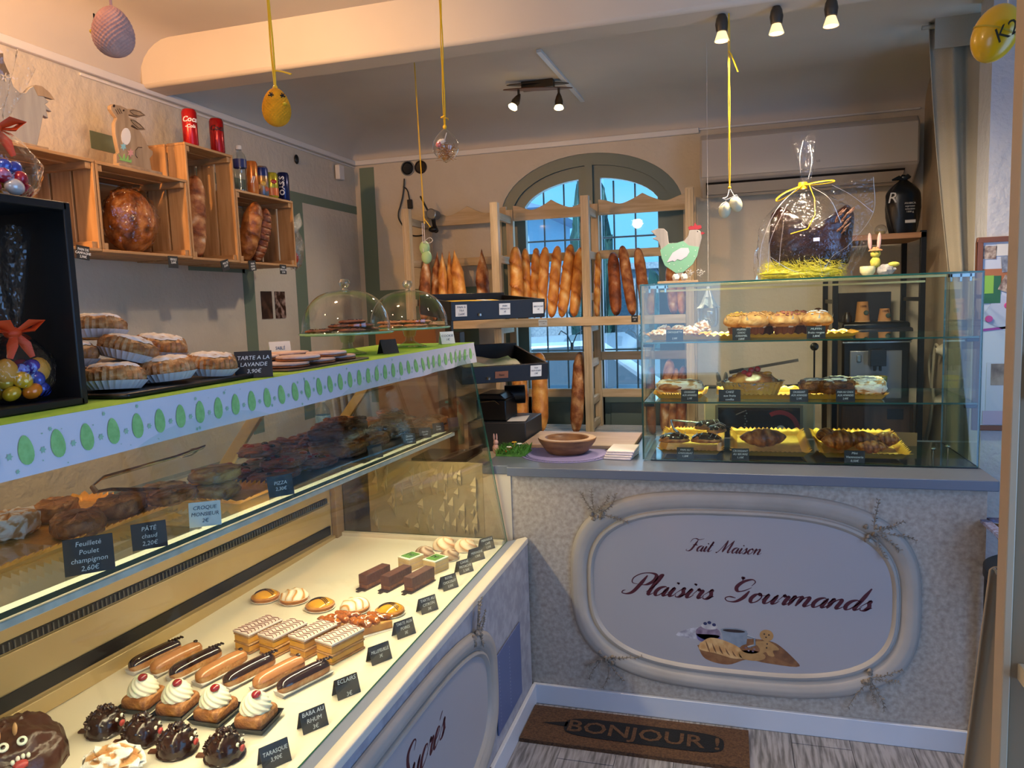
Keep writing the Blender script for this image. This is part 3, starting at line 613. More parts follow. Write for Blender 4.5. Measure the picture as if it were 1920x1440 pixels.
mb = MB(); mb.prism([(-1.575, .676), (-.866, .676), (-.987, 1.42), (-1.34, 1.42), (-1.575, 1.06)], .006, 0, o=(0, 2.764, 0), mi2=1); mb.build('end_glass', [film('smoked_glass', 'ece8e0', base=.02), gedge], rc, smooth=0)
c3b = lambda u, v, o: (-.774 + o, u, v)
medallion(rc, 1.42, .352, .87, .288, [(a * .85, b) for a, b in FP], c3b, 3.4)
sprig(c3b, (2.09, .60), .6, .1, 31, 'floral_ornament', rc); sprig(c3b, (2.05, .10), -.8, .1, 37, 'floral_ornament', rc)
RX = (PI / 2, 0, PI / 2)
script('Fait Maison', .055, maroon, rc, (-.7725, 1.55, .572), RX, width=.285, name='lettering_fait_maison', wt=.09)
script('Plaisirs Sucrés', .10, maroon, rc, (-.7725, 1.46, .418), RX, width=.78, name='lettering_sucres', wt=.095)
mb = MB(); mb.box(-.774, -.769, 2.30, 2.60, .135, .415); vp = mb.build('ventilation_panel', M('blue_grey_panel', '59648a', r=.5), rc, bevel=.002)
mb = MB()
for i in range(18):
    for y in (2.33, 2.45): mb.box(-.769, -.7685, y, y + .004, .16 + i * .013, .165 + i * .013)
o = mb.build('perforation', M('pale_dots', '8a92b0', r=.5), vp, smooth=0); o['kind'] = 'stuff'
# faceted panel seen behind the end glass
fp = thing('faceted_panel', 'cream wall panel with random triangular relief behind the end glass', 'decorative panel', (0, 2.792, 0))
a_, b_c = at(705, 845, 'Y', 2.79), at(948, 1002, 'Y', 2.79)
mb = MB(); x0, x1, z0, z1 = -1.47, -.96, .655, .975; mb.box(x0, x1, .0, .006, z0, z1); mb.build('panel_board', M('cream_board', 'b8ac8c', r=.6), fp, bevel=.002)
rr = random.Random(11); mb = MB()
for i in range(11):
    for j in range(7):
        if rr.random() < .35: continue
        cx, cz2 = x0 + .02 + (i + rr.random() * .8) * .044, z0 + .01 + (j + rr.random() * .8) * .043; w, h = rr.uniform(.012, .026), rr.uniform(.02, .045)
        cx = min(max(cx, x0 + .03), x1 - .03); cz2 = min(max(cz2, z0 + .045), z1 - .045)
        mb.add([(cx - w, -.002, cz2), (cx, -.002, cz2 + h), (cx + w * .3, -.022, cz2), (cx, -.002, cz2 - h)], [(0, 1, 2), (0, 2, 3), (1, 2, 3)])
mb.build('facets', M('ivory_facets', 'efe6cc', r=.5), fp, smooth=0)
# ------------------------------------------------------------ signs
SG = {}
def sign(lines, label, loc, rz, w=.056, h=.042, dark=True, fold=True, tilt=.35, group=None, fs=.30, name='price_sign', tx=None):
    s = thing(name, label, 'price sign', loc, rz, group)
    k = (round(w, 4), round(h, 4), dark, fold, tilt)
    if k not in SG:
        mb = MB(); dy = math.sin(tilt) * h; dz = math.cos(tilt) * h
        def leaf(s_, t=.0016): mb.add([(-w / 2, s_ * 0 - (dy if s_ < 0 else -dy), 0), (w / 2, -(dy if s_ < 0 else -dy), 0), (w / 2, 0, dz), (-w / 2, 0, dz),
                                       (-w / 2, t - (dy if s_ < 0 else -dy), 0), (w / 2, t - (dy if s_ < 0 else -dy), 0), (w / 2, t, dz), (-w / 2, t, dz)],
                                      [(0, 1, 2, 3), (4, 7, 6, 5), (0, 3, 7, 4), (1, 5, 6, 2), (3, 2, 6, 7), (0, 4, 5, 1)])
        leaf(-1)
        if fold: leaf(1)
        SG[k] = mb.build('board', slate if dark else card_w, s, smooth=0, bevel=.0006).data
    else:
        o = bpy.data.objects.new('board', SG[k]); C.objects.link(o); o.parent = s
    if lines:
        n = lines.count('\n') + 1; size = h * fs * (.95 if n < 4 else .78)
        nz = math.cos(tilt); c = .5 + (n * .5 - .75) * size * 1.15 / h
        text(lines, size, tx or (chalk if dark else ink), s, (0, -math.sin(tilt) * h * (1 - c) - .0006, math.cos(tilt) * h * c), (PI / 2 - tilt, 0, 0), shear=.15, bold=.0, lh=1.2, depth=.0003, fit=w * .86)
    return s
ra = 1.0
for ln, y, x, what in (('TARASQUE\n3,90€', 1.275, -.925, 'TARASQUE 3,90€, lowest in the row'), ('BABA AU\nRHUM\n3€', 1.415, -.918, 'BABA AU RHUM 3€'), ('ECLAIRS\n\n3€', 1.565, -.915, 'ECLAIRS 3€'),
                       ('MILLEFEUILLE\n3€', 1.745, -.915, 'MILLEFEUILLE 3€'), ('TARTE AUX\nPOIRES\n3€', 1.905, -.915, 'TARTE AUX POIRES 3€'), ('TARTE AU\nCITRON\n3€', 2.08, -.915, 'TARTE AU CITRON 3€'),
                       ('ROYAL\nCHOCOLAT\n3,50€', 2.27, -.918, 'ROYAL CHOCOLAT 3,50€'), ('CARRÉ\nPISTACHE\n3,30€', 2.425, -.918, 'beside the green-topped cakes'), ('MERINGUE\n1,90€', 2.555, -.918, 'second from the far end of the case'), ('MERINGUE\nCAFÉ\n1,50€', 2.68, -.918, 'at the far corner of the case')):
    sign(ln, 'folded black slate sign in the pastry row, ' + what, (x, y, ZB_ + .0005), ra, .062, .048, group='folded slate signs in the pastry case')
# ------------------------------------------------------------ pastries on the bed
def place(fn, spots, name, labels, cat, group, z=ZB_ + .0005, rots=None, scs=None):
    root = None
    for i, (x, y) in enumerate(spots):
        rz = rots[i] if rots else 0; sc = scs[i] if scs else 1
        if root is None: root = thing(name, labels[0], cat, (x, y, z), rz, group); fn(root); root.scale = sc if isinstance(sc, tuple) else (sc,) * 3; o = root
        else: o = dup(root, (x, y, z), rz, labels[i], group, sc)
    return root
def tarasque(t):
    mb = MB()
    def f(u, v):
        th = 2 * PI * u; ph = PI / 2 * v; d = V((math.cos(ph) * math.cos(th), math.cos(ph) * math.sin(th), math.sin(ph)))
        k = fbm(d.x, d.y, d.z, 3, 3); q = 1 + .05 * k + (.07 * abs(noise.noise(d * 9)) if v > .35 else .03 * math.sin(12 * th) * (v < .15))
        return (.040 * d.x * q, .042 * d.y * q, .055 * d.z ** .8 * q)
    mb.surf(f, 32, 14, cu=True); mb.lathe([(0, 0), (.041, 0), (.044, .004), (.040, .009)], 24); mb.build('chocolate_dome', choc, t)
    mb = MB(); rr = random.Random(2)
    for i in range(70):
        a, b = rr.uniform(0, 6.28), rr.uniform(.35, 1.5); d = V((math.cos(b) * math.cos(a), math.cos(b) * math.sin(a), math.sin(b))); p = V((d.x * .041, d.y * .043, .056 * d.z ** .8))
        w = V((rr.uniform(-1, 1), rr.uniform(-1, 1), rr.uniform(-.3, .6))) * .006; mb.tube([p - w, p + d * .003, p + w + d * .003], [.002, .0028, .001], 5)
    mb.build('chocolate_shavings', choc, t)
    for s in (-1, 1):
        mb = MB(); mb.blob((.041, .010 * s - .012, .040), (.0035, .0045, .0045), n=10); mb.blob((.044, .010 * s - .012, .040), (.0015, .002, .002), n=8, mi=1); mb.build('sugar_eye', [cream, choc], t)
    mb = MB(); mb.blob((.045, -.010, .026), (.005, .008, .007), .1, 2, n=12); mb.build('tongue', M('red_marzipan', 'b03a38', r=.4), t)
    mb = MB(); mb.box(-.062, -.035, -.008, .006, 0, .004); mb.build('chocolate_tail', choc_m, t)
place(tarasque, [(-1.380, 1.292), (-1.268, 1.280), (-1.160, 1.265), (-1.045, 1.272)], 'monster_cake', ['small spiky chocolate monster cake, farthest left of the four in its row', 'second small chocolate monster cake from the left', 'third small chocolate monster cake from the left', 'small chocolate monster cake nearest the TARASQUE sign'], 'cake', 'small chocolate monster cakes', rots=[.25, .35, .3, .2])
def bigmon(t):
    mb = MB()
    def f(u, v):
        th = 2 * PI * u; ph = PI / 2 * v; d = V((math.cos(ph) * math.cos(th), math.cos(ph) * math.sin(th), math.sin(ph)))
        q = 1 + .10 * fbm(d.x, d.y, d.z, 2.5, 3) + (.12 * abs(noise.noise(d * 7)) if math.cos(th - .2) < .35 else 0); return (.098 * d.x * q, .098 * d.y * q, .098 * d.z ** .85 * q)
    mb.surf(f, 56, 24, cu=True); mb.lathe([(0, 0), (.10, 0), (.10, .006), (.095, .01)], 30); mb.build('chocolate_dome', M('milk_chocolate', '4a2417', '3a1a10', sc=12, r=.3, bump=.3, bs=40), t)
    for s in (-1, 1):
        mb = MB(); mb.lathe([(0, 0), (.010, .001), (.009, .004), (0, .005)], 14); mb.lathe([(0, .005), (.004, .0055), (0, .007)], 8, mi=1); mb.build('sugar_eye', [cream, choc], t, (.058 + .004 * s, -.025 + .016 * s, .081), (.35, .75, 0))
        mb = MB(); mb.blob((0, 0, .012), (.007, .004, .016), n=12); mb.build('almond', M('almond', 'd9a368', r=.5), t, (.040, -.028 + .016 * s, .092), (0, .3, 0))
    mb = MB(); mb.blob((.093, -.03, .050), (.012, .014, .010), .15, 2, n=12); mb.build('tongue', M('red_marzipan', 'b03a38', r=.4), t)
    for k in range(4): mb = MB(); mb.blob((.088, -.042 + k * .010, .064 - abs(k - 1.5) * .003), (.004, .004, .006), n=8); mb.build('almond_tooth', cream, t)
b = thing('large_monster_cake', 'large chocolate monster cake with almond horns and red tongue', 'cake', (-1.465, 1.135, ZB_ + .0005), -.25); bigmon(b)
mb = MB(); mb.blob((0, 0, .02), (.062, .045, .03), .35, 3, 4, n=34, flat=True)
tag(mb.build('powdered_pastry', pastry_s, loc=(-1.235, 1.165, ZB_ + .006)), 'sugar-dusted almond pastry in front of the small chocolate monster cakes', 'pastry')
def baba(t):
    mb = MB(); w = .041
    def sq(z, s): return [(s * a, s * b * 1.12, z) for a, b in ((-w, -w), (w, -w), (w, w), (-w, w))]
    mb.add(sq(0, .86) + sq(.016, 1.06), [(0, 1, 2, 3), (0, 1, 5, 4), (1, 2, 6, 5), (2, 3, 7, 6), (3, 0, 4, 7)]); mb.add(sq(.0008, .83) + sq(.016, 1.02), [(0, 1, 2, 3), (0, 1, 5, 4), (1, 2, 6, 5), (2, 3, 7, 6), (3, 0, 4, 7)]); mb.build('black_tray', M('black_tray', '26282a', r=.35), t, smooth=0)
    mb = MB()
    def f(u, v):
        th, ph = 2 * PI * u, PI * v - PI / 2; c, s = math.cos(th), math.sin(th); k = math.cos(ph) ** .3
        return (.037 * math.copysign(abs(c) ** .35, c) * k, .043 * math.copysign(abs(s) ** .35, s) * k, .022 + .017 * math.copysign(abs(math.sin(ph)) ** .7, math.sin(ph)), .55 + .3 * fbm(c, s, ph, 2))
    mb.surf(f, 32, 14, cu=True); mb.build('sponge', pastry, t)
    mb = MB()
    def g(u, v):
        th = 2 * PI * u; R = .034 * (1 - v ** 1.7) ** .55 * (1 + .10 * (.5 + .5 * math.cos(10 * (th + 2.2 * v))) - .06 * (v < .05))
        return (R * math.cos(th), R * math.sin(th) , .037 + .045 * v)
    mb.surf(g, 80, 22, cu=True); mb.build('cream_swirl', cream, t, smooth=60)
    mb = MB(); mb.blob((.010, -.010, .079), (.011, .012, .009), .1, 2, n=14); mb.build('candied_cherry', cherry, t)
place(baba, [(-1.375, 1.405), (-1.272, 1.400), (-1.165, 1.40), (-1.052, 1.395)], 'rum_baba', ['rum baba with cream swirl and cherry, farthest left of the four', 'second rum baba from the left with cream and cherry', 'third rum baba from the left with cream and cherry', 'rum baba with cream swirl nearest the BABA AU RHUM sign'], 'cake', 'cream-topped rum babas', rots=[.05, .1, 0, .08])
def eclair(gl, top):
    def fn(t):
        L, R = .155, .0215; mb = MB()
        def f(u, v):
            th = 2 * PI * u; e = (1 - abs(2 * v - 1) ** 5) ** .4; k = fbm(math.cos(th) * .5, v * 3, math.sin(th) * .5, 3)
            return (R * e * math.cos(th) * (1 + .06 * k), (v - .5) * L, .019 + R * e * math.sin(th) * (1 + .05 * k), .38 + .25 * k)
        mb.surf(f, 20, 26, cu=True); mb.build('choux_shell', pastry, t)
        mb = MB()
        def g(u, v):
            th = .35 + (PI - .7) * u; e = (1 - abs(2 * v - 1) ** 5) ** .4; k = 1.07 + .03 * math.sin(v * 9)
            return (R * e * math.cos(th) * k * .98, (v - .5) * L * 1.01, .019 + R * e * math.sin(th) * 1.14)
        mb.surf(g, 12, 24); mb.build('glaze', gl, t)
        mb = MB()
        if top: mb.blob((0, L * .40, .042), (.007, .006, .004), .1, 2, n=10)
        else: [mb.blob((.002 * k, L * .30 + k * .008, .042), (.008, .004, .0035), .4, 3, k, n=8) for k in range(5)]
        mb.build('coffee_bean' if top else 'chocolate_shavings', choc, t)
        mb = MB(); mb.prism([(-.014, 0), (.014, 0), (.024, .010), (-.024, .010)], L * .98, o=(0, L * .49, 0)); mb.build('paper_case', paper_w, t)
    return fn
cg = M('chocolate_glaze', '2e1812', r=.12, coat=.8)
place(eclair(cg, False), [(-1.515, 1.600), (-1.375, 1.59), (-1.205, 1.585), (-1.045, 1.585)], 'chocolate_eclair', ['chocolate eclair, leftmost of the eclair row', 'chocolate eclair, second chocolate one from the left', 'chocolate eclair, third chocolate one from the left', 'chocolate eclair nearest the ECLAIRS sign'], 'eclair', 'chocolate eclairs', rots=[-.22, -.25, -.3, -.38])
place(eclair(caramel, True), [(-1.445, 1.60), (-1.29, 1.585), (-1.12, 1.59)], 'coffee_eclair', ['coffee eclair with a coffee bean, leftmost of the three', 'coffee eclair with a coffee bean, middle of the three', 'coffee eclair with a coffee bean, nearest the price signs'], 'eclair', 'coffee eclairs', rots=[-.22, -.25, -.33])
def mille(t):
    L, w = .105, .026; mb = MB()
    for k in range(3): mb.box(-w, w, -L / 2, L / 2, k * .0155, k * .0155 + .004, mi=1)
    for k in range(2): mb.box(-w + .002, w - .002, -L / 2 + .001, L / 2 - .002, k * .0155 + .004, k * .0155 + .0155, mi=0)
    mb.build('custard_layers', [M('custard', 'dfa53c', 'cf9230', sc=30, r=.5), M('puff_layer', 'b88850', '9a6c3a', sc=60, r=.6, bump=.5)], t, bevel=.002)
    mb = MB(); mb.box(-w - .001, w + .001, -L / 2, L / 2, .0352, .0395); ic = mb.build('icing', M('white_icing', 'e2d0c6', r=.25, coat=.4), t, bevel=.001)
    mb = MB()
    for i in range(10):
        y = -L / 2 + .006 + i * .0103; pts = [(-w + .002, y - .003, .0398), (-w / 2, y + .004, .0398), (0, y - .003, .0398), (w / 2, y + .004, .0398), (w - .002, y - .003, .0398)]
        mb.tube(pts, .0011, 4)
    mb.build('feathered_chocolate', M('feather_chocolate', '7a4038', r=.4), ic)
place(mille, [(-1.30, 1.762), (-1.215, 1.755), (-1.125, 1.765), (-1.035, 1.755)], 'millefeuille', ['feather-iced custard slice, leftmost of the four', 'second feather-iced custard slice from the left', 'third feather-iced custard slice from the left', 'feather-iced custard slice nearest the MILLEFEUILLE sign'], 'pastry', 'feather-iced custard slices', rots=[-.28, -.3, -.3, -.32], scs=[(1.25, 1.15, 1.5)] * 4)
def pear(t):
    mb = MB(); mb.prism([(-.022, -.05), (.022, -.05), (.034, .05), (-.034, .05)], .022, o=(0, 0, .0), ux=(1, 0, 0), uy=(0, 1, 0)); mb.build('tart_base', M('tart_custard', 'd9a04a', 'b87a34', sc=25, r=.5), t, bevel=.004)
    for k in range(6):
        mb = MB(); mb.blob((0, 0, 0), (.021, .012, .008), .35, 3, k, n=16); mb.build('caramelised_pear', M('caramelised_fruit', 'b8682c', '7a3c18', sc=30, r=.15, coat=.8), t, ((k % 2 - .5) * .026, -.034 + k * .014, .028), (.2, .1, .5 * (k % 3)))
    mb = MB(); mb.prism([(-.03, -.055), (.03, -.055), (.044, .056), (-.044, .056)], .001, o=(0, 0, .0), ux=(1, 0, 0), uy=(0, 1, 0)); mb.build('paper_liner', paper_w, t)
place(pear, [(-1.128, 1.905), (-1.030, 1.915)], 'pear_tart_slice', ['glazed pear tart slice behind, farther from the price sign', 'glazed pear tart slice nearest the TARTE AUX POIRES sign'], 'tart', 'pear tart slices', rots=[-.5, -.6], scs=[1.15, 1.15])
def dish(t, m='dish_white'):
    mb = MB(); mb.lathe([(0, 0), (.036, 0), (.0405, .004), (.039, .0045), (.035, .002), (0, .002)], 32); mb.build('paper_dish', M(m, 'd9cfc2', r=.6), t)
    mb = MB(); mb.lathe([(0, .002), (.033, .002), (.0375, .011), (.034, .014), (0, .012)], 40, wob=lambda t, j: 1 + .015 * math.cos(24 * t)); mb.build('tart_shell', M('shortcrust', 'c98a44', 'b0702e', sc=40, r=.6), t)
def lemon(t):
    dish(t); mb = MB(); mb.lathe([(.034, .011), (.032, .016), (.022, .022), (.008, .025), (0, .0255)], 32); mb.build('lemon_curd', M('lemon_curd', 'e0a028', r=.12, coat=.6), t)
    mb = MB()
    for k in (0, 1, 2): mb.tube([(x, y, .0268 - 9 * (x * x + y * y)) for x, y in [(-.026 + i * .0052, -.002 - k * .006 + .012 * math.sin(i * .35)) for i in range(11)]], .0009, 4)
    mb.blob((0, .003, .027), .0025, n=8); mb.build('chocolate_lines', choc, t)
def merg(t):
    dish(t); mb = MB()
    def f(u, v):
        th = 2 * PI * u; d = (math.cos(th), math.sin(th)); R = .037 * (1 - v ** 2.2) ** .5; k = math.sin(d[0] * R * 330 + 2 * math.sin(d[1] * R * 90))
        return (R * d[0], R * d[1] * .95, .010 + .021 * v + .0016 * k * (v > .1), .5 + .42 * k * (v > .1))
    mb.surf(f, 48, 24, cu=True); mb.build('meringue_topping', M('torched_meringue', ramp=[(.3, 'f2e6d2'), (.7, 'ecd9b8'), (.85, 'd79a4c'), (.97, 'b0702c')], sc=30, rn=.15, r=.5), t)
place(lemon, [(-1.482, 2.058), (-1.262, 2.03), (-1.022, 2.035)], 'lemon_tart', ['glossy lemon tart, leftmost in the row of five tarts', 'glossy lemon tart in the middle of the row of five', 'glossy lemon tart nearest the TARTE AU CITRON sign'], 'tart', 'lemon tarts', rots=[.3, .1, .2], scs=[1.22] * 3)
place(merg, [(-1.378, 2.065), (-1.142, 2.035)], 'meringue_tart', ['torched lemon meringue tart, left of the two', 'torched lemon meringue tart, right of the two'], 'tart', 'lemon meringue tarts', rots=[.3, 1.0], scs=[1.25] * 2)
def cbar(t):
    mb = MB(); mb.box(-.018, .018, -.062, .062, .016, .050); mb.box(-.0175, .0175, -.0615, .0615, .003, .016, mi=1); mb.build('chocolate_mousse', [choc_m, M('praline_base', '8a5228', '5a3218', sc=70, r=.6, bump=.6)], t, bevel=.0015)
    mb = MB(); mb.box(-.021, .021, -.075, .064, 0, .003); mb.box(-.006, .006, -.092, -.075, 0, .003); mb.build('cake_board', M('dark_cake_board', '3a2c22', r=.3), t)
place(cbar, [(-1.185, 2.262), (-1.105, 2.265), (-1.022, 2.27)], 'chocolate_bar_cake', ['chocolate bar cake, leftmost of the three', 'chocolate bar cake, middle of the three', 'chocolate bar cake nearest the price signs'], 'cake', 'chocolate bar cakes', rots=[-.25] * 3)
def grn(t):
    mb = MB(); mb.box(-.026, .026, -.032, .032, 0, .036, mi=0)
    for z in (.008, .02): mb.box(-.0263, .0263, -.0323, .0323, z, z + .004, mi=1)
    mb.build('sponge_layers', [M('vanilla_sponge', 'd9ba84', 'c9a870', sc=50, r=.7, bump=.4), M('raspberry_layer', 'b09a98', r=.5)], t, bevel=.002)
    mb = MB(); mb.box(-.026, .026, -.032, .032, .036, .040); mb.build('icing', cream, t, bevel=.001)
    mb = MB(); mb.box(-.020, .020, -.024, .024, .040, .042); gg = mb.build('green_glaze', M('pistachio_glaze', '5f9440', r=.2, coat=.5), t, bevel=.001)
    mb = MB(); mb.tube([(-.013, -.008, .0425), (-.012, .010, .0425), (-.004, .006, .0425), (0, -.008, .0425), (.004, .008, .0425), (.013, .002, .0425), (.009, -.010, .0425)], .001, 4); mb.build('piped_writing', choc, gg)
place(grn, [(-1.125, 2.432), (-1.025, 2.425)], 'green_glazed_cake', ['square layer cake with green glazed top, left one', 'square layer cake with green glazed top, right one'], 'cake', 'green-glazed layer cakes', rots=[-.4, -.35], scs=[1.15] * 2)
def mer(mat, sd):
    def fn(t):
        mb = MB()
        def f(u, v):
            th = 2 * PI * u; R = .043 * (1 - v ** 2.4) ** .5 * (1 + .10 * math.sin(5 * th + 7 * v + sd)); return (R * math.cos(th), R * math.sin(th), .003 + .042 * v, .5 + .4 * math.sin(5 * th + 9 * v))
        mb.surf(f, 40, 16, cu=True); mb.build('meringue', mat, t)
        mb = MB(); mb.lathe([(0, 0), (.042, 0), (.045, .004), (.04, .004), (0, .003)], 28); mb.build('paper_dish', paper_w, t)
    return fn
place(mer(M('pink_meringue', ramp=[(.2, 'e9d2b4'), (.7, 'ecc9a4'), (.9, 'd38f5c')], sc=20, rn=.2, r=.6), 0), [(-1.085, 2.66), (-.995, 2.655)], 'meringue', ['tall pale pink meringue at the far end, left one', 'tall pale pink meringue at the far end, right one'], 'meringue', 'pale meringues', rots=[0, 1.5], scs=[1.0, 1.0])
place(mer(M('chocolate_meringue', ramp=[(.2, 'cfb49c'), (.6, 'a88468'), (.9, '5e3a28')], sc=20, rn=.3, r=.6), 2), [(-1.125, 2.558), (-1.02, 2.545)], 'chocolate_meringue', ['brown swirled meringue behind the green cakes, left one', 'brown swirled meringue behind the green cakes, right one'], 'meringue', 'chocolate meringues', rots=[.5, 2.5], scs=[.85, .85])
# ------------------------------------------------------------ runner on the top board
rn_ = thing('table_runner', 'white Easter runner with printed green eggs hanging over the display case top', 'table runner', (0, 0, 0))
mb = MB()
def flap(u, v):
    y = Y0 + (2.86 - Y0) * u; z = 1.4575 - .078 * v; k = .004 * math.sin(y * 9) * v + (.006 * math.sin(y * 23) * v if y > 2.2 else 0)
    x = -.978 + .004 * v + k
    if y > 2.80: x -= (y - 2.80) * 1.6
    return (x, y, z - (.012 * (y - 2.8) / .06 if y > 2.8 else 0))
mb.surf(flap, 120, 6)
mb.add([flap(1, v) for v in (0, .5, 1)] + [(-1.2, 2.815, z) for z in (1.4575, 1.416, 1.391)], [(0, 1, 4, 3), (1, 2, 5, 4)])
mb.build('hanging_border', M('white_runner_cloth', 'd4d0d2', r=.85), rn_)
MB().box(-1.372, -.980, Y0, 2.812, 1.4535, 1.4575).build('cloth_top', M('lime_cloth', '8fbf3f', r=.8), rn_)
prn = M('green_print', '94c878', '84b868', sc=90, r=.8)
for i in range(44):
    y = .50 + i * .0535
    if y > 2.80: break
    mb = MB(); P = []
    for t in [2 * PI * k / 18 for k in range(18)]:
        y2, z2 = y + .0125 * math.sin(t) * (1 - .18 * math.cos(t)), 1.417 + .0215 * math.cos(t)
        P.append((flap((y2 - Y0) / (2.86 - Y0), (1.4575 - z2) / .078)[0] + .0015, y2, z2))
    mb.add(P, [(k, (k + 1) % 18, 18) for k in range(18)] if 0 else [tuple(range(18))]); mb.build('printed_egg', prn, rn_, smooth=0)
mb = MB(); rr = random.Random(3)
for i in range(150):
    y, z, q = rr.uniform(Y0, 2.78), 1.417 + rr.choice((-1, 1)) * rr.uniform(.014, .034), rr.choice((.0012, .0015, .004))
    if i < 43: y, z, q = .527 + i * .0535, 1.412, .006
    x = flap((y - Y0) / (2.86 - Y0), (1.4575 - z) / .078)[0] + .0012
    mb.add([(x, y + q * math.sin(t) * (1 if k % 2 else .55), z + q * math.cos(t) * (1 if k % 2 else .55)) for k, t in enumerate([2 * PI * k / 12 for k in range(12)])], [tuple(range(12))])
o = mb.build('printed_flowers', M('pale_green_print', '9cbf9c', r=.8), rn_, smooth=0); o['kind'] = 'stuff'
# ------------------------------------------------------------ black crate with sweets
ZT = 1.4585
bc = thing('black_crate', 'black slatted wooden crate standing open-side out on the runner', 'crate', (-1.165, .84, ZT))
blk = M('black_wood', '0c0b0d', r=.45)
mb = MB(); hx_, hy, hh = .115, .165, .335
mb.box(-hx_, hx_, -hy, hy, 0, .012); mb.box(-hx_, hx_, -hy, hy, hh - .014, hh)
for s in (-1, 1): mb.box(-hx_, hx_, s * hy - .007, s * hy + .007, .0, hh)
mb.box(-hx_, -hx_ + .008, -hy, hy - .115, .0, hh); mb.box(-hx_, -hx_ + .008, hy - .06, hy, 0, hh)
mb.build('crate_body', blk, bc, bevel=.002)
sweets = [M('foil_' + n, c, r=.22, m=.2, coat=.5) for n, c in (('yellow', 'd9a820'), ('red', 'b01830'), ('purple', '4a2a90'), ('orange', 'e07818'), ('green', '8aa070'), ('white', 'd9cfc4'), ('gold', 'c0982c'), ('blue', '3040a0'))]
def bag(loc, r, fan, seed, label, neck=.13, dirs=(0, 0), n=16, fw=.07, big=False, sz=.0125, rz=0):
    t = thing('sweets_bag', label, 'bag of sweets', loc, rz, 'orange-tied bags of sweets'); rr = random.Random(seed)
    mb = MB()
    def f(u, v):
        th = 2 * PI * u; k = fbm(math.cos(th) * 2, math.sin(th) * 2, v * 5 + seed, 1.5)
        if v < .55:
            w = v / .55; R = r * (math.sin(PI * (.12 + .86 * w)) ** .7) * (1 + .10 * k) + .006; z = neck * w; ox = oy = 0
        else:
            w = (v - .55) / .45; R = .008 + fw * w ** .8 * (1 + .25 * math.sin(5 * th + seed)); z = neck + (fan - neck) * w * (1 + .08 * math.sin(3 * th)); ox, oy = dirs[0] * w, dirs[1] * w
        if v < .02: R *= .9
        fl = .45 if v > .55 else .9
        return (R * math.cos(th) * fl + ox, R * math.sin(th) + oy, z)
    mb.surf(f, 36, 26, cu=True); mb.build('cellophane_bag', cello, t, smooth=35)
    mb = MB()
    for s in (-1, 1):
        mb.tube([(0.004, 0, neck), (.012, s * .02, neck + .014), (.012, s * .045, neck + .018), (.008, s * .03, neck + .004), (0, 0, neck)], [.004, .010, .006, .009, .004], 6, flat=.35)
        mb.tube([(.004, 0, neck), (.012, s * .012, neck - .02), (.014, s * .020, neck - .04)], [.004, .008, .004], 6, flat=.3)
    mb.blob((0, 0, neck), (.013, .014, .010), .1, 3, n=12); mb.build('orange_bow', orange_r, t)
    k = 0
    for lay in range(3):
        m = (7, 7, 5)[lay]; q = r * (.66, .6, .42)[lay]
        for j in range(m):
            a = 2 * PI * j / m + lay * .5; m_ = sweets[rr.randrange(8)]
            mb = MB(); s = sz * rr.uniform(.85, 1.15); z = .006 + s + lay * sz * 1.55
            mb.blob((0, 0, 0), (s, s * 1.25, s), n=14); mb.build('foil_egg', m_, t, (q * math.cos(a) * .85, q * math.sin(a), z), (rr.uniform(-.6, .6), 0, rr.uniform(0, 3)))
    if big:
        for y, z in ((-.028, .052), (.030, .05)): mb = MB(); mb.blob((.012, y, z), (.015, .019, .02), .05, 2, 3, n=14); mb.build('marshmallow', M('orange_marshmallow', 'd9922c', r=.6), t)
bag((-1.105, .930, ZT + .0125), .052, .27, 3, 'orange-tied bag of sweets inside the black crate, right one', .112, (-.01, -.02), fw=.055, big=True, sz=.012)
bag((-1.105, .795, ZT + .0125), .050, .25, 5, 'orange-tied bag of sweets inside the black crate, cut by the left edge of the photo', .112, (0, .0), fw=.05, big=True, sz=.012)
ztop = ZT + hh
bag((-1.125, .950, ztop + .001), .058, .235, 7, 'orange-tied bag of foil eggs on top of the black crate, right one', .112, (0, .01), fw=.055, sz=.0115)
bag((-1.13, .815, ztop + .001), .055, .23, 9, 'orange-tied bag of foil eggs on the black crate, at the left edge of the photo', .108, (0, .03), fw=.06, sz=.0125)
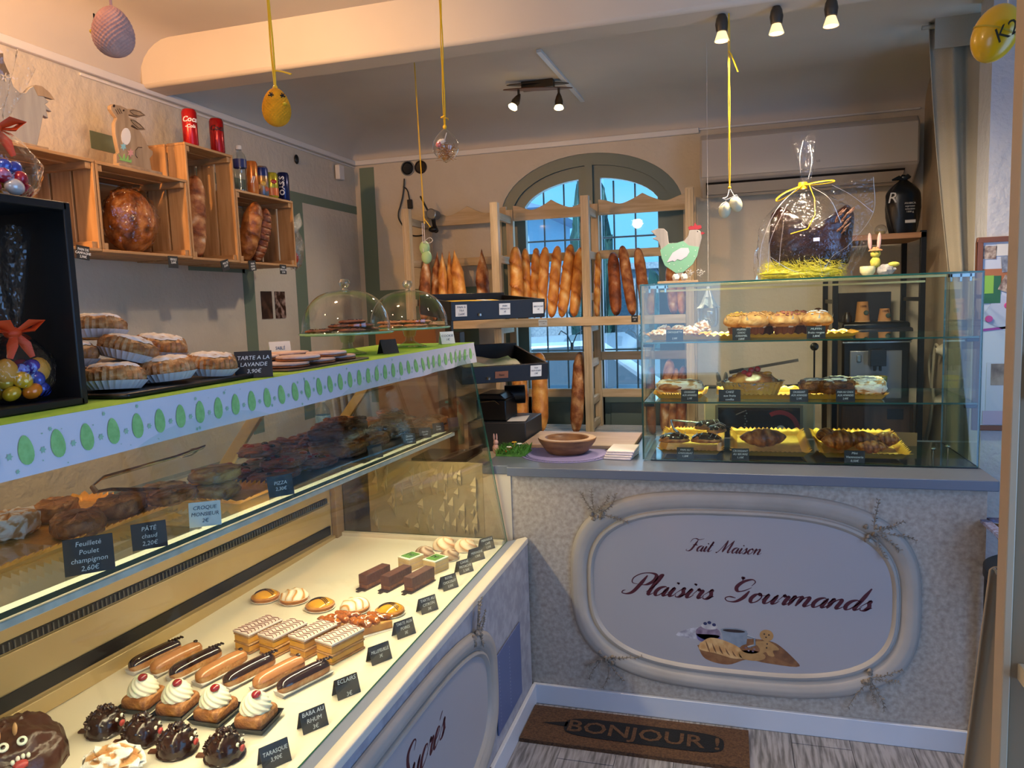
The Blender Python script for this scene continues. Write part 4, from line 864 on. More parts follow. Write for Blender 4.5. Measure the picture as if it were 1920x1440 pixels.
# ------------------------------------------------------------ tarts on a black tray
tag(MB().prism([(-.125, -.21), (.125, -.21), (.14, -.20), (.14, .20), (.125, .21), (-.125, .21), (-.14, .20), (-.14, -.20)], .009, o=(0, 0, .0), ux=(1, 0, 0), uy=(0, 1, 0)).build('black_serving_tray', black_p, loc=(-1.165, 1.275, ZT), rot=(0, 0, .0), bevel=.003), 'long flat black tray under the lavender tarts', 'tray')
def tart(t, sd=1):
    R = .054; mb = MB()
    def f(u, v):
        th, ph = 2 * PI * u, PI * v - PI / 2; c = math.cos(ph) ** .55; k = fbm(math.cos(th) * c, math.sin(th) * c, ph, 3, 3)
        q = 1 + .04 * k + .035 * math.cos(28 * th) * (abs(ph) < .9); z = .024 + .0225 * math.sin(ph) * (1 if ph < 0 else 1.05 + .25 * k)
        return (R * q * c * math.cos(th), R * q * c * math.sin(th), z, .42 + .3 * k if ph < .55 else .35 + .22 * k)
    mb.surf(f, 56, 22, cu=True); mb.build('tart_crust', pastry, t)
    mb = MB()
    def g(u, v):
        th = 2 * PI * u; R2 = R * .80 * (v) * (1 + .12 * fbm(math.cos(th), math.sin(th), sd, 2)); k = fbm(math.cos(th) * v, math.sin(th) * v, 1, 3)
        return (R2 * math.cos(th), R2 * math.sin(th), .0508 - .005 * v ** 3 + .003 * k - (.004 if v > .97 else 0), .5 + .3 * k)
    mb.surf(g, 40, 10, cu=True); mb.build('icing_sugar', M('icing_sugar', ramp=[(.2, 'b98a5c'), (.4, 'e2d2bc'), (.6, 'f0ebe4')], sc=30, rn=.5, r=.9), t)
    mb = MB(); mb.lathe([(.044, .001), (.0575, .017)], 96, cap=False, wob=lambda a, j: 1 + (.03 if j else .015) * math.cos(32 * a)); mb.build('fluted_paper_case', M('fluted_paper', 'c9c2bc', r=.8), t, smooth=0)
tz = ZT + .0095
tt = [((-1.225, 1.115, tz), (0, 0, 0), 'sugar-dusted lavender tart at the near left end of the pile, lower one'), ((-1.215, 1.125, tz + .046), (0, .12, 1), 'lavender tart lying on the near left one, close to the black crate'), ((-1.105, 1.125, tz), (0, .10, 2), 'powdered lavender tart at the front left of the tray'),
      ((-1.09, 1.245, tz + .004), (-.02, .06, 3), 'lavender tart at the front middle of the tray, in its paper case'), ((-1.085, 1.370, tz + .003), (0, .08, .5), 'lavender tart at the front right of the tray beside the TARTE A LA LAVANDE sign'), ((-1.215, 1.245, tz), (0, 0, 1.5), 'hidden lavender tart at the back of the tray'),
      ((-1.150, 1.205, tz + .048), (.0, .30, 1), 'lavender tart leaning over the front ones, paper case showing'), ((-1.225, 1.215, tz + .092), (0, .10, 2), 'lavender tart on top of the pile with thick white sugar'), ((-1.185, 1.335, tz + .046), (0, .16, .4), 'lavender tart at the right of the pile, raised on another tart'), ((-1.215, 1.375, tz), (0, 0, 2.2), 'lavender tart at the far right back of the tray')]
r0 = thing('lavender_tart', tt[0][2], 'tart', tt[0][0], 0, 'lavender tarts'); tart(r0); r0.rotation_euler = tt[0][1]
for (l, r, lb) in tt[1:]: dup(r0, l, r, lb)
sign('TARTE A LA\nLAVANDE\n3,90€', 'folded black slate sign TARTE A LA LAVANDE 3,90€ beside the tarts', (-1.035, 1.455, ZT), .60, .080, .062, fs=.22)
# sables
tag(MB().prism([(-.13, -.21), (.13, -.21), (.14, -.19), (.14, .19), (.13, .21), (-.13, .21), (-.14, .19), (-.14, -.19)], .004, o=(0, 0, 0), ux=(1, 0, 0), uy=(0, 1, 0)).build('pewter_tray', M('dark_tray', '6b5f58', r=.35, m=.5), loc=(-1.155, 1.785, ZT), bevel=.001), 'thin flat tray under the sugared shortbread biscuits', 'tray')
sb = None; spots = [(-1.08, 1.655, 0), (-1.08, 1.785, 0), (-1.085, 1.91, 0), (-1.21, 1.66, 0), (-1.215, 1.79, 0), (-1.215, 1.91, 0), (-1.075, 1.70, 1), (-1.08, 1.85, 1), (-1.21, 1.72, 1), (-1.21, 1.87, 1)]
names = ['front near', 'front middle', 'front far', 'back near', 'back middle', 'back far', 'front near, upper layer', 'front far, upper layer', 'back near, upper layer', 'back far, upper layer']
for i, (x, y, l) in enumerate(spots):
    loc = (x, y, ZT + .0045 + l * .0135)
    if sb is None:
        sb = thing('raspberry_shortbread', 'raspberry shortbread on the flat tray, ' + names[0], 'biscuit', loc, 0, 'raspberry shortbreads')
        mb = MB(); mb.lathe([(0, 0), (.052, 0), (.056, .003), (.054, .0055), (.0, .0055)], 48, wob=lambda a, j: 1 + .025 * math.cos(20 * a)); mb.build('lower_biscuit', M('biscuit', 'a5683c', '8a5028', sc=30, r=.7), sb)
        mb = MB(); mb.lathe([(0, .0055), (.051, .0055), (.051, .0072), (0, .0072)], 40, mi=0); mb.build('jam_layer', M('raspberry_jam', '5e1418', r=.2), sb)
        mb = MB(); mb.lathe([(0, .0072), (.054, .0072), (.055, .010), (.052, .013), (0, .0134)], 48, wob=lambda a, j: 1 + .025 * math.cos(20 * a)); mb.build('sugared_top', M('sugar_top', 'd3c4c4', 'c0a498', sc=26, r=.9), sb)
    else: dup(sb, loc, i * .5, 'raspberry shortbread on the flat tray, ' + names[i])
sign('SABLÉ\nFRAMBOISE', 'white card sign SABLÉ FRAMBOISE behind the shortbreads', (-1.30, 1.96, ZT + .0), .75, .062, .060, dark=False, fs=.30, tx=M('blue_marker', '1a4a80', r=.5))
sign('', 'small blank black sign leaning at the foot of the nearer cake stand', (-1.06, 2.20, ZT), 1.1, .062, .048)
sign('COOKIE\n1€', 'white card sign COOKIE 1€ in front of the farther cake stand', (-1.06, 2.72, ZT), .75, .056, .050, dark=False)
# ------------------------------------------------------------ cake stands with domes
gcol = film('stand_glass', 'e6f2ea', base=.06)
def stand(loc, R, label, cz_, dome_h, spots):
    t = thing('cake_stand', label, 'cake stand', loc, 0, 'glass cake stands')
    mb = MB(); mb.lathe([(0, .003), (.055, .003), (.058, 0), (.060, .004), (.035, .012), (.018, .022), (.014, .04), (.020, cz_ - .03), (.026, cz_ - .008), (0, cz_ - .006)], 40); mb.build('stem', gcol, t)
    mb = MB(); mb.lathe([(0, cz_ - .006), (R * .98, cz_ - .004), (R, cz_), (R * .99, cz_ + .004), (0, cz_ + .001)], 64); mb.build('plate', gcol, t)
    mb = MB(); mb.lathe([(R * .985, cz_ - .003), (R * 1.0, cz_ - .001), (R * 1.0, cz_ + .002), (R * .985, cz_ + .004)], 64, cap=False); mb.build('plate_rim', M('green_glass_rim', '7fae92', r=.1, spec=.8), t)
    dm = film('dome_glass', 'fafcfb', base=.03, fres=1.5)
    mb = MB(); Rd = R * .93; mb.lathe([(Rd * 1.02, cz_ + .005), (Rd, cz_ + .012)] + [(Rd * math.cos(a) ** .75, cz_ + .012 + dome_h * math.sin(a)) for a in [PI / 2 * k / 14 for k in range(1, 15)]], 64, cap=False); mb.build('dome', dm, t)
    zt = cz_ + .012 + dome_h; mb = MB(); mb.lathe([(.012, zt - .001), (.008, zt + .006), (.016, zt + .014), (.019, zt + .024), (.014, zt + .034), (0, zt + .037)], 24); mb.build('dome_knob', film('knob_glass', 'dfe8e2', base=.28, fres=1.4), t)
    return t
S1 = (-1.185, 2.165, ZT); S2 = (-1.13, 2.53, ZT)
stand(S1, .150, 'clear glass cake stand with dome, nearer one on the runner', .070, .125, None)
stand(S2, .150, 'clear glass cake stand with dome, farther one near the end of the runner', .070, .125, None)
def cookie(t, mat):
    mb = MB()
    def f(u, v):
        th, ph = 2 * PI * u, PI * v - PI / 2; c = math.cos(ph) ** .5; k = fbm(math.cos(th) * c * 3, math.sin(th) * c * 3, ph, 1.6); s = .006 * math.sin(ph)
        return (.044 * c * math.cos(th) * (1 + .03 * k), .044 * c * math.sin(th) * (1 + .03 * k), .007 + s * (1 + .25 * k), .5 + .3 * k)
    mb.surf(f, 32, 12, cu=True); mb.build('cookie_body', mat, t)
    mb = MB(); rr = random.Random(5)
    for k in range(9): a, q = rr.uniform(0, 6.28), rr.uniform(.005, .034); mb.blob((q * math.cos(a), q * math.sin(a), .0128), (.004, .004, .0025), n=7)
    mb.build('chocolate_chips', choc, t)
ck = None
for (S_, mat, gname, lab, sp) in ((S1, dark_past, 'florentines', 'dark nutty florentine under the nearer dome, ', [(-.05, -.085, 0), (.055, -.07, 0), (-.06, .02, 0), (.05, .03, 0), (-.01, .10, 0), (.0, -.03, 1), (-.03, .06, 1), (.06, -.02, 1), (.01, .02, 2)]), (S2, pastry, 'cookies under the farther dome', 'golden cookie under the farther dome, ', [(-.045, -.06, 0), (.05, -.055, 0), (-.05, .04, 0), (.045, .05, 0), (-.06, -.04, 1), (-.02, .02, 1), (.04, 0, 1)])):
    root = None; cz_ = .071
    for i, (dx, dy, l) in enumerate(sp):
        loc = (S_[0] + dx, S_[1] + dy, ZT + cz_ + .002 + l * .0125); lb = lab + ('bottom', 'middle', 'top')[l] + ' layer, ' + ('near', 'far')[dy > 0] + (' left' if dx < 0 else ' right') + (' by the centre' if abs(dx) + abs(dy) < .07 else '')
        if root is None: root = thing('florentine' if S_ is S1 else 'cookie', lb, 'biscuit', loc, 0, gname); cookie(root, mat)
        else: dup(root, loc, i * 1.1, lb)
# ------------------------------------------------------------ savouries on the glass shelf
ZS = ZSH + .0005; SHELF_FROM = set(C.objects)
def gtray(t, w, l, h=.016, fl=.022, sc=16, back=goldback, rim=gold):
    """scalloped gold card tray, w along x, l along y"""
    mb = MB(); n = 2 * sc + 2 * int(sc * l / w); P = []
    def edge(s):
        p = []; per = [(-1, -1, 1, -1), (1, -1, 1, 1), (1, 1, -1, 1), (-1, 1, -1, -1)]
        for (a, b, c, d) in per:
            m = sc * 4 if b == d else int(sc * 4 * l / w)
            for k in range(m): u = k / m; p.append(((a + (c - a) * u) * w / 2 * s, (b + (d - b) * u) * l / 2 * s))
        return p
    e0 = edge(1); m = len(e0); rows = []
    for j, (off, z) in enumerate(((0, .001), (.35, h * .5), (.7, h * .9), (1, h))):
        row = []
        for k, (x, y) in enumerate(e0):
            wv = math.sin(k * PI / 2) if False else math.cos(k * 2 * PI / 4.0); q = fl * off * (1 + .22 * wv * off)
            sx = (1 if x > 0 else -1) * min(1, max(0, (abs(x) - w / 2 + fl) / fl)); sy = (1 if y > 0 else -1) * min(1, max(0, (abs(y) - l / 2 + fl) / fl))
            row.append((x + sx * q, y + sy * q, z + .0035 * wv * off))
        rows.append(row)
    mb.add(rows[0], [tuple(range(m))], 1)
    for a, b in zip(rows, rows[1:]): mb.add(a + b, [(i, (i + 1) % m, m + (i + 1) % m, m + i) for i in range(m)], 0)
    return mb.build('tray_body', [rim, back], t, smooth=50)
tr = thing('gold_card_tray', 'gold scalloped card tray on the glass shelf under the feuilletés at the left', 'tray', (-1.36, 1.16, ZS)); gtray(tr, .26, .46)
tr = thing('gold_card_tray', 'gold scalloped card tray on the glass shelf beneath the toasted sandwiches', 'tray', (-1.21, 1.52, ZS)); gtray(tr, .22, .13)
def slab(t, w, l, h, mat, sd, top=None, olive=0, pw=.72):
    mb = MB()
    def f(u, v):
        th, ph = 2 * PI * u, PI * v - PI / 2; c, s = math.cos(th), math.sin(th); q = math.cos(ph) ** .35; k = fbm(c * 1.5, s * 1.5, ph + sd, 2.2, 4)
        return (w / 2 * math.copysign(abs(c) ** pw, c) * q * (1 + .10 * k), l / 2 * math.copysign(abs(s) ** pw, s) * q * (1 + .10 * k), h / 2 + h / 2 * math.copysign(abs(math.sin(ph)) ** .7, math.sin(ph)) * (1 + .22 * k), .5 + .35 * k)
    mb.surf(f, 40, 18, cu=True); mb.build('pastry_body', mat, t)
    rr = random.Random(sd)
    if top:
        mb = MB()
        for k in range(top[1]): mb.blob((rr.uniform(-.38, .38) * w, rr.uniform(-.38, .38) * l, h * .98), (top[2], top[2], top[2] * .45), .3, 3, k, n=9)
        mb.build(top[3], top[0], t)
    for k in range(olive):
        mb = MB(); mb.blob((rr.uniform(-.3, .3) * w, rr.uniform(-.3, .3) * l, h * 1.02), (.010, .010, .006), n=12); mb.build('black_olive', M('black_olive', '15110f', r=.15), t)
feu = M('flaky_brown_pastry', ramp=[(.15, 'c98a48'), (.45, '9a5c2a'), (.65, '6e3c1a'), (.9, '40200e')], sc=24, r=.4, rn=.3, bump=.6, bs=90)
items = [('feuillete', (-1.50, 1.03, .001), 1.4, .09, .12, .05, feu, 'dark puff pastry parcel at the far left edge of the glass shelf'), ('feuillete', (-1.40, 1.13, .001), .4, .085, .11, .055, pastry_s, 'pale puff pastry parcel beside the far left parcel'), ('feuillete', (-1.27, 1.17, .001), .9, .09, .12, .048, feu, 'round brown puff parcel behind the Feuilleté Poulet sign'),
         ('feuillete', (-1.43, 1.26, .001), .5, .08, .12, .045, pastry, 'golden puff parcel in the second row on the left gold tray'), ('feuillete', (-1.30, 1.31, .001), .3, .085, .12, .05, pastry, 'golden oval puff parcel in the middle of the left gold tray'), ('feuillete', (-1.22, 1.38, .018), .1, .08, .11, .035, feu, 'flat brown puff parcel at the right end of the left gold tray')]
for n, (x, y, z), rz, w, l, h, m, lb in items:
    t = thing(n, lb, 'pastry', (x, y, ZS + z + .001), rz, 'puff pastry parcels'); slab(t, w * 1.1, l * 1.1, h * .85, m, len(lb), None, 0, .85)
for i, (x, y, dz, rz, lb) in enumerate(((-1.20, 1.50, 0, .1, 'toasted sandwich slab with melted cheese behind the CROQUE MONSIEUR sign, lower one'), (-1.22, 1.53, .034, -.1, 'toasted sandwich slab with melted cheese, upper one of the pair'), (-1.33, 1.47, .0, .3, 'toasted sandwich slab at the back left of the pair'))):
    t = thing('toasted_sandwich', lb, 'sandwich', (x, y, ZS + .002 + dz), rz, 'toasted sandwiches'); slab(t, .10, .12, .032, M('melted_cheese', ramp=[(.15, 'e0b868'), (.5, 'b98a48'), (.7, '8a5a30'), (.9, '5a3820')], sc=20, rn=.3, r=.4, bump=.4), 11 + i)
pz = M('dark_pizza_top', ramp=[(.15, 'a8402a'), (.4, '8a4a2a'), (.6, '5e3018'), (.9, '381a0e')], sc=26, rn=.5, r=.35, bump=.6, bs=60)
tag(MB().box(-.15, .15, -.17, .17, 0, .004).build('black_serving_tray', black_p, loc=(-1.23, 1.79, ZS), bevel=.001), 'flat black tray under the pizza slices on the glass shelf', 'tray')
for i, (x, y, dz, rz, lb) in enumerate(((-1.17, 1.70, 0, .1, 'pizza slice with olives behind the PIZZA sign, front one'), (-1.30, 1.72, 0, .3, 'pizza slice with olives, back left one'), (-1.19, 1.78, .024, .25, 'pizza slice lying across the front slices'), (-1.16, 1.88, 0, 0, 'dark pizza slice with red tomato at the right end of the black tray'), (-1.31, 1.87, 0, .2, 'pizza slice at the back right of the black tray'), (-1.28, 1.80, .047, .5, 'pizza slice on top of the pizza pile'))):
    t = thing('pizza_slice', lb, 'pizza', (x, y, ZS + .0045 + dz), rz, 'pizza slices'); slab(t, .115, .15, .022, pz, 21 + i, (M('tomato_red', '8a1f14', r=.3), 5, .012, 'tomato_piece'), 2)
qm = M('dark_quiche', ramp=[(.15, '9a6838'), (.42, '6e4224'), (.62, '4e2c16'), (.9, '2c160a')], sc=34, rn=.45, r=.4, bump=.8, bs=70)
tag(MB().box(-.19, .19, -.25, .25, 0, .004).build('black_serving_tray', black_p, loc=(-1.245, 2.24, ZS), bevel=.001), 'long black tray under the dark savoury slabs', 'tray')
for i, (x, y, dz, rz, w, l, lb) in enumerate(((-1.18, 2.06, 0, .05, .17, .15, 'dark browned savoury slab, front near one on the long black tray'), (-1.34, 2.06, 0, .1, .15, .15, 'dark browned savoury slab, back near one on the long black tray'), (-1.18, 2.22, 0, -.05, .17, .15, 'dark browned savoury slab, front middle one on the long black tray'), (-1.34, 2.23, 0, .1, .15, .16, 'dark browned savoury slab, back middle one on the long black tray'),
                                          (-1.22, 2.13, .040, .3, .18, .17, 'dark browned savoury slab heaped on the near ones'), (-1.28, 2.27, .038, .1, .16, .15, 'dark browned savoury slab heaped on the middle ones'))):
    t = thing('savoury_slab', lb, 'savoury pastry', (x, y, ZS + .0045 + dz), rz, 'dark savoury slabs'); slab(t, w, l, .044, qm, 31 + i, (qm, 14, .016, 'browned_crumb'))
t = thing('wrapped_sandwich', 'savoury slab wrapped in crinkled clear plastic on the glass shelf', 'wrapped food', (-1.17, 2.40, ZS + .001), .2); slab(t, .13, .11, .045, qm, 44)
mb = MB(); mb.blob((0, 0, .03), (.075, .068, .036), .35, 4, 5, n=30); mb.build('plastic_wrap', film('plastic_wrap', 'd8dcf0', base=.16, rough=.15, fres=1.2, bump=1, bs=60), t, smooth=20)
t = thing('puff_turnover', 'bright golden puff turnover standing apart behind the dark slabs', 'pastry', (-1.40, 2.50, ZS + .020), -.5); slab(t, .13, .09, .045, pastry, 51)
tag(MB().box(-.08, .08, -.055, .055, 0, .018).build('turnover_box', M('steel_tray', '6a6258', r=.4, m=.5), loc=(-1.40, 2.50, ZS), rot=(0, 0, -.5), bevel=.003), 'low metal tray holding the golden turnover', 'tray')
rk = thing('wire_cake_rack', 'black wire rack under the round quiches at the far end of the shelf', 'rack', (-1.26, 2.60, ZS))
mb = MB(); [mb.tube([(-.19, y, .012), (.19, y, .012)], .0022, 6) for y in [-.125 + .018 * k for k in range(15)]]; [mb.tube([(x, -.13, .009), (x, .13, .009)], .0025, 6) for x in (-.18, 0, .18)]; mb.build('wires', black_m, rk)
for x in (-.17, .17):
    for y in (-.11, .11): MB().tube([(x, y, 0), (x, y, .009)], .003, 6).build('foot', black_m, rk)
qt = M('quiche_top', ramp=[(.15, 'b07a40'), (.42, '8a5426'), (.62, '643a18'), (.9, '3c200e')], sc=30, rn=.35, r=.35, bump=.6, bs=60)
def quiche(t):
    mb = MB(); mb.lathe([(0, 0), (.044, 0), (.053, .024), (.050, .027), (.046, .023), (0, .023)], 48, wob=lambda a, j: 1 + .015 * math.cos(26 * a)); mb.build('quiche_crust', feu, t)
    mb = MB()
    def f(u, v):
        th = 2 * PI * u; k = fbm(math.cos(th) * v * 2, math.sin(th) * v * 2, 3, 2); return (.048 * v * math.cos(th), .048 * v * math.sin(th), .034 - .010 * v ** 3 + .003 * k, .5 + .35 * k)
    mb.surf(f, 32, 9, cu=True); mb.build('filling', qt, t)
q0 = None
for i, (x, y, l, lb) in enumerate(((-1.115, 2.49, 0, 'browned round quiche at the near front corner of the wire rack'), (-1.235, 2.565, 0, 'browned round quiche in the middle of the wire rack'), (-1.115, 2.61, 0, 'browned round quiche, second along the front of the wire rack'), (-1.125, 2.715, 0, 'browned round quiche at the far front corner of the wire rack'), (-1.355, 2.62, 0, 'browned round quiche at the back of the wire rack'), (-1.24, 2.68, 0, 'browned round quiche at the far middle of the wire rack'), (-1.21, 2.51, .034, 'browned round quiche stacked on the near ones'), (-1.27, 2.62, .034, 'browned round quiche stacked on the middle ones'))):
    loc = (x, y, ZS + .0145 + l)
    if not q0: q0 = thing('round_quiche', lb, 'quiche', loc, 0, 'round quiches'); quiche(q0)
    else: dup(q0, loc, i, lb)
# serving tongs leaning on the pastries
for o in [o for o in C.objects if o not in SHELF_FROM and not o.parent]: o.location.z += SL * (2.73 - o.location.y)
tg = thing('serving_tongs', 'steel serving tongs lying above the pastries on the glass shelf', 'tongs', (0, 0, 0))
A_, B_ = at(172, 912, 'X', -1.34), at(382, 838, 'X', -1.38); C_ = at(330, 918, 'X', -1.24)
mb = MB(); mb.tube([B_, B_ + (A_ - B_) * .3, A_ + V((0, .03, .012)), A_, A_ + V((.01, 0, -.012)), A_ + V((.01, .04, -.016)), C_], [.009, .008, .009, .009, .009, .008, .009], 8, flat=.3)
mb.tube([B_, B_ + V((.0, -.05, .003)), B_ + V((0, -.09, -.012)), B_ + V((0, -.05, -.012)), B_ + V((0, -.0, 0))], .0022, 6); mb.build('tong_arms', steel, tg)
for ln, (px, py), dark, lb, rz, w in (('Feuilleté\nPoulet\nchampignon\n2,60€', (172, 1090), True, 'black slate sign reading Feuilleté Poulet champignon 2,60€ on the glass shelf', .8, .075), ('PÂTÉ\nchaud\n2,20€', (283, 1043), True, 'black slate sign between the Feuilleté and the CROQUE MONSIEUR signs', .8, .06), ('CROQUE\nMONSIEUR\n2€', (388, 1003), False, 'pale blue card sign CROQUE MONSIEUR 2€ on the glass shelf', .6, .062), ('PIZZA\n2,30€', (527, 945), True, 'black slate sign PIZZA 2,30€ on the glass shelf', .9, .062),
                                  ('', (703, 866), True, 'small black sign below the wrapped sandwich', 1.0, .05), ('Quiche\nlorraine\n2,60€', (768, 848), True, 'small black clip sign, first along the wire rack', .8, .045), ('Quiche\n2,60€', (797, 832), True, 'small black clip sign, second along the wire rack', .8, .045), ('Tarte\n2,60€', (822, 820), True, 'small black clip sign, third along the wire rack', .8, .045), ('', (850, 808), True, 'small black clip sign, last along the wire rack', .8, .045)):
    p = at(px, py, 'Z', ZS); p.x = min(max(p.x, -1.5), -1.055); p.y = min(p.y, 2.725)
    p = at(px, py, 'X', -1.055); p.y = min(p.y, 2.73); p.z = ZS + SL * (2.73 - p.y)
    sign(ln, lb, p, rz, w, w * .82, dark, False, .25, fs=.24, group='shelf signs')
# ------------------------------------------------------------ wooden crates on the left wall
XF = -2.02
def crate(y0, y1, z0, z1, label):
    t = thing('wooden_crate', label, 'crate', (XL, (y0 + y1) / 2, z0), 0, 'wooden crates on the left wall')
    a, b, h, D = y0 - (y0 + y1) / 2, y1 - (y0 + y1) / 2, z1 - z0, XF - XL; th = .010; W = (.0, .083, .0935, .1765, .187, D)
    for nm, k in (('bottom_slats', 0), ('top_slats', 1)):
        mb = MB()
        for i in (0, 2, 4): mb.box(W[i], W[i + 1], a, b, 0 if k == 0 else h - th, th if k == 0 else h, g=True)
        mb.build(nm, pine, t, bevel=.0015)
    for nm, y in (('near_side', a), ('far_side', b - th)):
        mb = MB()
        for i in (0, 2, 4): mb.box(W[i], W[i + 1], y, y + th, th, h - th, g=True)
        mb.build(nm, pine, t, bevel=.0015)
    mb = MB(); hz = (h - 2 * th) / 3 if h < .4 else (h - 2 * th) / 4; n = 3 if h < .4 else 4
    for i in range(n): mb.box(.001, .009, a + th, b - th, th + i * hz + .006, th + (i + 1) * hz - .006, g=True)
    mb.build('back_slats', pine, t, bevel=.001)
    for y, z in ((a + th, th), (b - th - .022, th), (a + th, h - th - .022), (b - th - .022, h - th - .022)):
        MB().box(.012, D - .006, y, y + .022, z, z + .022, g=True).build('corner_batten', pine, t, bevel=.001)
    return t
crate(1.615, 2.058, 1.825, 2.125, 'pine crate farthest left on the wall, partly hidden by the sweets bags')
crate(2.062, 2.500, 1.823, 2.123, 'pine crate holding the large round loaf')
crate(2.504, 2.796, 1.820, 2.268, 'tall upright pine crate holding one long loaf')
crate(2.800, 3.236, 1.818, 2.130, 'pine crate farthest right, with drinks standing on top')
def loaf(L, R, seed=0, cs=1.0, scores=5, ridge=.16, flat=1.0, tip=0, skew=.9, p=5, nu=22, nv=60, bend=0):
    """bread standing along +z from 0 to L, scored on the -y side"""
    mb = MB()
    def f(u, v):
        th = 2 * PI * u; t = v; e = (1 - abs(2 * t - 1) ** p) ** .55
        if tip: e *= min(1, .12 + (1 - t) * tip) if t > .5 else 1
        ph = (t * scores + skew * (th + PI / 2) / (2 * PI) + seed * .37) % 1.0
        face = max(0, math.cos(th + PI / 2)) ** .6
        g = math.exp(-((ph - .5) / .16) ** 2) * face; lip = math.exp(-((ph - .75) / .07) ** 2) * face
        k = fbm(math.cos(th) * .8 + seed, t * 6, math.sin(th) * .8, 1.2, 3)
        q = R * e * (1 + .06 * k - ridge * .55 * g + ridge * lip)
        return (q * math.cos(th) + bend * math.sin(PI * t), q * math.sin(th) * flat, t * L, .55 + .28 * k - cs * .30 * g + cs * .30 * lip + (.2 if t < .04 or t > .96 else 0))
    return mb.surf(f, nu, nv, cu=True)
# breads in the crates
ld = M('large_loaf_crust', ramp=[(.2, 'cf9a5c'), (.42, 'a86a34'), (.62, '80481f'), (.9, '4a2612')], sc=30, rn=.6, r=.4, bump=.5, bs=60)
t = thing('round_loaf', 'large round country loaf in a clear bag in the second crate', 'bread', (-2.12, 2.30, 1.835))
mb = MB(); mb.blob((0, 0, .118), (.070, .105, .118), .06, 3, 3, n=50, o=4); mb.build('bread_body', ld, t)
mb = MB(); mb.blob((.002, .004, .125), (.078, .115, .120), .12, 5, 8, n=30); mb.build('clear_bag', film('bread_bag', 'fbe8d0', base=.05, rough=.12, fres=1.4, bump=1, bs=50), t, smooth=20)
def bread(spec, loc, rot, name, label, cat='bread', mat=crust, group=None):
    o = spec.build(name, mat, loc=loc, rot=rot); return tag(o, label, cat, group)
bread(loaf(.33, .038, 2, .5, 4, .1), (-2.10, 2.625, 1.834), (.10, -.05, PI / 2), 'long_loaf', 'dark long rustic loaf standing in the tall upright crate', mat=crust_f)
bread(loaf(.27, .044, 4, .6, 3, .1, p=2.8), (-2.09, 2.925, 1.833), (.30, -.03, PI / 2 + .1), 'batard_loaf', 'smooth oval loaf leaning in the right-hand crate, left one', mat=ld)
bread(loaf(.25, .040, 5, 1, 9, .12, p=2.8), (-2.09, 3.005, 1.833), (.30, -.03, PI / 2 + .1), 'batard_loaf', 'ribbed oval loaf leaning in the right-hand crate, right one', mat=crust_d)
for ln, y, z, ro, lb in (('PAIN DE\nCAMPAGNE\n2,90€', 1.975, 1.812, .10, 'black tag PAIN DE CAMPAGNE on the edge of the leftmost crate'), ('SEIGLE\n2,60€', 2.385, 1.800, 0, 'black tag below the crate with the round loaf'), ('MALTÉ\n2,50€', 2.69, 1.800, -.25, 'tilted black tag below the tall upright crate'), ('PAIN\nNOIX\n2,50€', 2.875, 1.805, -.12, 'black tag under the left corner of the right-hand crate'), ('PAIN\nÉPEAUTRE\n2,70€', 3.11, 1.798, 0, 'black tag under the middle of the right-hand crate')):
    s = thing('bread_tag', lb, 'price sign', (XF + .004, y, z), 0, 'black bread tags', rot=(0, 0, PI / 2)); s.rotation_euler = (0, ro * 0, PI / 2)
    b = MB().box(-.025, .025, -.0015, .0015, -.018, .026).build('board', slate, s, bevel=.0005); b.rotation_euler = (0, ro, 0)
    text(ln, .0115, chalk, s, (0, -.0022, .010), (PI / 2, ro, 0), bold=.02, depth=.0003)
# decorations on the crates
def silh(pts, off, sc, X, zmin=None):
    o = []
    for x, y in pts:
        q = at(off[0] + x / sc, off[1] + y / sc, 'X', X); o.append((q.y, q.z if zmin is None else max(q.z, zmin)))
    return o
dec = M('decor_wood', 'a08a70', '8c765e', sc=5, r=.7, st=(1, 10, 1))
off = (0, 80); sc = 4.234; XR = -2.055
rbt = thing('wooden_rabbit', 'flat wooden rabbit decoration with painted egg and flowers on the second crate', 'decoration', (0, 0, 0))
R_ = [(880, 500), (900, 488), (960, 500), (1010, 525), (1060, 525), (1115, 540), (1160, 578), (1110, 592), (1050, 578), (1022, 570), (1025, 592), (1065, 608), (1120, 648), (1158, 692), (1105, 688), (1050, 652), (1040, 665), (1110, 700), (1150, 770), (1185, 840), (1215, 860), (1215, 890), (1190, 920), (1205, 990), (925, 940), (925, 885), (945, 870), (930, 800), (915, 720), (912, 640), (930, 600), (900, 560), (880, 530)]
P = silh(R_, off, sc, XR); zb = 2.1245
P = [(y, zb + .012 if i in (23, 24) else z) for i, (y, z) in enumerate(P)]
MB().prism(P, .016, o=(XR - .016, 0, 0), ux=(0, 1, 0)).build('rabbit_body', dec, rbt, bevel=.002)
ys = [p[0] for p in P]; MB().box(XR - .035, XR + .02, P[24][0] - .01, P[23][0] + .03, zb, zb + .012).build('base_board', dec, rbt, bevel=.002)
def flat(pts, mat, nm, parent, dx=.002, t=.001, offs=off, s_=sc, X=None): return MB().prism(silh(pts, offs, s_, X or XR), t, o=((X or XR) + .0005, 0, 0), ux=(0, 1, 0)).build(nm, mat, parent, smooth=0)
flat([(998 + 38 * math.cos(t), 745 + 68 * math.sin(t)) for t in [2 * PI * k / 20 for k in range(20)]], paper_w, 'painted_egg', rbt)
flat([(935, 880), (955, 925), (940, 930), (1040, 955), (1045, 925), (1020, 935), (1015, 895), (995, 930), (985, 880), (970, 925)], M('painted_green', '7fb060', r=.7), 'painted_grass', rbt)
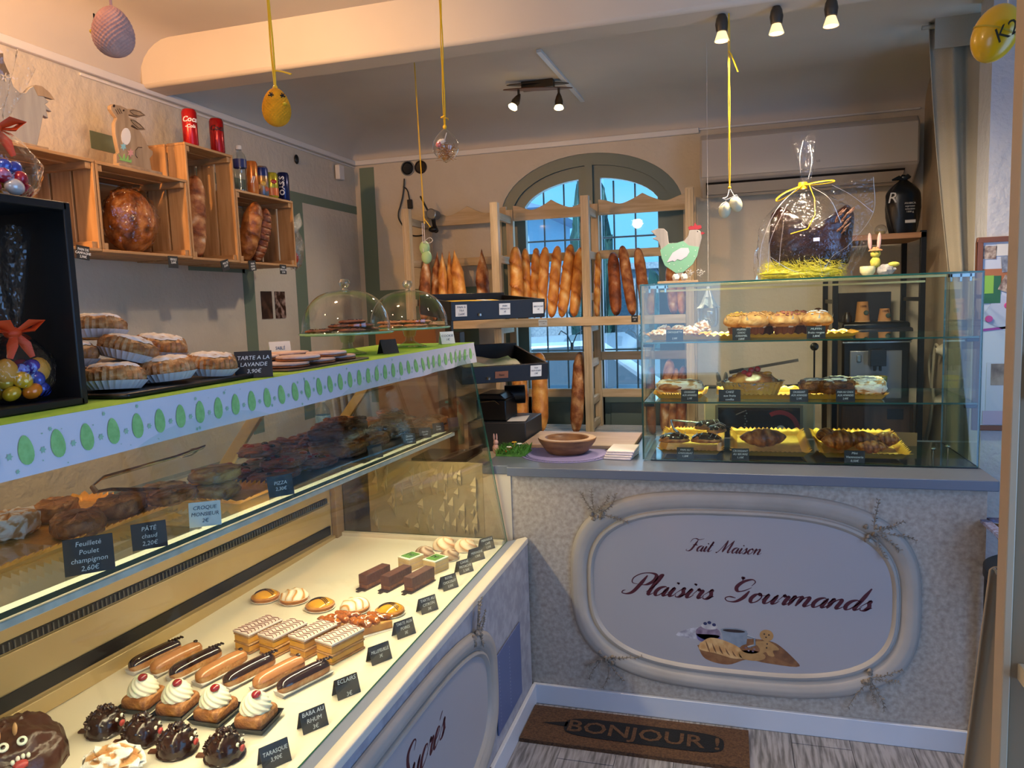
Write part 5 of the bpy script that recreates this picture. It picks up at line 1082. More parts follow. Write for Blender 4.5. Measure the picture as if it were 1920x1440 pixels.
flat([(978 + 26 * math.cos(t) * (1 if k % 2 else .5), 825 + 34 * math.sin(t) * (1 if k % 2 else .5)) for k, t in enumerate([2 * PI * k / 12 for k in range(12)])], M('painted_blue', '7fb4c4', r=.7), 'painted_flower', rbt)
flat([(1035 + 28 * math.cos(t) * (1 if k % 2 else .5), 875 + 36 * math.sin(t) * (1 if k % 2 else .5)) for k, t in enumerate([2 * PI * k / 12 for k in range(12)])], M('painted_pink', 'c08c8c', r=.7), 'painted_flower', rbt)
for c, r in (((903, 502), 9), ((980, 538), 6)): flat([(c[0] + r * math.cos(t), c[1] + r * 1.3 * math.sin(t)) for t in [2 * PI * k / 10 for k in range(10)]], choc, 'painted_eye', rbt)
mb = MB(); mb.tube([V((XR + .001, *silh([q], off, sc, XR)[0])) for q in ((1125, 832), (1095, 830), (1075, 855), (1075, 895), (1090, 915))], .0012, 5)
for a in ((915, 530), (930, 525), (945, 522)): mb.tube([V((XR + .001, *silh([q], off, sc, XR)[0])) for q in (a, (a[0] + 22, a[1] + 40))], .0008, 4)
for ear in ([(1030, 540), (1060, 535), (1105, 548), (1145, 575), (1105, 582), (1060, 572), (1030, 545)], [(1035, 612), (1070, 622), (1110, 652), (1140, 682), (1100, 678), (1055, 640), (1035, 612)]): mb.tube([V((XR + .001, *silh([q], off, sc, XR)[0])) for q in ear], .0010, 4)
mb.build('engraved_lines', choc, rbt)
rst = thing('wooden_rooster', 'flat grey wooden rooster decoration on the leftmost crate', 'decoration', (0, 0, 0))
R2 = [(-90, 790), (-95, 500), (-90, 330), (-60, 210), (-30, 140), (0, 85), (22, 85), (25, 140), (50, 200), (75, 250), (110, 350), (160, 398), (205, 395), (240, 355), (280, 338), (330, 348), (390, 395), (430, 452), (345, 425), (388, 470), (360, 490), (415, 550), (368, 532), (385, 602), (345, 575), (325, 680), (290, 792)]
X2 = -2.07; P = silh(R2, off, sc, X2); P = [(y, 2.138 if i in (0, len(P) - 1) else z) for i, (y, z) in enumerate(P)]
MB().prism(P, .016, o=(X2 - .016, 0, 0), ux=(0, 1, 0)).build('rooster_body', M('grey_painted_wood', '8c8a88', '9c9a96', sc=5, r=.7, st=(1, 10, 1)), rst, bevel=.002)
MB().box(X2 - .04, X2 + .025, P[0][0], P[-1][0] + .02, 2.1265, 2.138).build('base_board', dec, rst, bevel=.002)
flat([(262, 342), (280, 336), (330, 346), (390, 395), (432, 454), (345, 427), (300, 420)], dec, 'tail_feather', rst, X=X2)
flat([(0, 85), (22, 85), (25, 140), (50, 200), (75, 250), (40, 260), (-40, 230), (-25, 140)], M('brown_decor', '5e4c3c', r=.7), 'neck_collar', rst, X=X2)
mb = MB()
for k in range(5): a = 2 * PI * k / 5; mb.add([V((X2 + .004, *silh([(30 + 8 * math.cos(a + s) + 26 * math.cos(a) * w, 275 + 8 * math.sin(a + s) + 30 * math.sin(a) * w)], off, sc, X2)[0])) for s, w in ((1.2, .2), (.5, 1), (-.5, 1), (-1.2, .2))], [(0, 1, 2, 3)])
mb.build('flower_trim', M('bone_wood', 'c0b4a0', r=.7), rst, smooth=0)
# drinks
def can(loc, H, R, mat, label, extra=None, rz=0):
    t = thing('drink_can', label, 'can', loc, rz); mb = MB(); mb.lathe([(R * .78, 0), (R * .82, .002), (R, .010), (R, H - .012), (R * .84, H - .001)], 32, cap=False); mb.build('can_body', mat, t)
    mb = MB(); mb.lathe([(0, .002), (R * .79, .0)], 24); mb.lathe([(R * .84, H - .001), (R * .80, H), (R * .78, H - .004), (0, H - .004)], 24, cap=False); mb.box(-.008, .010, -.006, .006, H - .004, H - .002); mb.build('can_lid', steel, t)
    if extra: extra(t)
    return t
def wrap_text(s, size, mat, t, R, z, rot=0, name='lettering', shear=.3, bold=.03):
    o = text(s, size, mat, t, (0, 0, 0), (0, 0, 0), name=name, shear=shear, bold=bold, depth=.0002)
    for v in o.data.vertices:
        x, y = (v.co.x, v.co.y) if not rot else (-v.co.y, v.co.x); a = -x / R; zz = v.co.z
        v.co = V(((R + .0006 + zz) * math.sin(-a), -(R + .0006 + zz) * math.cos(a), z + y))
    return o
red = M('red_can', 'b01218', r=.25, m=.4); white_ink = M('white_print', 'e8e6e4', r=.4); black_ink = M('black_print', '1a0a0c', r=.4)
FACE = .72
p1 = at(358, 264, 'X', -2.07); p1.z = 2.2695
can(p1, .146, .0285, red, 'slim red cola can with white script on the tall crate, left one', lambda t: (wrap_text('Coca', .029, white_ink, t, .0285, .095), wrap_text('-Cola', .018, white_ink, t, .0285, .072)), FACE)
p2 = at(412, 283, 'X', -2.07); p2.z = 2.2695; p2.y = min(p2.y, 2.77)
can(p2, .146, .0285, M('deep_red_can', '9a1014', r=.25, m=.4), 'slim red cola can with black lettering on the tall crate, right one', lambda t: wrap_text('Coca', .029, black_ink, t, .0285, .095), FACE)
zc = 2.1315
def pos(px, X=-2.075): q = at(px, 360, 'X', X); return V((X, q.y, zc))
t = thing('water_bottle', 'small clear water bottle with blue label on the right-hand crate', 'bottle', pos(453), FACE)
pet = film('pet_plastic', 'eef4f6', base=.08, rough=.08, fres=1.3)
mb = MB(); mb.lathe([(.024, 0), (.028, .006)] + [(.028 - .0015 * (k % 2), .015 + k * .009) for k in range(9)] + [(.029, .105), (.029, .145), (.024, .165), (.011, .182), (.011, .190)], 28); mb.build('bottle_body', pet, t)
mb = MB(); mb.lathe([(.0292, .108), (.0294, .11), (.0294, .142), (.0292, .144)], 28, cap=False); mb.build('bottle_label', M('blue_label', '1c2a66', r=.4), t)
MB().lathe([(.0135, .186), (.0135, .202), (.012, .204), (0, .204)], 20).build('bottle_cap', white_p, t)
can(pos(474), .150, .0275, M('orange_can', 'c0622a', 'd98a3c', sc=30, r=.25, m=.4), 'orange drink can between the water bottle and the blue-topped bottle', lambda t: wrap_text('||', .03, white_ink, t, .0275, .06), FACE)
t = can(pos(492), .140, .030, M('fruit_print_can', 'b8843c', '4a6a8a', sc=18, r=.25, m=.4), 'stout can with blue top and orange fruit print on the right-hand crate', None, FACE)
mb = MB(); mb.lathe([(.0303, .095), (.0304, .097), (.0304, .128), (.0292, .132)], 28, cap=False); mb.build('blue_band', M('navy_print', '1a2c6a', r=.3, m=.3), t)
for a, z, c in ((-.5, .045, 'd99a2c'), (.1, .06, 'e0b040'), (.5, .035, 'c05a2c')): mb = MB(); mb.blob((.0295 * math.sin(a), -.0295 * math.cos(a), z), (.011, .0025, .011), n=14); mb.build('fruit_print', M('print_' + c, c, r=.3), t)
t = can(pos(510, -2.06), .118, .030, M('olive_yellow_can', 'a8a02c', r=.25, m=.4), 'short yellow-green ice tea can on the right-hand crate', None, FACE)
mb = MB(); mb.lathe([(.0304, .012), (.0305, .014), (.0305, .045), (.0304, .047)], 28, cap=False); mb.build('orange_band', M('peach_print', 'c8662c', r=.3), t)
mb = MB(); mb.blob((.006, -.0285, .075), (.014, .004, .010), n=14); mb.build('red_badge', M('badge_red', 'a02418', r=.3), t)
t = can(pos(532, -2.08), .140, .0285, M('dark_blue_can', '141c4c', r=.22, m=.4), 'dark blue energy drink can with vertical white lettering, rightmost drink', lambda t: wrap_text('OASIS', .034, white_ink, t, .0285, .075, rot=1, shear=0), FACE)
# clear bag hanging beside the crate
t = thing('hanging_plastic_bag', 'clear plastic bag with a red fruit hanging on the right side of the crates', 'bag', (-2.07, 3.294, 1.91))
mb = MB(); mb.blob((0, 0, .0), (.05, .055, .095), .3, 4, 7, n=24); mb.tube([(0, 0, .08), (0, -.03, .15), (0, -.04, .20)], [.03, .02, .012], 10); mb.tube([(0, .0, .08), (0, .05, .14), (0, .075, .18)], [.02, .03, .004], 8, flat=.3); mb.build('clear_film', film('poly_bag', 'f2f0ee', base=.14, rough=.2, fres=1.2, bump=1, bs=60), t, smooth=20)
mb = MB(); mb.blob((.0, -.02, -.045), (.034, .034, .036), n=18); mb.build('red_fruit', M('tomato', 'b8321c', r=.2), t)
# pictures, wall electrics
for y, l, c1, c2 in ((3.362, 'small dark brown picture card on the left wall, left of the pair', '2c1810', '5a3c2c'), (3.482, 'small brown picture card with pale specks on the left wall, right of the pair', '3a2014', 'b8988a')):
    o = MB().box(0, .003, -.046, .046, -.070, .070).build('picture_card', M('print_' + c2, c1, c2, sc=34 if c2[0] == 'b' else 22, r=.4, lo=.45, hi=.7), loc=(XL + .001, y, 1.642)); tag(o, l, 'picture', 'two small picture cards')
tag(MB().box(-.018, .012, -.03, .03, -.05, .035).build('junction_box', white_p, loc=(XL + .03, 4.16, 2.435), bevel=.004), 'small white junction box on the cable duct in the corner', 'junction box')
mb = MB(); mb.blob((0, 0, 0), (.010, .018, .026), n=14)
t = thing('wall_vent_cap', 'tiny dark round cap on the left wall under the cable duct', 'vent cap', (XL + .008, 3.72, 2.432)); mb.build('cap', black_p, t)
for x, l, c in ((-1.922, 'round black wall socket at the left, with a cable plugged in', '15171a'), (-1.835, 'round brown wall socket beside the black one', '2c2018')):
    t = thing('wall_socket', l, 'socket', (x, YB - .001, 2.462)); mb = MB(); mb.lathe([(0, 0), (.040, 0), (.040, .008), (.034, .014), (.030, .008), (.0, .006)], 28); mb.build('socket_cover', M('socket_' + c, c, r=.3), t, rot=(PI / 2, 0, 0))
    if c[0] == '1': mb = MB(); mb.lathe([(.040, 0), (.046, 0), (.046, .006), (.040, .008)], 28, cap=False); mb.build('grey_ring', M('grey_ring', '7a7c7c', r=.4), t, rot=(PI / 2, 0, 0))
def P4(px, py, Y=4.385): return at(px, py, 'Y', Y)
mb = MB(); mb.tube(cr_spline([P4(758, 335), P4(757, 352), P4(755, 368), P4(751, 385), P4(747, 400), P4(750, 415), P4(770, 440), P4(795, 440), P4(812, 425, 4.25)], 6), .0045, 8)
cbl = thing('black_cable', 'black cable looping down from the wall socket to the camera', 'cable'); mb.build('cord', black_p, cbl)
a, b = P4(765, 360), P4(768, 376); mb = MB(); mb.tube([P4(756, 350), P4(762, 354), a, b], .004, 8); mb.build('spare_cord', black_p, cbl); mb = MB(); mb.bar(b + V((0, 0, .006)), b + V((.002, 0, -.05)), .03, .02); mb.build('plug', black_p, cbl, bevel=.004)
t = thing('security_camera', 'grey security camera with antenna above the bread rack', 'camera', at(812, 402, 'Y', 4.19))
mb = MB(); mb.lathe([(0, -.05), (.028, -.05), (.030, .0), (.030, .03), (.026, .034)], 24); mb.box(-.045, -.01, -.02, .02, -.04, .02); mb.build('camera_body', M('grey_camera', '6a6c6a', r=.4), t, rot=(PI / 2, 0, 0))
mb = MB(); mb.lathe([(.029, .030), (.031, .034), (.026, .036), (.024, .031)], 24, cap=False); mb.build('lens_ring', steel, t, rot=(PI / 2, 0, 0)); mb = MB(); mb.lathe([(0, .0335), (.024, .0335), (.024, .030)], 24); mb.build('lens', M('lens_glass', '0a0c10', r=.05), t, rot=(PI / 2, 0, 0))
MB().tube([(-.03, 0, .02), (-.075, 0, .11)], .006, 8).build('antenna', black_p, t)
mb = MB(); mb.tube([(0, 0, -.02), (0, .01, -.06), (-.01, .06, -.09)], [.014, .012, .016], 10); mb.blob((-.012, .02, -.085), (.03, .02, .018), n=12); mb.build('bracket', black_p, t)
# ------------------------------------------------------------ wooden bread rack before the window
rack = thing('bread_rack', 'pale pine bread rack with three bays standing in front of the arched window', 'rack', (0, 0, 0))
YF, YR = 3.99, 4.29; PX = (-1.765, -1.243, -.742, -.205); ZR = .885
for x in PX:
    mb = MB(); mb.box(x - .021, x + .021, YF - .022, YF + .022, ZR - .15, 2.158, g=True)
    for s in (-.008, .008): mb.box(x + s - .002, x + s + .002, YF - .024, YF - .022, ZR - .1, 2.15, mi=2)
    mb.build('front_post', pinel, rack, bevel=.003)
    MB().box(x - .021, x + .021, YR - .02, YR + .02, ZR - .15, 2.15, g=True).build('rear_post', pinel, rack, bevel=.003)
    for z in (2.09, 1.855, 1.63, 1.46, 1.265, 1.055, .92): MB().box(x - .011, x + .011, YF + .022, YR - .02, z - .02, z + .02, g=True).build('side_rung', pinel, rack, bevel=.002)
for i in range(3):
    x0, x1 = PX[i] + .021, PX[i + 1] - .021; n = 40; top = []
    for k in range(n + 1):
        u = k / n; c = abs(u - .5) * 2; top.append((x0 + (x1 - x0) * u, 2.150 + .042 * math.exp(-(c / .22) ** 1.2) + .022 * math.exp(-((c - 1) / .3) ** 2) - .012 * math.exp(-((c - .5) / .2) ** 2)))
    MB().prism([(x0, 2.085), (x1, 2.085)] + top[::-1], .018, o=(0, YR + .009, 0)).build('scalloped_top_rail', pinel[0], rack, bevel=.002)
    for z in (1.865, 1.29, 1.075): MB().box(x0, x1, YR - .012, YR + .012, z - .024, z + .024, g=True).build('back_rail', pinel, rack, bevel=.002)
MB().box(PX[0] + .021, PX[3] - .021, YF - .035, YF - .023, 1.475, 1.522, g=True).build('front_rail', pinel, rack, bevel=.002)
mb = MB()
for k in range(7): y = YF - .02 + k * .047; mb.box(PX[0], PX[3], y, y + .030, 1.498, 1.510, g=True)
mb.build('middle_shelf_slats', pinel, rack, bevel=.001)
mb = MB()
for k in range(9): y = YF - .14 + k * .052; mb.box(PX[0] - .02, PX[3] + .02, y, y + .036, ZR - .012, ZR, g=True)
mb.build('bottom_shelf_slats', [M('white_slats', 'b9b2ac', r=.4)] * 3, rack, bevel=.001)
MB().box(PX[0] - .02, PX[3] + .02, YF - .155, YF - .143, ZR - .03, ZR + .004).build('bottom_front_rail', M('white_slats'), rack, bevel=.001)
for x in PX[0], PX[3]: MB().box(x - .021, x + .021, YF - .022, YF + .022, 0, ZR - .15, g=True).build('leg', pinel, rack); MB().box(x - .021, x + .021, YR - .02, YR + .02, 0, ZR - .15, g=True).build('leg', pinel, rack)
def stand_bread(pt, pb, z, L0, R, sd, name, label, mat=crust, group=None, Y=4.05, **k):
    """bread standing on a shelf at height z, leaning; pt / pb: where its top and foot appear"""
    b = at(*pb, 'Y', Y); b.z = z; t = at(*pt, 'Y', Y + .13); d = t - b; d.z = max(d.z, .1); L = d.length
    b.z = z + R * .35
    o = loaf(L - R * .3, R, sd, **k).build(name, mat, loc=b); d.normalize()
    o.rotation_euler = (Matrix.Rotation(0, 3, 'Z') @ V((0, 0, 1)).rotation_difference(d).to_matrix()).to_euler()
    return tag(o, label, 'bread', group)
g1 = 'baguettes in the middle bay of the rack'
W_ = ['first', 'second', 'third', 'fourth', 'fifth', 'sixth', 'seventh', 'eighth']
for i, (pt, pb, r, dy) in enumerate((((966, 463), (972, 594), .037, 0), ((985, 466), (989, 594), .027, .06), ((1006, 465), (1002, 594), .028, .06), ((1023, 463), (1014, 594), .029, 0), ((1046, 461), (1034, 594), .030, 0), ((1071, 458), (1053, 594), .031, 0), ((1089, 464), (1076, 594), .031, .0), ((1122, 472), (1119, 594), .020, .07))):
    stand_bread(pt, pb, 1.510, 0, r, i + 1, 'baguette', W_[i] + ' golden baguette from the left in the middle bay', crust, g1, 4.045 + dy, scores=3 + (i % 3) * .4, ridge=.24, skew=1.2)
for i, (pt, pb, r, m, l) in enumerate((((1149, 474), (1156, 592), .034, crust_d, 'very dark rustic loaf leaning in the right bay of the rack'), ((1166, 461), (1187, 592), .030, crust_f, 'long floured loaf beside the very dark one'), ((1195, 465), (1213, 592), .030, crust_f, 'long floured loaf nearest the glass case, upper shelf'), ((1255, 500), (1264, 592), .028, crust_f, 'floured loaf behind the green hen, left one'), ((1277, 505), (1279, 592), .026, crust, 'golden loaf behind the green hen, right one'))):
    stand_bread(pt, pb, 1.510, 0, r, i + 11, 'rustic_loaf', l, m, 'rustic loaves in the right bay', scores=3, ridge=.06, cs=.35)
for i, (pt, pb, r) in enumerate((((800, 468), (794, 598), .032), ((820, 472), (816, 598), .030), ((829, 472), (832, 598), .026), ((842, 470), (849, 598), .026), ((851, 469), (869, 598), .038), ((903, 467), (907, 598), .037))):
    stand_bread(pt, pb, 1.510, 0, r, i + 3, 'pointed_loaf', W_[i] + ' pointed loaf from the left in the left bay', crust_f if i in (0, 1, 5) else crust, 'pointed loaves in the left bay', 4.03 + .045 * (i % 2), scores=2, ridge=.20, tip=2.6, p=4)
g3 = 'long loaves on the bottom shelf'
for i, (pt, pb, r, m, l) in enumerate((((975, 668), (978, 806), .044, crust, 'long brown loaf on the bottom shelf behind the black tray, left one'), ((1011, 661), (1014, 812), .045, crust, 'long brown loaf on the bottom shelf beside the left one'), ((1088, 660), (1080, 812), .036, crust_f, 'long pointed loaf against the third post on the bottom shelf'),
                                        ((1256, 674), (1247, 812), .034, crust_f, 'dark floured loaf seen through the glass case, left one'), ((1268, 690), (1259, 812), .022, crust_f, 'thin floured loaf seen through the glass case, middle one'), ((1282, 686), (1274, 812), .028, crust_d, 'dark loaf seen through the glass case, right one'))):
    stand_bread(pt, pb, ZR, 0, r, i + 21, 'long_loaf', l, m, g3, 3.93 + .05 * (i in (0, 3)), scores=3, ridge=.08, cs=.4, tip=0)
sign('BAGUETTE\n1,10€', 'white card reading BAGUETTE 1,10€ on the front rail of the rack', at(1018, 611, 'Y', YF - .037), 0, .048, .034, False, False, 0, fs=.34, group=None)
sign('PAIN\n2€', 'small black card on the front rail beside the glass case', at(1190, 604, 'Y', YF - .037), 0, .034, .036, True, False, 0, fs=.3)
# paper bag behind the glass case
t = thing('paper_bag', 'translucent white paper bread bag standing on the rack shelf by the glass case', 'bag', at(1214, 590, 'Y', 4.02)); t.location.z = 1.5225 - .012
mb = MB(); mb.surf(lambda u, v: ((.035 + .012 * v) * math.copysign(abs(math.cos(2 * PI * u)) ** .5, math.cos(2 * PI * u)), .02 * math.copysign(abs(math.sin(2 * PI * u)) ** .5, math.sin(2 * PI * u)) * (1 + .1 * math.sin(9 * v)), .17 * v + .004 * math.sin(12 * u * PI) * v), 28, 8, cu=True); mb.build('bag_paper', film('glassine', 'c9c6c8', base=.35, rough=.5, fres=.5), t)
# ------------------------------------------------------------ two-tier black tray stand
ts = thing('tiered_tray_stand', 'black metal stand carrying two tilted black wooden trays behind the display case', 'stand', (0, 0, 0))
def bx_tray(A, th, W, L, tilt, H, nm):
    e1 = V((math.cos(th), math.sin(th), 0)); e2 = V((-math.sin(th) * math.cos(tilt), math.cos(th) * math.cos(tilt), math.sin(tilt))); n = e1.cross(e2)
    m = Matrix((e1, e2, n)).transposed().to_4x4(); m.translation = A; mb = MB(); mb.M = m; w = .012
    mb.box(0, W, 0, w, 0, H); mb.box(0, W, L - w, L, 0, H * 1.15); mb.box(0, w, w, L - w, 0, H); mb.box(W - w, W, w, L - w, 0, H); mb.box(w, W - w, w, L - w, 0, .008)
    o = mb.build(nm, blk, ts, bevel=.002); return m
A1 = at(846, 602, 'Y', 3.02); m1 = bx_tray(A1, .66, .44, .52, .06, .082, 'upper_tray')
A2 = at(866, 722, 'Y', 3.04); m2 = bx_tray(A2, .60, .40, .46, .14, .075, 'lower_tray')
pc_ = m1 @ V((.05, .30, 0)); mb = MB(); mb.box(pc_.x - .02, pc_.x + .02, pc_.y - .02, pc_.y + .02, .972, pc_.z); mb.bar(pc_ + V((0, 0, -.02)), m1 @ V((.4, .3, -.012)), .03, .02)
pc_ = V((at(846, 700, 'Y', 3.12).x, 3.12, 0)); mb = MB(); mb.box(pc_.x - .015, pc_.x + .015, 3.105, 3.135, .94, A1.z + .005); mb.box(pc_.x - .03, pc_.x + .06, 3.09, 3.15, A1.z - .10, A1.z - .05); mb.build('upright_post', black_m, ts, bevel=.002)
mb = MB(); mb.box(pc_.x - .16, pc_.x + .10, 3.0, 3.22, .9305, .942); mb.build('stand_base', black_m, ts, bevel=.002)
def on(m, x, y, z): return m @ V((x, y, z))
for m, xs, nm in ((m1, .03, 'tray_catch'), (m2, .02, 'tray_catch')):
    mb = MB(); mb.M = m; mb.lathe([(0, 0), (.010, 0), (.010, .010), (0, .012)], 14); o = mb.build(nm, steel, ts)
    o.data.transform(Matrix.Translation(m @ V((.10 + xs, -.004, .018)) - m @ V((0, 0, 0))))
def on_tray(lines, m, x, label, w=.052, h=.05):
    s = sign(lines, label, m @ V((x, -.004, .018)), 0, w, h, False, False, 0, fs=.26, group='white cards on the black trays'); s.rotation_euler = m.to_euler(); return s
on_tray('PAIN À\nTRA\n2,60€', m1, .045, 'white card on the left corner of the upper black tray'); on_tray('PAIN\nVIENNOIS\n3€', m1, .245, 'white card on the middle of the upper black tray front'); on_tray('BRIOCHE\n1€', m1, .405, 'white card on the right corner of the upper black tray')
on_tray('PAIN\nNORVÉGIEN\n1,90€', m2, .34, 'white card on the right end of the lower black tray')
mb = MB(); mb.M = m2; mb.box(.15, .21, -.003, 0, .02, .05); o = mb.build('wooden_plaque', M('wood_plaque', '7a4c30', r=.5), ts)
text('Pains', .012, M('dark_brown_ink', '2a1408', r=.6), ts, m2 @ V((.18, -.0042, .031)), m2.to_euler(), depth=.0003).rotation_euler = (m2 @ Matrix.Rotation(PI / 2, 4, 'X')).to_euler()
mb = MB(); mb.M = m1; mb.box(.07, .34, .10, .42, .062, .066, mi=0); mb.box(.26, .30, .10, .42, .0662, .0668, mi=1)
tag(mb.build('yellow_paper_packet', [M('yellow_paper', 'd9b020', r=.5), white_p]), 'bright yellow paper packet lying in the upper black tray', 'packet')
mb = MB(); mb.M = m2; mb.surf(lambda u, v: (.04 + .30 * u, .06 + .34 * v, .030 + .012 * math.sin(9 * u + 4 * v) * math.sin(7 * v)), 22, 18)
tag(mb.build('green_tissue', M('green_white_tissue', '8aa878', 'c9c8b8', sc=9, r=.8)), 'green and white tissue paper lining the lower black tray', 'tissue paper')
# cash register and card terminal
cr = thing('cash_register', 'black cash register box behind the display case end', 'cash register', (-1.03, 3.345, .9305))
ground_z = .93
mb = MB(); mb.box(-.15, .13, -.10, .20, 0, .135); mb.build('cash_drawer', M('charcoal_metal', '23262c', r=.4), cr, bevel=.004)
mb = MB(); mb.box(-.115, .03, -.07, .12, .136, .235); mb.prism([(-.115, .236), (.03, .236), (.0, .262), (-.10, .262)], .19, o=(0, .12, 0)); mb.build('printer', black_p, cr, bevel=.006)
mb = MB(); mb.lathe([(0, -.05), (.045, -.05), (.045, .05), (0, .05)], 24); mb.build('paper_roll_cover', black_p, cr, (.02, .12, .238), (0, PI / 2, .3), bevel=.003)
mb = MB(); mb.add([(.035, -.08, .137), (.12, -.07, .137), (.115, .03, .150), (.03, .02, .142)], [(0, 1, 2, 3)]); mb.build('receipt', paper_w, cr)
mb = MB(); mb.tube([(-.10, -.074, .225), (-.02, -.076, .232), (.0, -.074, .215)], .003, 6); mb.build('chrome_handle', steel, cr)
# preparation table that carries register, rack foot and tools
pt_ = thing('back_worktable', 'low back worktable between the counter and the bread rack', 'table', (0, 0, 0))
MB().box(-1.95, -.965, 2.95, 3.80, .905, .93).build('table_top', M('beige_top', 'b8a890', r=.5), pt_, bevel=.002)
for x in (-1.9, -1.0):
    for y in (3.0, 3.75): MB().box(x - .02, x + .02, y - .02, y + .02, 0, .905).build('leg', white_p, pt_)
# ------------------------------------------------------------ glass display on the counter
GX0, GX1, GY0, GY1, GZ0, GZ1 = -.338, .826, 2.922, 3.40, ZC + .0005, 1.660
gc = thing('counter_display_case', 'three-level clear glass display case standing on the grey worktop', 'display case')
ge = M('dark_green_edge', '1d4f45', r=.12, spec=.9)
def gl(nm, *a): return MB().pane(*a).build(nm, [glass, ge], gc, smooth=0)
gl('front_pane', GX0, GX1, GY0, GY0 + .006, GZ0 + .006, GZ1 - .006); gl('left_pane', GX0, GX0 + .006, GY0 + .0065, GY1, GZ0 + .006, GZ1 - .006); gl('right_pane', GX1 - .006, GX1, GY0 + .0065, GY1, GZ0 + .006, GZ1 - .006)
gl('top_pane', GX0, GX1, GY0, GY1, GZ1 - .006, GZ1)
MB().box(GX0 + .03, GX1, GY0 + .01, GY1, GZ0, GZ0 + .006).build('base_pane', M('smoked_base_glass', '141c20', r=.08, spec=.8), gc)
Z1, Z2 = 1.205, 1.437
for z in (Z1, Z2): MB().pane(GX0 + .008, GX1 - .008, GY0 + .008, GY1 - .03, z - .006, z).build('glass_shelf', [film('shelf_glass', 'e4f2ec', base=.03), ge], gc, smooth=0)
for z in (Z1, Z2):
    for x in (GX0 + .007, GX1 - .047):
        for y in (GY0 + .01, GY1 - .06): MB().box(x, x + .04, y, y + .018, z - .019, z - .0065).build('shelf_clip', black_p, gc, bevel=.002)
for x in (GX0 + .03, GX1 - .10):
    for k in range(3): MB().box(x + k * .030, x + .008 + k * .030, GY0 + .02, GY0 + .045, GZ1 - .034, GZ1 - .0065).build('metal_bracket', steel, gc, bevel=.001)
    MB().box(x, x + .075, GY0 + .02, GY0 + .05, GZ1 - .018, GZ1 - .0065).build('bracket_plate', steel, gc)
MB().box(GX0 + .1, GX1 - .11, GY0 + .02, GY0 + .032, GZ1 - .016, GZ1 - .0065).build('light_bar', gold_al, gc, bevel=.001)
for x, y in ((.62, 3.18), (.70, 3.0), (.76, 3.05)):
    mb = MB(); mb.tube([(x, y, GZ0 + .006), (x, y, GZ0 + .05)], .003, 8); mb.blob((x, y, GZ0 + .055), (.010, .010, .006), n=12); mb.build('door_knob_post', steel, gc)
lamp('AREA', 'display_case_bar', (.24, 2.955, 1.635), .7, (1.0, .84, .60), (.9, .02)).rotation_euler = (.2, 0, 0)
lb = lamp('AREA', 'display_case_rear_fill', (.22, 3.365, 1.630), 5, (1.0, .80, .46), (1.0, .02)); lb.rotation_euler = (-.29, 0, 0); lb.data.spread = .75  # added light at the upper rear, brightens the gold trays from behind
MB().box(-.30, .74, 3.355, 3.375, 1.632, 1.640).build('rear_fill_bar', gold_al, gc)  # added bar to carry the rear fill, not a fitting of the case
zb_ = GZ0 + .0065
# gold trays on the base, tilted slightly to the front
def tray_thing(x, y, z, w, l, label, tilt=.05, **k):
    t = thing('gold_card_tray', label, 'tray', (x, y, z), 0, 'gold card trays'); t.rotation_euler = (tilt, 0, 0); gtray(t, w, l, **k); return t
for i, (x0, x1) in enumerate(((-.285, -.035), (-.005, .285), (.315, .625))):
    tray_thing((x0 + x1) / 2, 3.165, zb_ + .018, x1 - x0 - .05, .33, ('gold tray at the left of the case floor, with chocolate buns', 'gold tray in the middle of the case floor, with one croissant', 'gold tray at the right of the case floor, with mini pastries')[i], .07, h=.026, fl=.026, sc=14)
def croissant(t, L, R, mat=pastry, seed=0, curve=.35):
    mb = MB()
    def f(u, v):
        th = 2 * PI * u; s = 2 * v - 1; e = (1 - abs(s) ** 2.2) ** .8; seg = abs(math.sin(s * PI * 2.4 + .5 * math.sin(th))) ** .6; q = R * (e * (.86 + .16 * seg) * (1.08 - .25 * abs(s)) + .03)
        a = s * curve * 2.2; x = L / 2 * math.sin(a) / (curve * 2.2) * 1.0; y = L * .35 * (1 - math.cos(a))
        k = fbm(math.cos(th), s * 4 + seed, math.sin(th), 1.5)
        return (x + q * math.cos(th) * math.sin(-a) * .5, y + q * math.cos(th), R * .82 + q * math.sin(th) * .86, .62 + .4 * k - .12 * seg + .14 * (1 - seg))
    mb.surf(f, 24, 54, cu=True); return mb.build('croissant_body', mat, t)
cpast = M('croissant_crust', ramp=[(.15, 'd9a060'), (.45, 'b06c34'), (.65, '8a4820'), (.9, '562a12')], sc=22, r=.35, rn=.3, bump=.4, bs=80)
t = thing('croissant', 'plain butter croissant alone on the middle gold tray', 'croissant', (.12, 3.10, zb_ + .028), .15, None); croissant(t, .20, .040, cpast)
for i, (x, y, rz, L, R, dz, l) in enumerate(((.36, 3.20, .9, .12, .030, .034, 'mini pastry at the back left of the right gold tray'), (.40, 3.08, .2, .15, .042, .026, 'large mini viennoiserie at the front left of the right gold tray'), (.475, 3.11, .1, .14, .036, .028, 'mini viennoiserie in the middle of the right gold tray'), (.50, 3.03, .0, .12, .026, .024, 'low mini viennoiserie behind the sign on the right gold tray'), (.57, 3.14, -.4, .10, .032, .03, 'mini viennoiserie at the right end of the right gold tray'))):
    t = thing('mini_viennoiserie', l, 'pastry', (x, y, zb_ + dz), rz, 'mini viennoiseries'); croissant(t, L, R, cpast, i, .15)
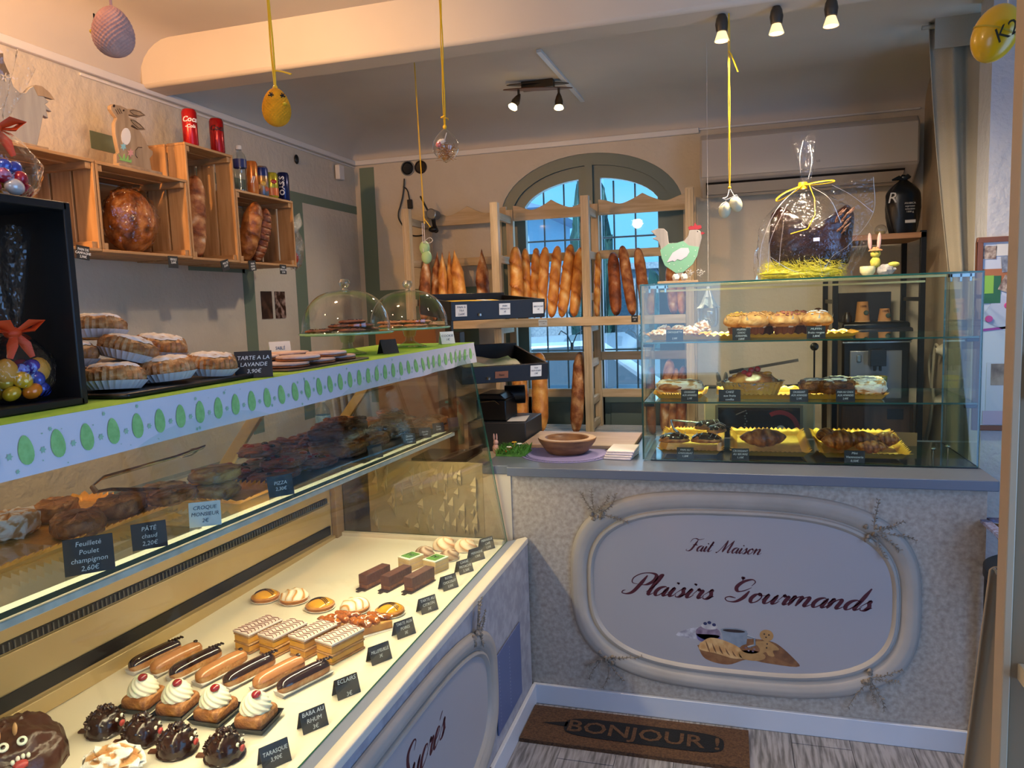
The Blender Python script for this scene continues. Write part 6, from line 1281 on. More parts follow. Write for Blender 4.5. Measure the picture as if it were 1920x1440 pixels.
def chocbun(t):
    mb = MB(); mb.blob((0, 0, .026), (.062, .042, .030), .08, 2, 5, n=30, flat=True); mb.build('bun', cpast, t)
    mb = MB(); mb.surf(lambda u, v: (lambda d, k: (.061 * d.x * k, .041 * d.y * k, .026 + .0315 * d.z * k + .001))(V((math.sin(1.25 * v) * math.cos(2 * PI * u), math.sin(1.25 * v) * math.sin(2 * PI * u), math.cos(1.25 * v))), 1.0 + .05 * math.sin(9 * 2 * PI * u) * v), 30, 10, cu=True); mb.build('chocolate_topping', cg, t)
    mb = MB()
    for k in range(5): mb.tube([(-.04 + .02 * k, -.028, .048), (-.045 + .02 * k + .01, 0, .0592), (-.04 + .02 * k, .02, .054)], .0012, 4)
    mb.build('sugar_drizzle', paper_w, t)
place(chocbun, [(-.225, 3.055), (-.10, 3.06)], 'chocolate_bun', ['dark chocolate-topped bun at the front left of the left gold tray', 'dark chocolate-topped bun at the front right of the left gold tray'], 'bun', 'chocolate-topped buns', zb_ + .026, rots=[.1, -.15])
b2 = C.objects['chocolate_bun']
dup(b2, (-.095, 3.14, zb_ + .068), .5, 'chocolate-topped bun stacked above the front right bun', sc=.95); dup(b2, (-.06, 3.09, zb_ + .066), 1.2, 'chocolate-topped bun leaning at the right of the stack', sc=.85)
t = thing('serving_tongs', 'steel tongs lying across the left gold tray in the glass case', 'tongs', (0, 0, 0)); mb = MB()
mb.tube([(-.12, 3.36, zb_ + .075), (-.255, 3.37, zb_ + .085), (-.262, 3.36, zb_ + .084), (-.24, 3.22, zb_ + .07), (-.215, 3.13, zb_ + .066)], [.004, .005, .006, .007, .012], 8, flat=.4); mb.build('tong_arms', steel, t)
# middle shelf
tray_thing(-.20, 3.12, Z1 + .001, .16, .20, 'small gold tray on the middle glass shelf under the almond croissant', 0, h=.022)
tray_thing(.095, 3.12, Z1 + .001, .26, .24, 'gold tray on the middle glass shelf under the candied fruit cake', 0, h=.022)
tray_thing(.40, 3.13, Z1 + .001, .26, .24, 'gold tray on the middle glass shelf under the sugared chocolate croissants', 0, h=.022)
t = thing('almond_croissant', 'sugar-dusted filled almond croissant at the left of the middle shelf', 'croissant', (-.205, 3.10, Z1 + .018), .1); slab(t, .19, .09, .050, pastry_s, 71); mb = MB(); mb.blob((-.03, -.03, .024), (.055, .020, .020), .1, 3, 1, n=20); mb.build('golden_end', cpast, t)
t = thing('candied_fruit_cake', 'cake with candied cherries in a foil dish on the middle shelf', 'cake', (.075, 3.10, Z1 + .0035), .1)
mb = MB(); mb.lathe([(0, 0), (.085, 0), (.108, .058), (.114, .060), (.106, .056), (.084, .003), (0, .003)], 60, wob=lambda a, j: 1 + .02 * math.cos(30 * a)); o = mb.build('foil_dish', M('aluminium_foil', 'b8bcc4', r=.22, m=1, bump=.5, bs=60), t); o.scale = (1.1, .7, 1)
mb = MB(); mb.blob((0, 0, .042), (.100, .060, .058), .12, 3, 6, n=36, flat=True); mb.build('cake_body', M('glazed_cake', ramp=[(.2, 'd99a50'), (.5, 'b06a2c'), (.7, '8a481c'), (.9, '5a2c12')], sc=14, rn=.4, r=.15, coat=.7, bump=.3), t)
for x, y, z in ((-.005, -.02, .103), (.02, -.01, .106), (-.03, -.015, .093), (.005, .02, .100), (-.015, -.035, .088)): mb = MB(); mb.blob((x, y, z), (.013, .013, .012), n=16); mb.build('candied_cherry', M('bright_cherry', 'b0101c', r=.08, coat=1), t)
for x, y, z in ((.055, -.02, .09), (.06, .015, .085), (-.06, -.01, .08)): mb = MB(); mb.blob((x, y, z), (.018, .014, .008), .1, 2, n=14); mb.build('candied_fruit', M('candied_orange', 'd98f1c', r=.1, coat=1), t)
mb = MB(); mb.blob((-.082, -.015, .05), (.024, .024, .014), .3, 3, 2, n=16); mb.build('white_icing', paper_w, t)
for i, (x, y, dz, rz, m, l) in enumerate(((.315, 3.10, 0, .2, dark_past, 'dark chocolate croissant at the left end of the middle-shelf pile'), (.385, 3.06, .002, .1, dark_past, 'large dark croissant dusted with sugar, front of the middle-shelf pile'), (.49, 3.07, 0, -.1, pastry_s, 'white-sugared croissant at the front right of the middle-shelf pile'), (.40, 3.17, 0, .3, dark_past, 'dark croissant at the back of the middle-shelf pile'), (.50, 3.16, .0, .1, pastry_s, 'white-sugared croissant at the back right of the middle-shelf pile'))):
    t = thing('filled_croissant', l, 'croissant', (x, y, Z1 + .016 + dz), rz, 'filled croissants on the middle shelf'); slab(t, .13, .085, .052, m, 81 + i)
    mb = MB(); mb.blob((-.01, -.01, .050), (.042, .026, .008), .5, 5, i, n=20); mb.build('icing_sugar', M('sugar_dust', 'dcdce6', 'b0a8b0', sc=70, r=.9), t)
# top shelf
tray_thing(-.205, 3.12, Z2 + .001, .20, .20, 'gold tray on the top glass shelf under the crumbly pastries', 0, h=.024)
tray_thing(.15, 3.13, Z2 + .001, .56, .22, 'long gold tray on the top glass shelf under the muffins', 0, h=.018, sc=22)
for i, (x, y, s_, dz, l) in enumerate(((-.285, 3.08, .6, 0, 'low crumbly almond pastry at the far left of the top shelf'), (-.265, 3.14, .8, .0, 'crumbly almond pastry standing behind the far left one'), (-.205, 3.14, .8, 0, 'crumbly almond pastry in the middle of the left tray'), (-.155, 3.09, .75, 0, 'flat crumbly almond pastry beside the black sign'), (-.115, 3.12, 1.0, .004, 'tall crumbly almond pastry at the right of the left tray'))):
    t = thing('almond_crumble', l, 'pastry', (x, y, Z2 + .004 + dz), i, 'crumbly almond pastries'); mb = MB(); mb.blob((0, 0, .030 * s_), (.034, .032, .034 * s_), .35, 4, i + 3, n=26, flat=True, o=4); mb.build('pastry_body', pastry_s, t)
    rr = random.Random(i); mb = MB()
    for k in range(26): a, q = rr.uniform(0, 6.28), rr.uniform(0, .032); p = V((q * math.cos(a), q * math.sin(a), .030 * s_ + .034 * s_ * math.sqrt(max(.05, 1 - (q / .034) ** 2)))); w = V((rr.uniform(-1, 1), rr.uniform(-1, 1), rr.uniform(-.3, 1))) * .006; mb.add([p - w, p + V((.004, .002, .002)), p + w], [(0, 1, 2)])
    mb.build('almond_flakes', M('almond_flake', 'd9b48c', r=.6), t, smooth=0)
def muffin(t, top):
    mb = MB(); mb.lathe([(0, 0), (.026, 0), (.034, .030), (.032, .030), (0, .028)], 40, wob=lambda a, j: 1 + .02 * math.cos(20 * a)); mb.build('muffin_case', M('brown_case', '5a2c18', r=.6), t, smooth=0)
    mb = MB()
    def f(u, v):
        th, ph = 2 * PI * u, PI * v - PI / 2; d = V((math.cos(ph) * math.cos(th), math.cos(ph) * math.sin(th), math.sin(ph))); k = fbm(d.x, d.y, d.z, 2.4, 3)
        return (.047 * d.x * (1 + .06 * k), .047 * d.y * (1 + .06 * k), .044 + (.030 if d.z > 0 else .020) * d.z * (1 + .1 * k), .42 + .3 * k + (.1 if d.z > .5 else 0))
    mb.surf(f, 34, 18, cu=True); mb.build('muffin_top', M('muffin_crumb', ramp=[(.15, 'd9b47c'), (.42, 'b8864c'), (.65, '8e5c2c'), (.9, '5e3818')], sc=20, rn=.3, r=.6, bump=.4, bs=90), t)
    rr = random.Random(len(top[2])); mb = MB()
    for k in range(34): a, q = rr.uniform(0, 6.28), .036 * math.sqrt(rr.random()); mb.blob((q * math.cos(a), q * math.sin(a), .044 + .031 * math.sqrt(max(.05, 1 - (q / .047) ** 2))), (.0045, .004, .0022), .3, 3, k, n=7)
    mb.build(top[1], top[0], t)
    for s in range(4):
        a = s * 1.6 + .3; mb = MB(); mb.surf(lambda u, v: ((.036 + .012 * v) * math.cos(a + (u - .5) * .5 * (1 - v)), (.036 + .012 * v) * math.sin(a + (u - .5) * .5 * (1 - v)), .028 + .038 * v), 6, 6); mb.build('paper_point', paper_w, t)
crm = (M('walnut_crumbs', 'a5683c', 'd0a070', sc=90, r=.7), 'walnut_crumbs', 'a'); rdc = (M('red_fruit_crumbs', '7a2c20', 'a8645a', sc=90, r=.6), 'fruit_crumbs', 'bb'); ycr = (M('yellow_crumbs', 'd9b04a', 'b88a30', sc=90, r=.6), 'crumble', 'ccc')
for x, y, tp, l in ((.025, 3.17, ycr, 'yellow-topped muffin at the back left of the top shelf'), (.082, 3.09, crm, 'walnut-crumb muffin in front of the yellow one'), (.125, 3.18, crm, 'half-hidden muffin behind the walnut-crumb one'), (.195, 3.10, rdc, 'red-crumbed muffin in the middle of the muffin tray'), (.255, 3.18, rdc, 'half-hidden muffin behind the red-crumbed one'), (.315, 3.10, (M('sugar_dust'), 'icing_sugar', 'dddd'), 'sugar-dusted muffin at the right end with a dark berry')):
    t = thing('muffin', l, 'muffin', (x, y, Z2 + .004), x * 9, 'muffins on the top shelf'); t.scale = (1.22, 1.22, 1.3); muffin(t, tp)
    if 'berry' in l: mb = MB(); mb.blob((0, -.004, .076), (.012, .010, .006), .2, 3, n=12); mb.build('dark_berry', choc, t)
def csign(ln, px, py, z, label, dark=True, w=.064, y=2.945, m=None): 
    p = at(px, py, 'Y', y); s = sign(ln, label, (p.x, y, z), 0, w, .046, dark, False, .12, fs=.27, group='black signs in the glass case'); return s
csign('CHOUQUETTE\n\n2,30€', 1265, 630, Z2 + .0005, 'black sign in front of the crumbly pastries on the top shelf'); csign('MUFFIN\nCHOC\nCARAMEL\n3,80€', 1390, 630, Z2 + .0005, 'black sign MUFFIN CHOC CARAMEL 3,80€'); csign('MUFFIN\nfruits rouges\n3,80€', 1530, 630, Z2 + .0005, 'black sign MUFFIN fruits rouges 3,80€')
csign('CROISSANT\nAUX AMANDES\n2,10€', 1293, 740, Z1 + .0005, 'black sign before the almond croissant on the middle shelf'); csign('CAKE\naux fruits\nconfits', 1368, 735, Z1 + .0005, 'black sign CAKE before the candied fruit cake', w=.08); csign('CROISSANT\nAUX AMANDES\n2,10€', 1498, 740, Z1 + .0005, 'black sign before the dark croissants on the middle shelf'); csign('PAIN AU CHOC\nAUX AMANDES\n2,40€', 1585, 740, Z1 + .0005, 'bluish sign at the right end of the middle shelf')
csign('PAIN AU\nCHOCOLAT\n1,20€', 1285, 860, zb_, 'black sign before the chocolate buns on the case floor'); csign('CROISSANT\nAU BEURRE\n1,10€', 1388, 860, zb_, 'black sign CROISSANT AU BEURRE 1,10€'); csign('Mini\nViennoiserie\n0,50€', 1602, 862, zb_, 'dark blue sign Mini Viennoiserie 0,50€', w=.07)
tag(MB().box(-.05, .05, -.0015, .0015, 0, .055).build('kraft_card', M('kraft_card', 'b0764a', r=.8), loc=(.662, 3.30, zb_), rot=(-.1, .05, .1)), 'small brown kraft card behind the right gold tray', 'card')
# ------------------------------------------------------------ on top of the glass case
ZG = GZ1 + .0005
hen = thing('wooden_hen', 'flat green and grey wooden hen with red comb on the glass case', 'decoration', (-.19, 3.04, ZG))
s48 = lambda pts: [((x - 860) / 4.8 * .00212, (632 - y) / 4.8 * .00212) for x, y in pts]
hb = s48([(815, 575), (815, 540), (720, 470), (690, 400), (680, 300), (660, 250), (610, 225), (650, 212), (600, 160), (660, 140), (715, 145), (745, 175), (755, 275), (830, 275), (890, 260), (925, 215), (935, 170), (990, 160), (1030, 185), (1040, 240), (1020, 320), (1000, 400), (960, 470), (880, 535), (880, 575)])
MB().prism(hb, .014, o=(0, .007, 0)).build('hen_body', M('grey_hen_wood', '85807c', '96908a', sc=5, r=.7, st=(10, 10, 1)), hen, bevel=.002)
def hf(pts, m, nm, k=0): mb = MB(); mb.prism(s48(pts), .0015, o=(0, -.0072 - k * .0016, 0)); return mb.build(nm, m, hen, smooth=0)
hf([(815, 540), (720, 470), (692, 400), (682, 330), (757, 278), (830, 276), (880, 262), (930, 305), (1018, 322), (1000, 400), (960, 470), (880, 535)], M('mint_felt', '6fa387', r=.7), 'green_body_panel'); hf([(738, 442), (790, 360), (860, 322), (925, 325), (935, 360), (910, 400), (860, 430), (830, 418), (805, 440), (790, 430)], M('grey_white_felt', 'b8b6c0', r=.7), 'white_wing', 1)
mb = MB()
for x, y in ((790, 315), (880, 300), (985, 350), (975, 400), (800, 465), (860, 500), (925, 480), (760, 455), (840, 520), (730, 380)): p = s48([(x, y)])[0]; mb.blob((p[0], -.009, p[1]), (.0015, .0006, .0015), n=6)
mb.build('white_dots', paper_w, hen)
cm = M('red_felt', '8a1828', r=.7); MB().prism(s48([(930, 168), (925, 145), (950, 135), (970, 140), (985, 108), (1000, 135), (1035, 135), (1040, 160), (1015, 170)]), .016, o=(0, .008, 0)).build('comb', cm, hen); MB().prism(s48([(1030, 200), (1048, 192), (1068, 205), (1045, 216), (1030, 210)]), .010, o=(0, .005, 0)).build('beak', cm, hen)
mb = MB(); p = s48([(1006, 186)])[0]; mb.blob((p[0], -.008, p[1]), (.0022, .001, .0022), n=8); mb.build('eye', black_p, hen)
MB().box(-.09, .065, -.03, .03, 0, .010).build('base_board', dec, hen, bevel=.002)
for x in (-.02, .012): mb = MB(); mb.blob((x, -.012, .024), (.014, .012, .014), .3, 3, 2, n=14); mb.build('feather_ball', M('feather_white', 'cfcac6', r=.9), hen)
for cx_ in (.035, .075):
    mb = MB(); rr = random.Random(3)
    for k in range(22): a = rr.uniform(0, 6.28); q = rr.uniform(.003, .016); mb.blob((cx_ + q * math.cos(a), -.015, .040 + q * math.sin(a)), .0028, n=6)
    mb.tube([(cx_, -.012, .01), (cx_, -.014, .04)], .001, 4); mb.build('speckled_flower', M('speckled_white', 'd8d4cc', '3a3630', sc=300, r=.8), hen)
# wrapped chocolate hen
wh = thing('wrapped_chocolate_hen', 'dark chocolate hen in cellophane with yellow bow on the glass case', 'chocolate figure', (.262, 3.12, ZG))
u_ = .0020; w5 = lambda pts: [((x - 480) / 4.967 * u_, (1405 - y) / 4.967 * u_) for x, y in pts]
bd = w5([(190, 1200), (180, 1000), (190, 850), (200, 780), (265, 720), (330, 740), (360, 850), (400, 940), (520, 960), (680, 960), (740, 880), (810, 770), (870, 735), (920, 800), (930, 900), (915, 1050), (900, 1200), (820, 1300), (300, 1300)])
mb = MB(); n_ = len(bd); bp = cr_spline([V(p) for p in bd + [bd[0]]], 3)[:-1]; c_ = sum(bp, V((0, 0))) / len(bp)
rings = [(.0, .045), (.55, .042), (.85, .030), (1.0, .0)]; m_ = len(bp)
for s in (-1, 1):
    rows = [[(c_.x + (p.x - c_.x) * k, s * (w + .004 * noise.noise(V((p.x * 40, p.y * 40, k)))), c_.y + (p.y - c_.y) * k) for p in bp] for k, w in rings[1:]]
    mb.add([(c_.x, s * .045, c_.y)] + rows[0], [(0, i + 1, (i + 1) % m_ + 1) for i in range(m_)])
    for a, b in zip(rows, rows[1:]): mb.add(a + b, [(i, (i + 1) % m_, m_ + (i + 1) % m_, m_ + i) for i in range(m_)])
mb.build('chocolate_hen', M('glossy_dark_chocolate', '2c160e', '1a0c08', sc=20, r=.2, bump=.5, bs=50, coat=.4), wh, smooth=60)
mb = MB(); rr = random.Random(9)
for k in range(22): p = w5([(rr.uniform(760, 900), rr.uniform(790, 1000))])[0]; mb.tube([(p[0] - .012, -.034, p[1] - .012), (p[0], -.042, p[1]), (p[0] + .014, -.034, p[1] + .014)], [.001, .004, .001], 5)
mb.build('tail_marbling', M('marbled_chocolate', '8a6a5a', '5a3a2c', sc=40, r=.3), wh)
mb = MB(); mb.blob((-.005, 0, .022), (.145, .055, .024), .2, 3, 2, n=24)
for k in range(1500):
    a, q = rr.uniform(0, 6.28), rr.uniform(.3, 1.0); p = V((.155 * q * math.cos(a), .064 * q * math.sin(a), .004 + .078 * (1 - q * .25) * rr.random())); d = V((rr.uniform(-1, 1), rr.uniform(-.6, .6), rr.uniform(-.4, .8))).normalized() * .022
    mb.add([p - d, p + V((.0005, 0, .0011)), p + d + V((0, 0, .006)), p - V((.0005, 0, .0011))], [(0, 1, 2, 3)])
mb.build('yellow_shred', M('yellow_shred', 'c9c02c', 'a8a820', sc=30, r=.6), wh, smooth=0)
mb = MB()
def cf(u, v):
    th = 2 * PI * u; k = fbm(math.cos(th) * 2, math.sin(th) * 2, v * 4, 1.6, 3); fac = .12 * math.sin(4 * th + 3 * v) + .06 * math.sin(9 * th)
    if v < .62:
        w = v / .62; R = 1 - .0 * w - .90 * max(0, (w - .45) / .55) ** 1.5; z = .352 * w; rx, ry = .168 * R + .006, .078 * R + .006
    else:
        w = (v - .62) / .38; rx, ry = .014 + .030 * w, .010 + .014 * w; z = .352 + .175 * w * (1 + .10 * math.sin(2 * th)); fac *= 1.5
    sk = .05 * max(0, math.cos(th)) * (math.sin(PI * min(1, v / .62)) ** 2)
    return (rx * math.cos(th) * (1 + fac * .5 + .10 * k) + sk + .012 * math.sin(v * 3), ry * math.sin(th) * (1 + fac + .12 * k), z + .004)
mb.surf(cf, 40, 34, cu=True)
mb.add([(.10, -.05, .06), (.165, -.02, .12), (.245, -.01, .235), (.245, .0, .365), (.10, -.02, .345), (.08, -.05, .22)], [(0, 1, 5), (1, 2, 5), (2, 4, 5), (2, 3, 4)])
mb.build('cellophane_wrap', cello, wh, smooth=18)
cr_ = MB()
for pts in ([(-.16, -.06, .02), (-.150, -.07, .14), (-.10, -.06, .26), (-.02, -.02, .345)], [(-.13, -.08, .03), (-.12, -.08, .15), (-.06, -.06, .28)], [(-.09, -.085, .05), (-.085, -.085, .12), (-.075, -.08, .20)], [(.07, -.08, .03), (.10, -.08, .08), (.16, -.05, .12), (.245, -.01, .235), (.245, 0, .365)], [(.10, -.02, .345), (.17, -.02, .30), (.245, -.01, .235)], [(-.12, -.08, .085), (-.06, -.088, .04), (.0, -.088, .015)], [(.05, -.085, .085), (.055, -.087, .05), (.06, -.085, .02)], [(.03, -.03, .34), (.09, -.05, .29), (.13, -.05, .20)], [(-.01, -.01, .40), (-.012, -.012, .46), (.0, 0, .52)], [(.02, -.01, .38), (.03, -.01, .44), (.025, 0, .50)]):
    cr_.tube(cr_spline([V(p) for p in pts], 5), .0011, 4)
cr_.build('wrap_creases', film('crease_film', 'ffffff', base=.55, rough=.25, fres=.5), wh)
mb = MB(); zc_ = .352
for pts in ([(0, -.014, zc_), (.05, -.03, zc_ + .006), (.10, -.03, zc_ + .008), (.105, -.03, zc_ + .001), (.05, -.03, zc_ - .004), (0, -.014, zc_)], [(0, -.014, zc_), (-.06, -.03, zc_ - .022), (-.095, -.03, zc_ - .045), (-.09, -.03, zc_ - .055), (-.04, -.03, zc_ - .03), (0, -.014, zc_)]): mb.tube(cr_spline([V(p) for p in pts], 4), .004, 6, flat=.4)
mb.tube([(.02, -.02, zc_), (.035, -.07, zc_ - .06), (.035, -.09, zc_ - .12), (.01, -.09, zc_ - .17), (-.05, -.085, zc_ - .185)], .0018, 6); mb.lathe([(.016, zc_ - .012), (.018, zc_), (.016, zc_ + .012)], 16, cap=False); mb.build('yellow_bow', yellow_r, wh)
MB().box(.03, .052, -.0865, -.085, .135, .148).build('price_sticker', M('pale_sticker', 'a8b4dc', r=.5), wh)
# rabbit and chick
t = thing('easter_bunny_figurine', 'small yellow bunny figurine with straw hat and eggshell on the glass case', 'figurine', (.515, 3.10, ZG)); yl = M('soft_yellow_fluff', 'dcd060', 'c8b848', sc=60, r=.9)
mb = MB(); mb.blob((0, 0, .05), (.018, .016, .022), .1, 4, n=16); mb.blob((0, -.002, .082), (.018, .016, .016), .1, 4, n=16); mb.build('body', yl, t)
for s in (-1, 1): mb = MB(); mb.blob((.008 * s - .004, 0, .128), (.007, .004, .032), n=12); mb.build('ear', pinkf, t, (0, 0, 0), (0, .06 * s, 0))
mb = MB(); mb.lathe([(.001, .094), (.014, .094), (.024, .092), (.022, .096), (.012, .10), (.010, .106), (.001, .107)], 20, wob=lambda a, j: 1 + .12 * math.sin(9 * a)); mb.build('straw_hat', M('straw', 'b8865a', r=.9), t)
mb = MB(); mb.lathe([(.001, 0), (.016, .002), (.026, .014), (.027, .028), (.025, .036)], 24, cap=False, wob=lambda a, j: 1 + (.06 * math.sin(7 * a) if j == 4 else 0)); mb.build('eggshell', M('egg_shell', 'd9d4a0', r=.5), t, (-.028, -.012, 0))
mb = MB(); mb.blob((.035, 0, .020), (.032, .022, .020), .3, 4, 4, n=20); mb.build('grey_feathers', M('grey_fluff', '8a8888', 'b4b0a8', sc=50, r=1), t); mb = MB(); mb.blob((.062, -.004, .040), (.020, .010, .009), .1, 2, n=14); mb.build('yellow_wing', yl, t)
mb = MB(); [mb.blob((x, -.0165, .086), .0022, n=6) for x in (-.007, .006)]; mb.build('eyes', black_p, t)
t = thing('veiled_glass_dish', 'small glass jar wrapped in white tulle just behind the glass case', 'jar', (-.085, 3.60, 1.50))
t.location = (-.10, 3.48, 1.47)
mb = MB(); mb.lathe([(0, 0), (.034, 0), (.044, .02), (.044, .07), (.040, .09)], 28, cap=False); mb.build('glass_jar', film('jar_glass', 'f2f4f6', base=.10, fres=1.4), t)
mb = MB(); mb.surf(lambda u, v: (lambda th: ((.046 - .040 * v ** .6) * math.cos(th) * (1 + .2 * math.sin(5 * th)), (.046 - .040 * v ** .6) * math.sin(th) * (1 + .2 * math.sin(5 * th)), .085 + .095 * v))(2 * PI * u), 40, 10, cu=True); mb.build('tulle_veil', film('tulle', 'dfe2ee', base=.28, rough=.6, fres=.6), t, smooth=20)
MB().tube([(0, 0, .17), (0, 0, 1.222)], .0008, 4).build('hanging_thread', paper_w, t)
# ------------------------------------------------------------ bread slicer behind the counter
t = thing('bread_slicer', 'cream bread slicer with dark window and red ring behind the glass case', 'machine')
Y_ = 3.62; A = at(1320, 757, 'Y', Y_); B = at(1528, 757, 'Y', Y_); x0, x1, zt_ = A.x, B.x, A.z
crm_ = M('cream_enamel', 'c8b48c', r=.35)
MB().box(x0, x1, Y_, Y_ + .10 + .2, 0, zt_ + .02).build('housing', crm_, t, bevel=.006)
wa, wb = at(1346, 764, 'Y', Y_), at(1500, 815, 'Y', Y_)
MB().box(wa.x, wb.x, Y_ - .004, Y_, .72, wa.z).build('dark_window', M('dark_window', '0e0f12', r=.1), t, bevel=.001)
mb = MB(); mb.box(wa.x - .012, wa.x, Y_ - .008, Y_, .72, wa.z + .012); mb.box(wb.x, wb.x + .012, Y_ - .008, Y_, .72, wa.z + .012); mb.box(wa.x, wb.x, Y_ - .008, Y_, wa.z, wa.z + .012); mb.build('window_frame', M('tan_metal', '8a7a5c', r=.4, m=.4), t, bevel=.001)
c = at(1462, 802, 'Y', Y_ - .01); mb = MB(); mb.surf(lambda u, v: (c.x + (.066 + .020 * v) * math.cos(-.35 + 2.5 * u), Y_ - .010, c.z - .005 + (.066 + .020 * v) * math.sin(-.35 + 2.5 * u)), 24, 3); mb.build('red_ring', M('red_enamel', 'a81c22', r=.3), t)
mb = MB(); mb.lathe([(.009, 0), (.020, 0), (.020, .010), (.009, .010)], 24); mb.build('white_knob', white_p, t, (c.x + .005, Y_ - .004, c.z - .01), (PI / 2, 0, 0))
mb = MB()
for k in range(9): q = at(1398 + 2 * math.sin(k * 2), 770 + k * 5, 'Y', Y_ - .006); mb.blob(q, .0045, n=8)
mb.build('chain', steel, t)
mb = MB()
for k in range(8): mb.box(wa.x + .01 + k * .010, wa.x + .015 + k * .010, Y_ - .006, Y_ - .004, .925, .945)
o = mb.build('teeth', steel, t, smooth=0); o['kind'] = 'stuff'
l0 = at(1380, 778, 'Y', Y_ - .008); l1 = at(1396, 771, 'Y', Y_ - .008); MB().tube([l0, l1], .003, 6).build('lever', steel, t)
zt2 = zt_ + .0205
MB().box(x0 - .005, x1 + .0, Y_ + .02, Y_ + .28, zt2, zt2 + .012).build('top_plate', steel, t, bevel=.002)
mb = MB(); q = at(1332, 745, 'Y', Y_ + .05); mb.box(q.x - .02, q.x + .02, Y_ + .03, Y_ + .07, zt2 + .0125, zt2 + .045); mb.box(q.x - .028, q.x + .028, Y_ + .02, Y_ + .08, zt2 + .045, zt2 + .06); mb.build('clamp_knob', black_p, t, bevel=.004)
mb = MB(); mb.tube([(x1 - .13, Y_ + .06, zt2 + .05), (x1 - .01, Y_ + .06, zt2 + .056)], .012, 10); mb.tube([(x0 + .03, Y_ + .06, zt2 + .045), (x1 - .13, Y_ + .06, zt2 + .05)], .007, 8); mb.box(x0 + .02, x0 + .05, Y_ + .05, Y_ + .07, zt2 + .0125, zt2 + .045); mb.box(x1 - .07, x1 - .05, Y_ + .05, Y_ + .07, zt2 + .0125, zt2 + .045); mb.build('black_handle', black_p, t)
q = at(1527, 650, 'Y', Y_ + .1); mb = MB(); mb.tube([(q.x, Y_ + .1, zt2 + .012), (q.x, Y_ + .1, q.z)], .004, 8); mb.build('lever_rod', black_m, t); mb = MB(); mb.blob((q.x, Y_ + .1, q.z), .019, n=16); mb.build('lever_ball', black_p, t)
t = thing('bread_knife', 'long thin bread knife lying across the top of the slicer', 'knife'); a, b = at(1395, 693, 'Y', Y_ + .12), at(1497, 675, 'Y', Y_ + .12)
mb = MB(); mb.bar(a, b, .003, .014); mb.build('blade', M('dull_blade', '6e655c', r=.4, m=.6), t); MB().bar(a + (a - b) * .28, a, .018, .018).build('handle', black_p, t, bevel=.004)
mb = MB(); mb.box(a.x - .10, a.x + .0, Y_ + .10, Y_ + .14, zt2 + .0125, a.z + (a - b).z * .28 - .01)
t = thing('scrapers_in_holder', 'two grey plastic scraper handles sticking up behind the fruit cake', 'utensils'); a = at(1355, 712, 'Y', Y_ + .18)
for dx, r_y in ((-.012, -.2), (.012, .05)): mb = MB(); mb.blob((0, 0, .035), (.011, .006, .035), n=14); mb.build('scraper_handle', M('grey_plastic', '6a665e', r=.5), t, (a.x + dx, Y_ + .18, a.z - .03), (0, r_y, 0))
MB().box(a.x - .03, a.x + .03, Y_ + .16, Y_ + .20, zt2 + .0125, a.z - .01).build('holder', M('grey_plastic'), t, bevel=.003)
# ------------------------------------------------------------ tall black metal shelf with coffee machine
sh = thing('metal_shelving', 'black metal shelf unit with wooden boards in the right back corner', 'shelving')
sx0, sx1, sy0, sy1 = .475, .848, 3.90, 4.30
for x in (sx0, sx1):
    for y in (sy0, sy1): MB().box(x - .012, x + .012, y - .012, y + .012, 0, 1.875).build('upright', black_m, sh, bevel=.001)
MB().box(sx0 - .012, sx1 + .012, sy0 - .012, sy1 + .012, 1.842, 1.868).build('top_board', M('oak_board', '9a6c44', '7e5434', sc=5, r=.5, st=(1, 8, 8)), sh, bevel=.002)
MB().box(sx0 + .012, sx1 - .012, sy0, sy1, 1.075, 1.095).build('middle_board', M('oak_board'), sh, bevel=.001)
MB().box(sx0 + .012, sx1 - .012, sy0, sy1, .60, .62).build('lower_board', M('oak_board'), sh, bevel=.001)
for z in (.85, 1.55):
    for x in (sx0, sx1): MB().box(x - .004, x + .004, sy0 + .012, sy1 - .012, z, z + .02).build('side_bar', black_m, sh)
MB().box(sx0 + .06, sx1 - .06, sy1 - .02, sy1 - .01, 1.096, 1.60).build('back_sheet', M('dark_sheet', '232430', r=.5), sh)
t = thing('wooden_drawer_box', 'brown wooden box with dark frame under the coffee machine', 'box', (.664, 3.93, .6205)); MB().box(-.165, .165, 0, .30, 0, .450).build('carcass', M('walnut_frame', '4c3626', r=.5), t, bevel=.002); MB().box(-.150, .150, -.006, 0, .02, .435).build('front', M('walnut_front', '6e4a34', '54382a', sc=4, r=.45, st=(8, 8, 1)), t, bevel=.002); MB().box(.05, .12, -.010, -.006, .37, .42).build('dark_pull', black_p, t)
cm_ = thing('coffee_machine', 'silver and black coffee machine on the metal shelf', 'coffee machine', (.664, 3.93, 1.0955)); sil = M('silver_plastic', '8c8c8e', r=.3, m=.5)
MB().box(-.150, .150, .02, .30, .0, .36).build('machine_body', black_p, cm_, bevel=.012)
MB().box(-.115, .115, .012, .02, .0, .225).build('front_plate', sil, cm_, bevel=.01); MB().box(-.16, .16, .0, .30, .27, .335).build('top_head', M('dark_grey_plastic', '2c2c32', r=.3), cm_, bevel=.012); MB().box(-.15, .15, -.002, 0, .262, .270).build('chrome_strip', steel, cm_, bevel=.002)
mb = MB(); mb.box(-.035, .035, -.055, .012, .155, .235); mb.tube([(-.012, -.03, .155), (-.012, -.03, .13)], .007, 8); mb.tube([(.012, -.03, .155), (.012, -.03, .13)], .007, 8); mb.build('spout', black_p, cm_, bevel=.006)
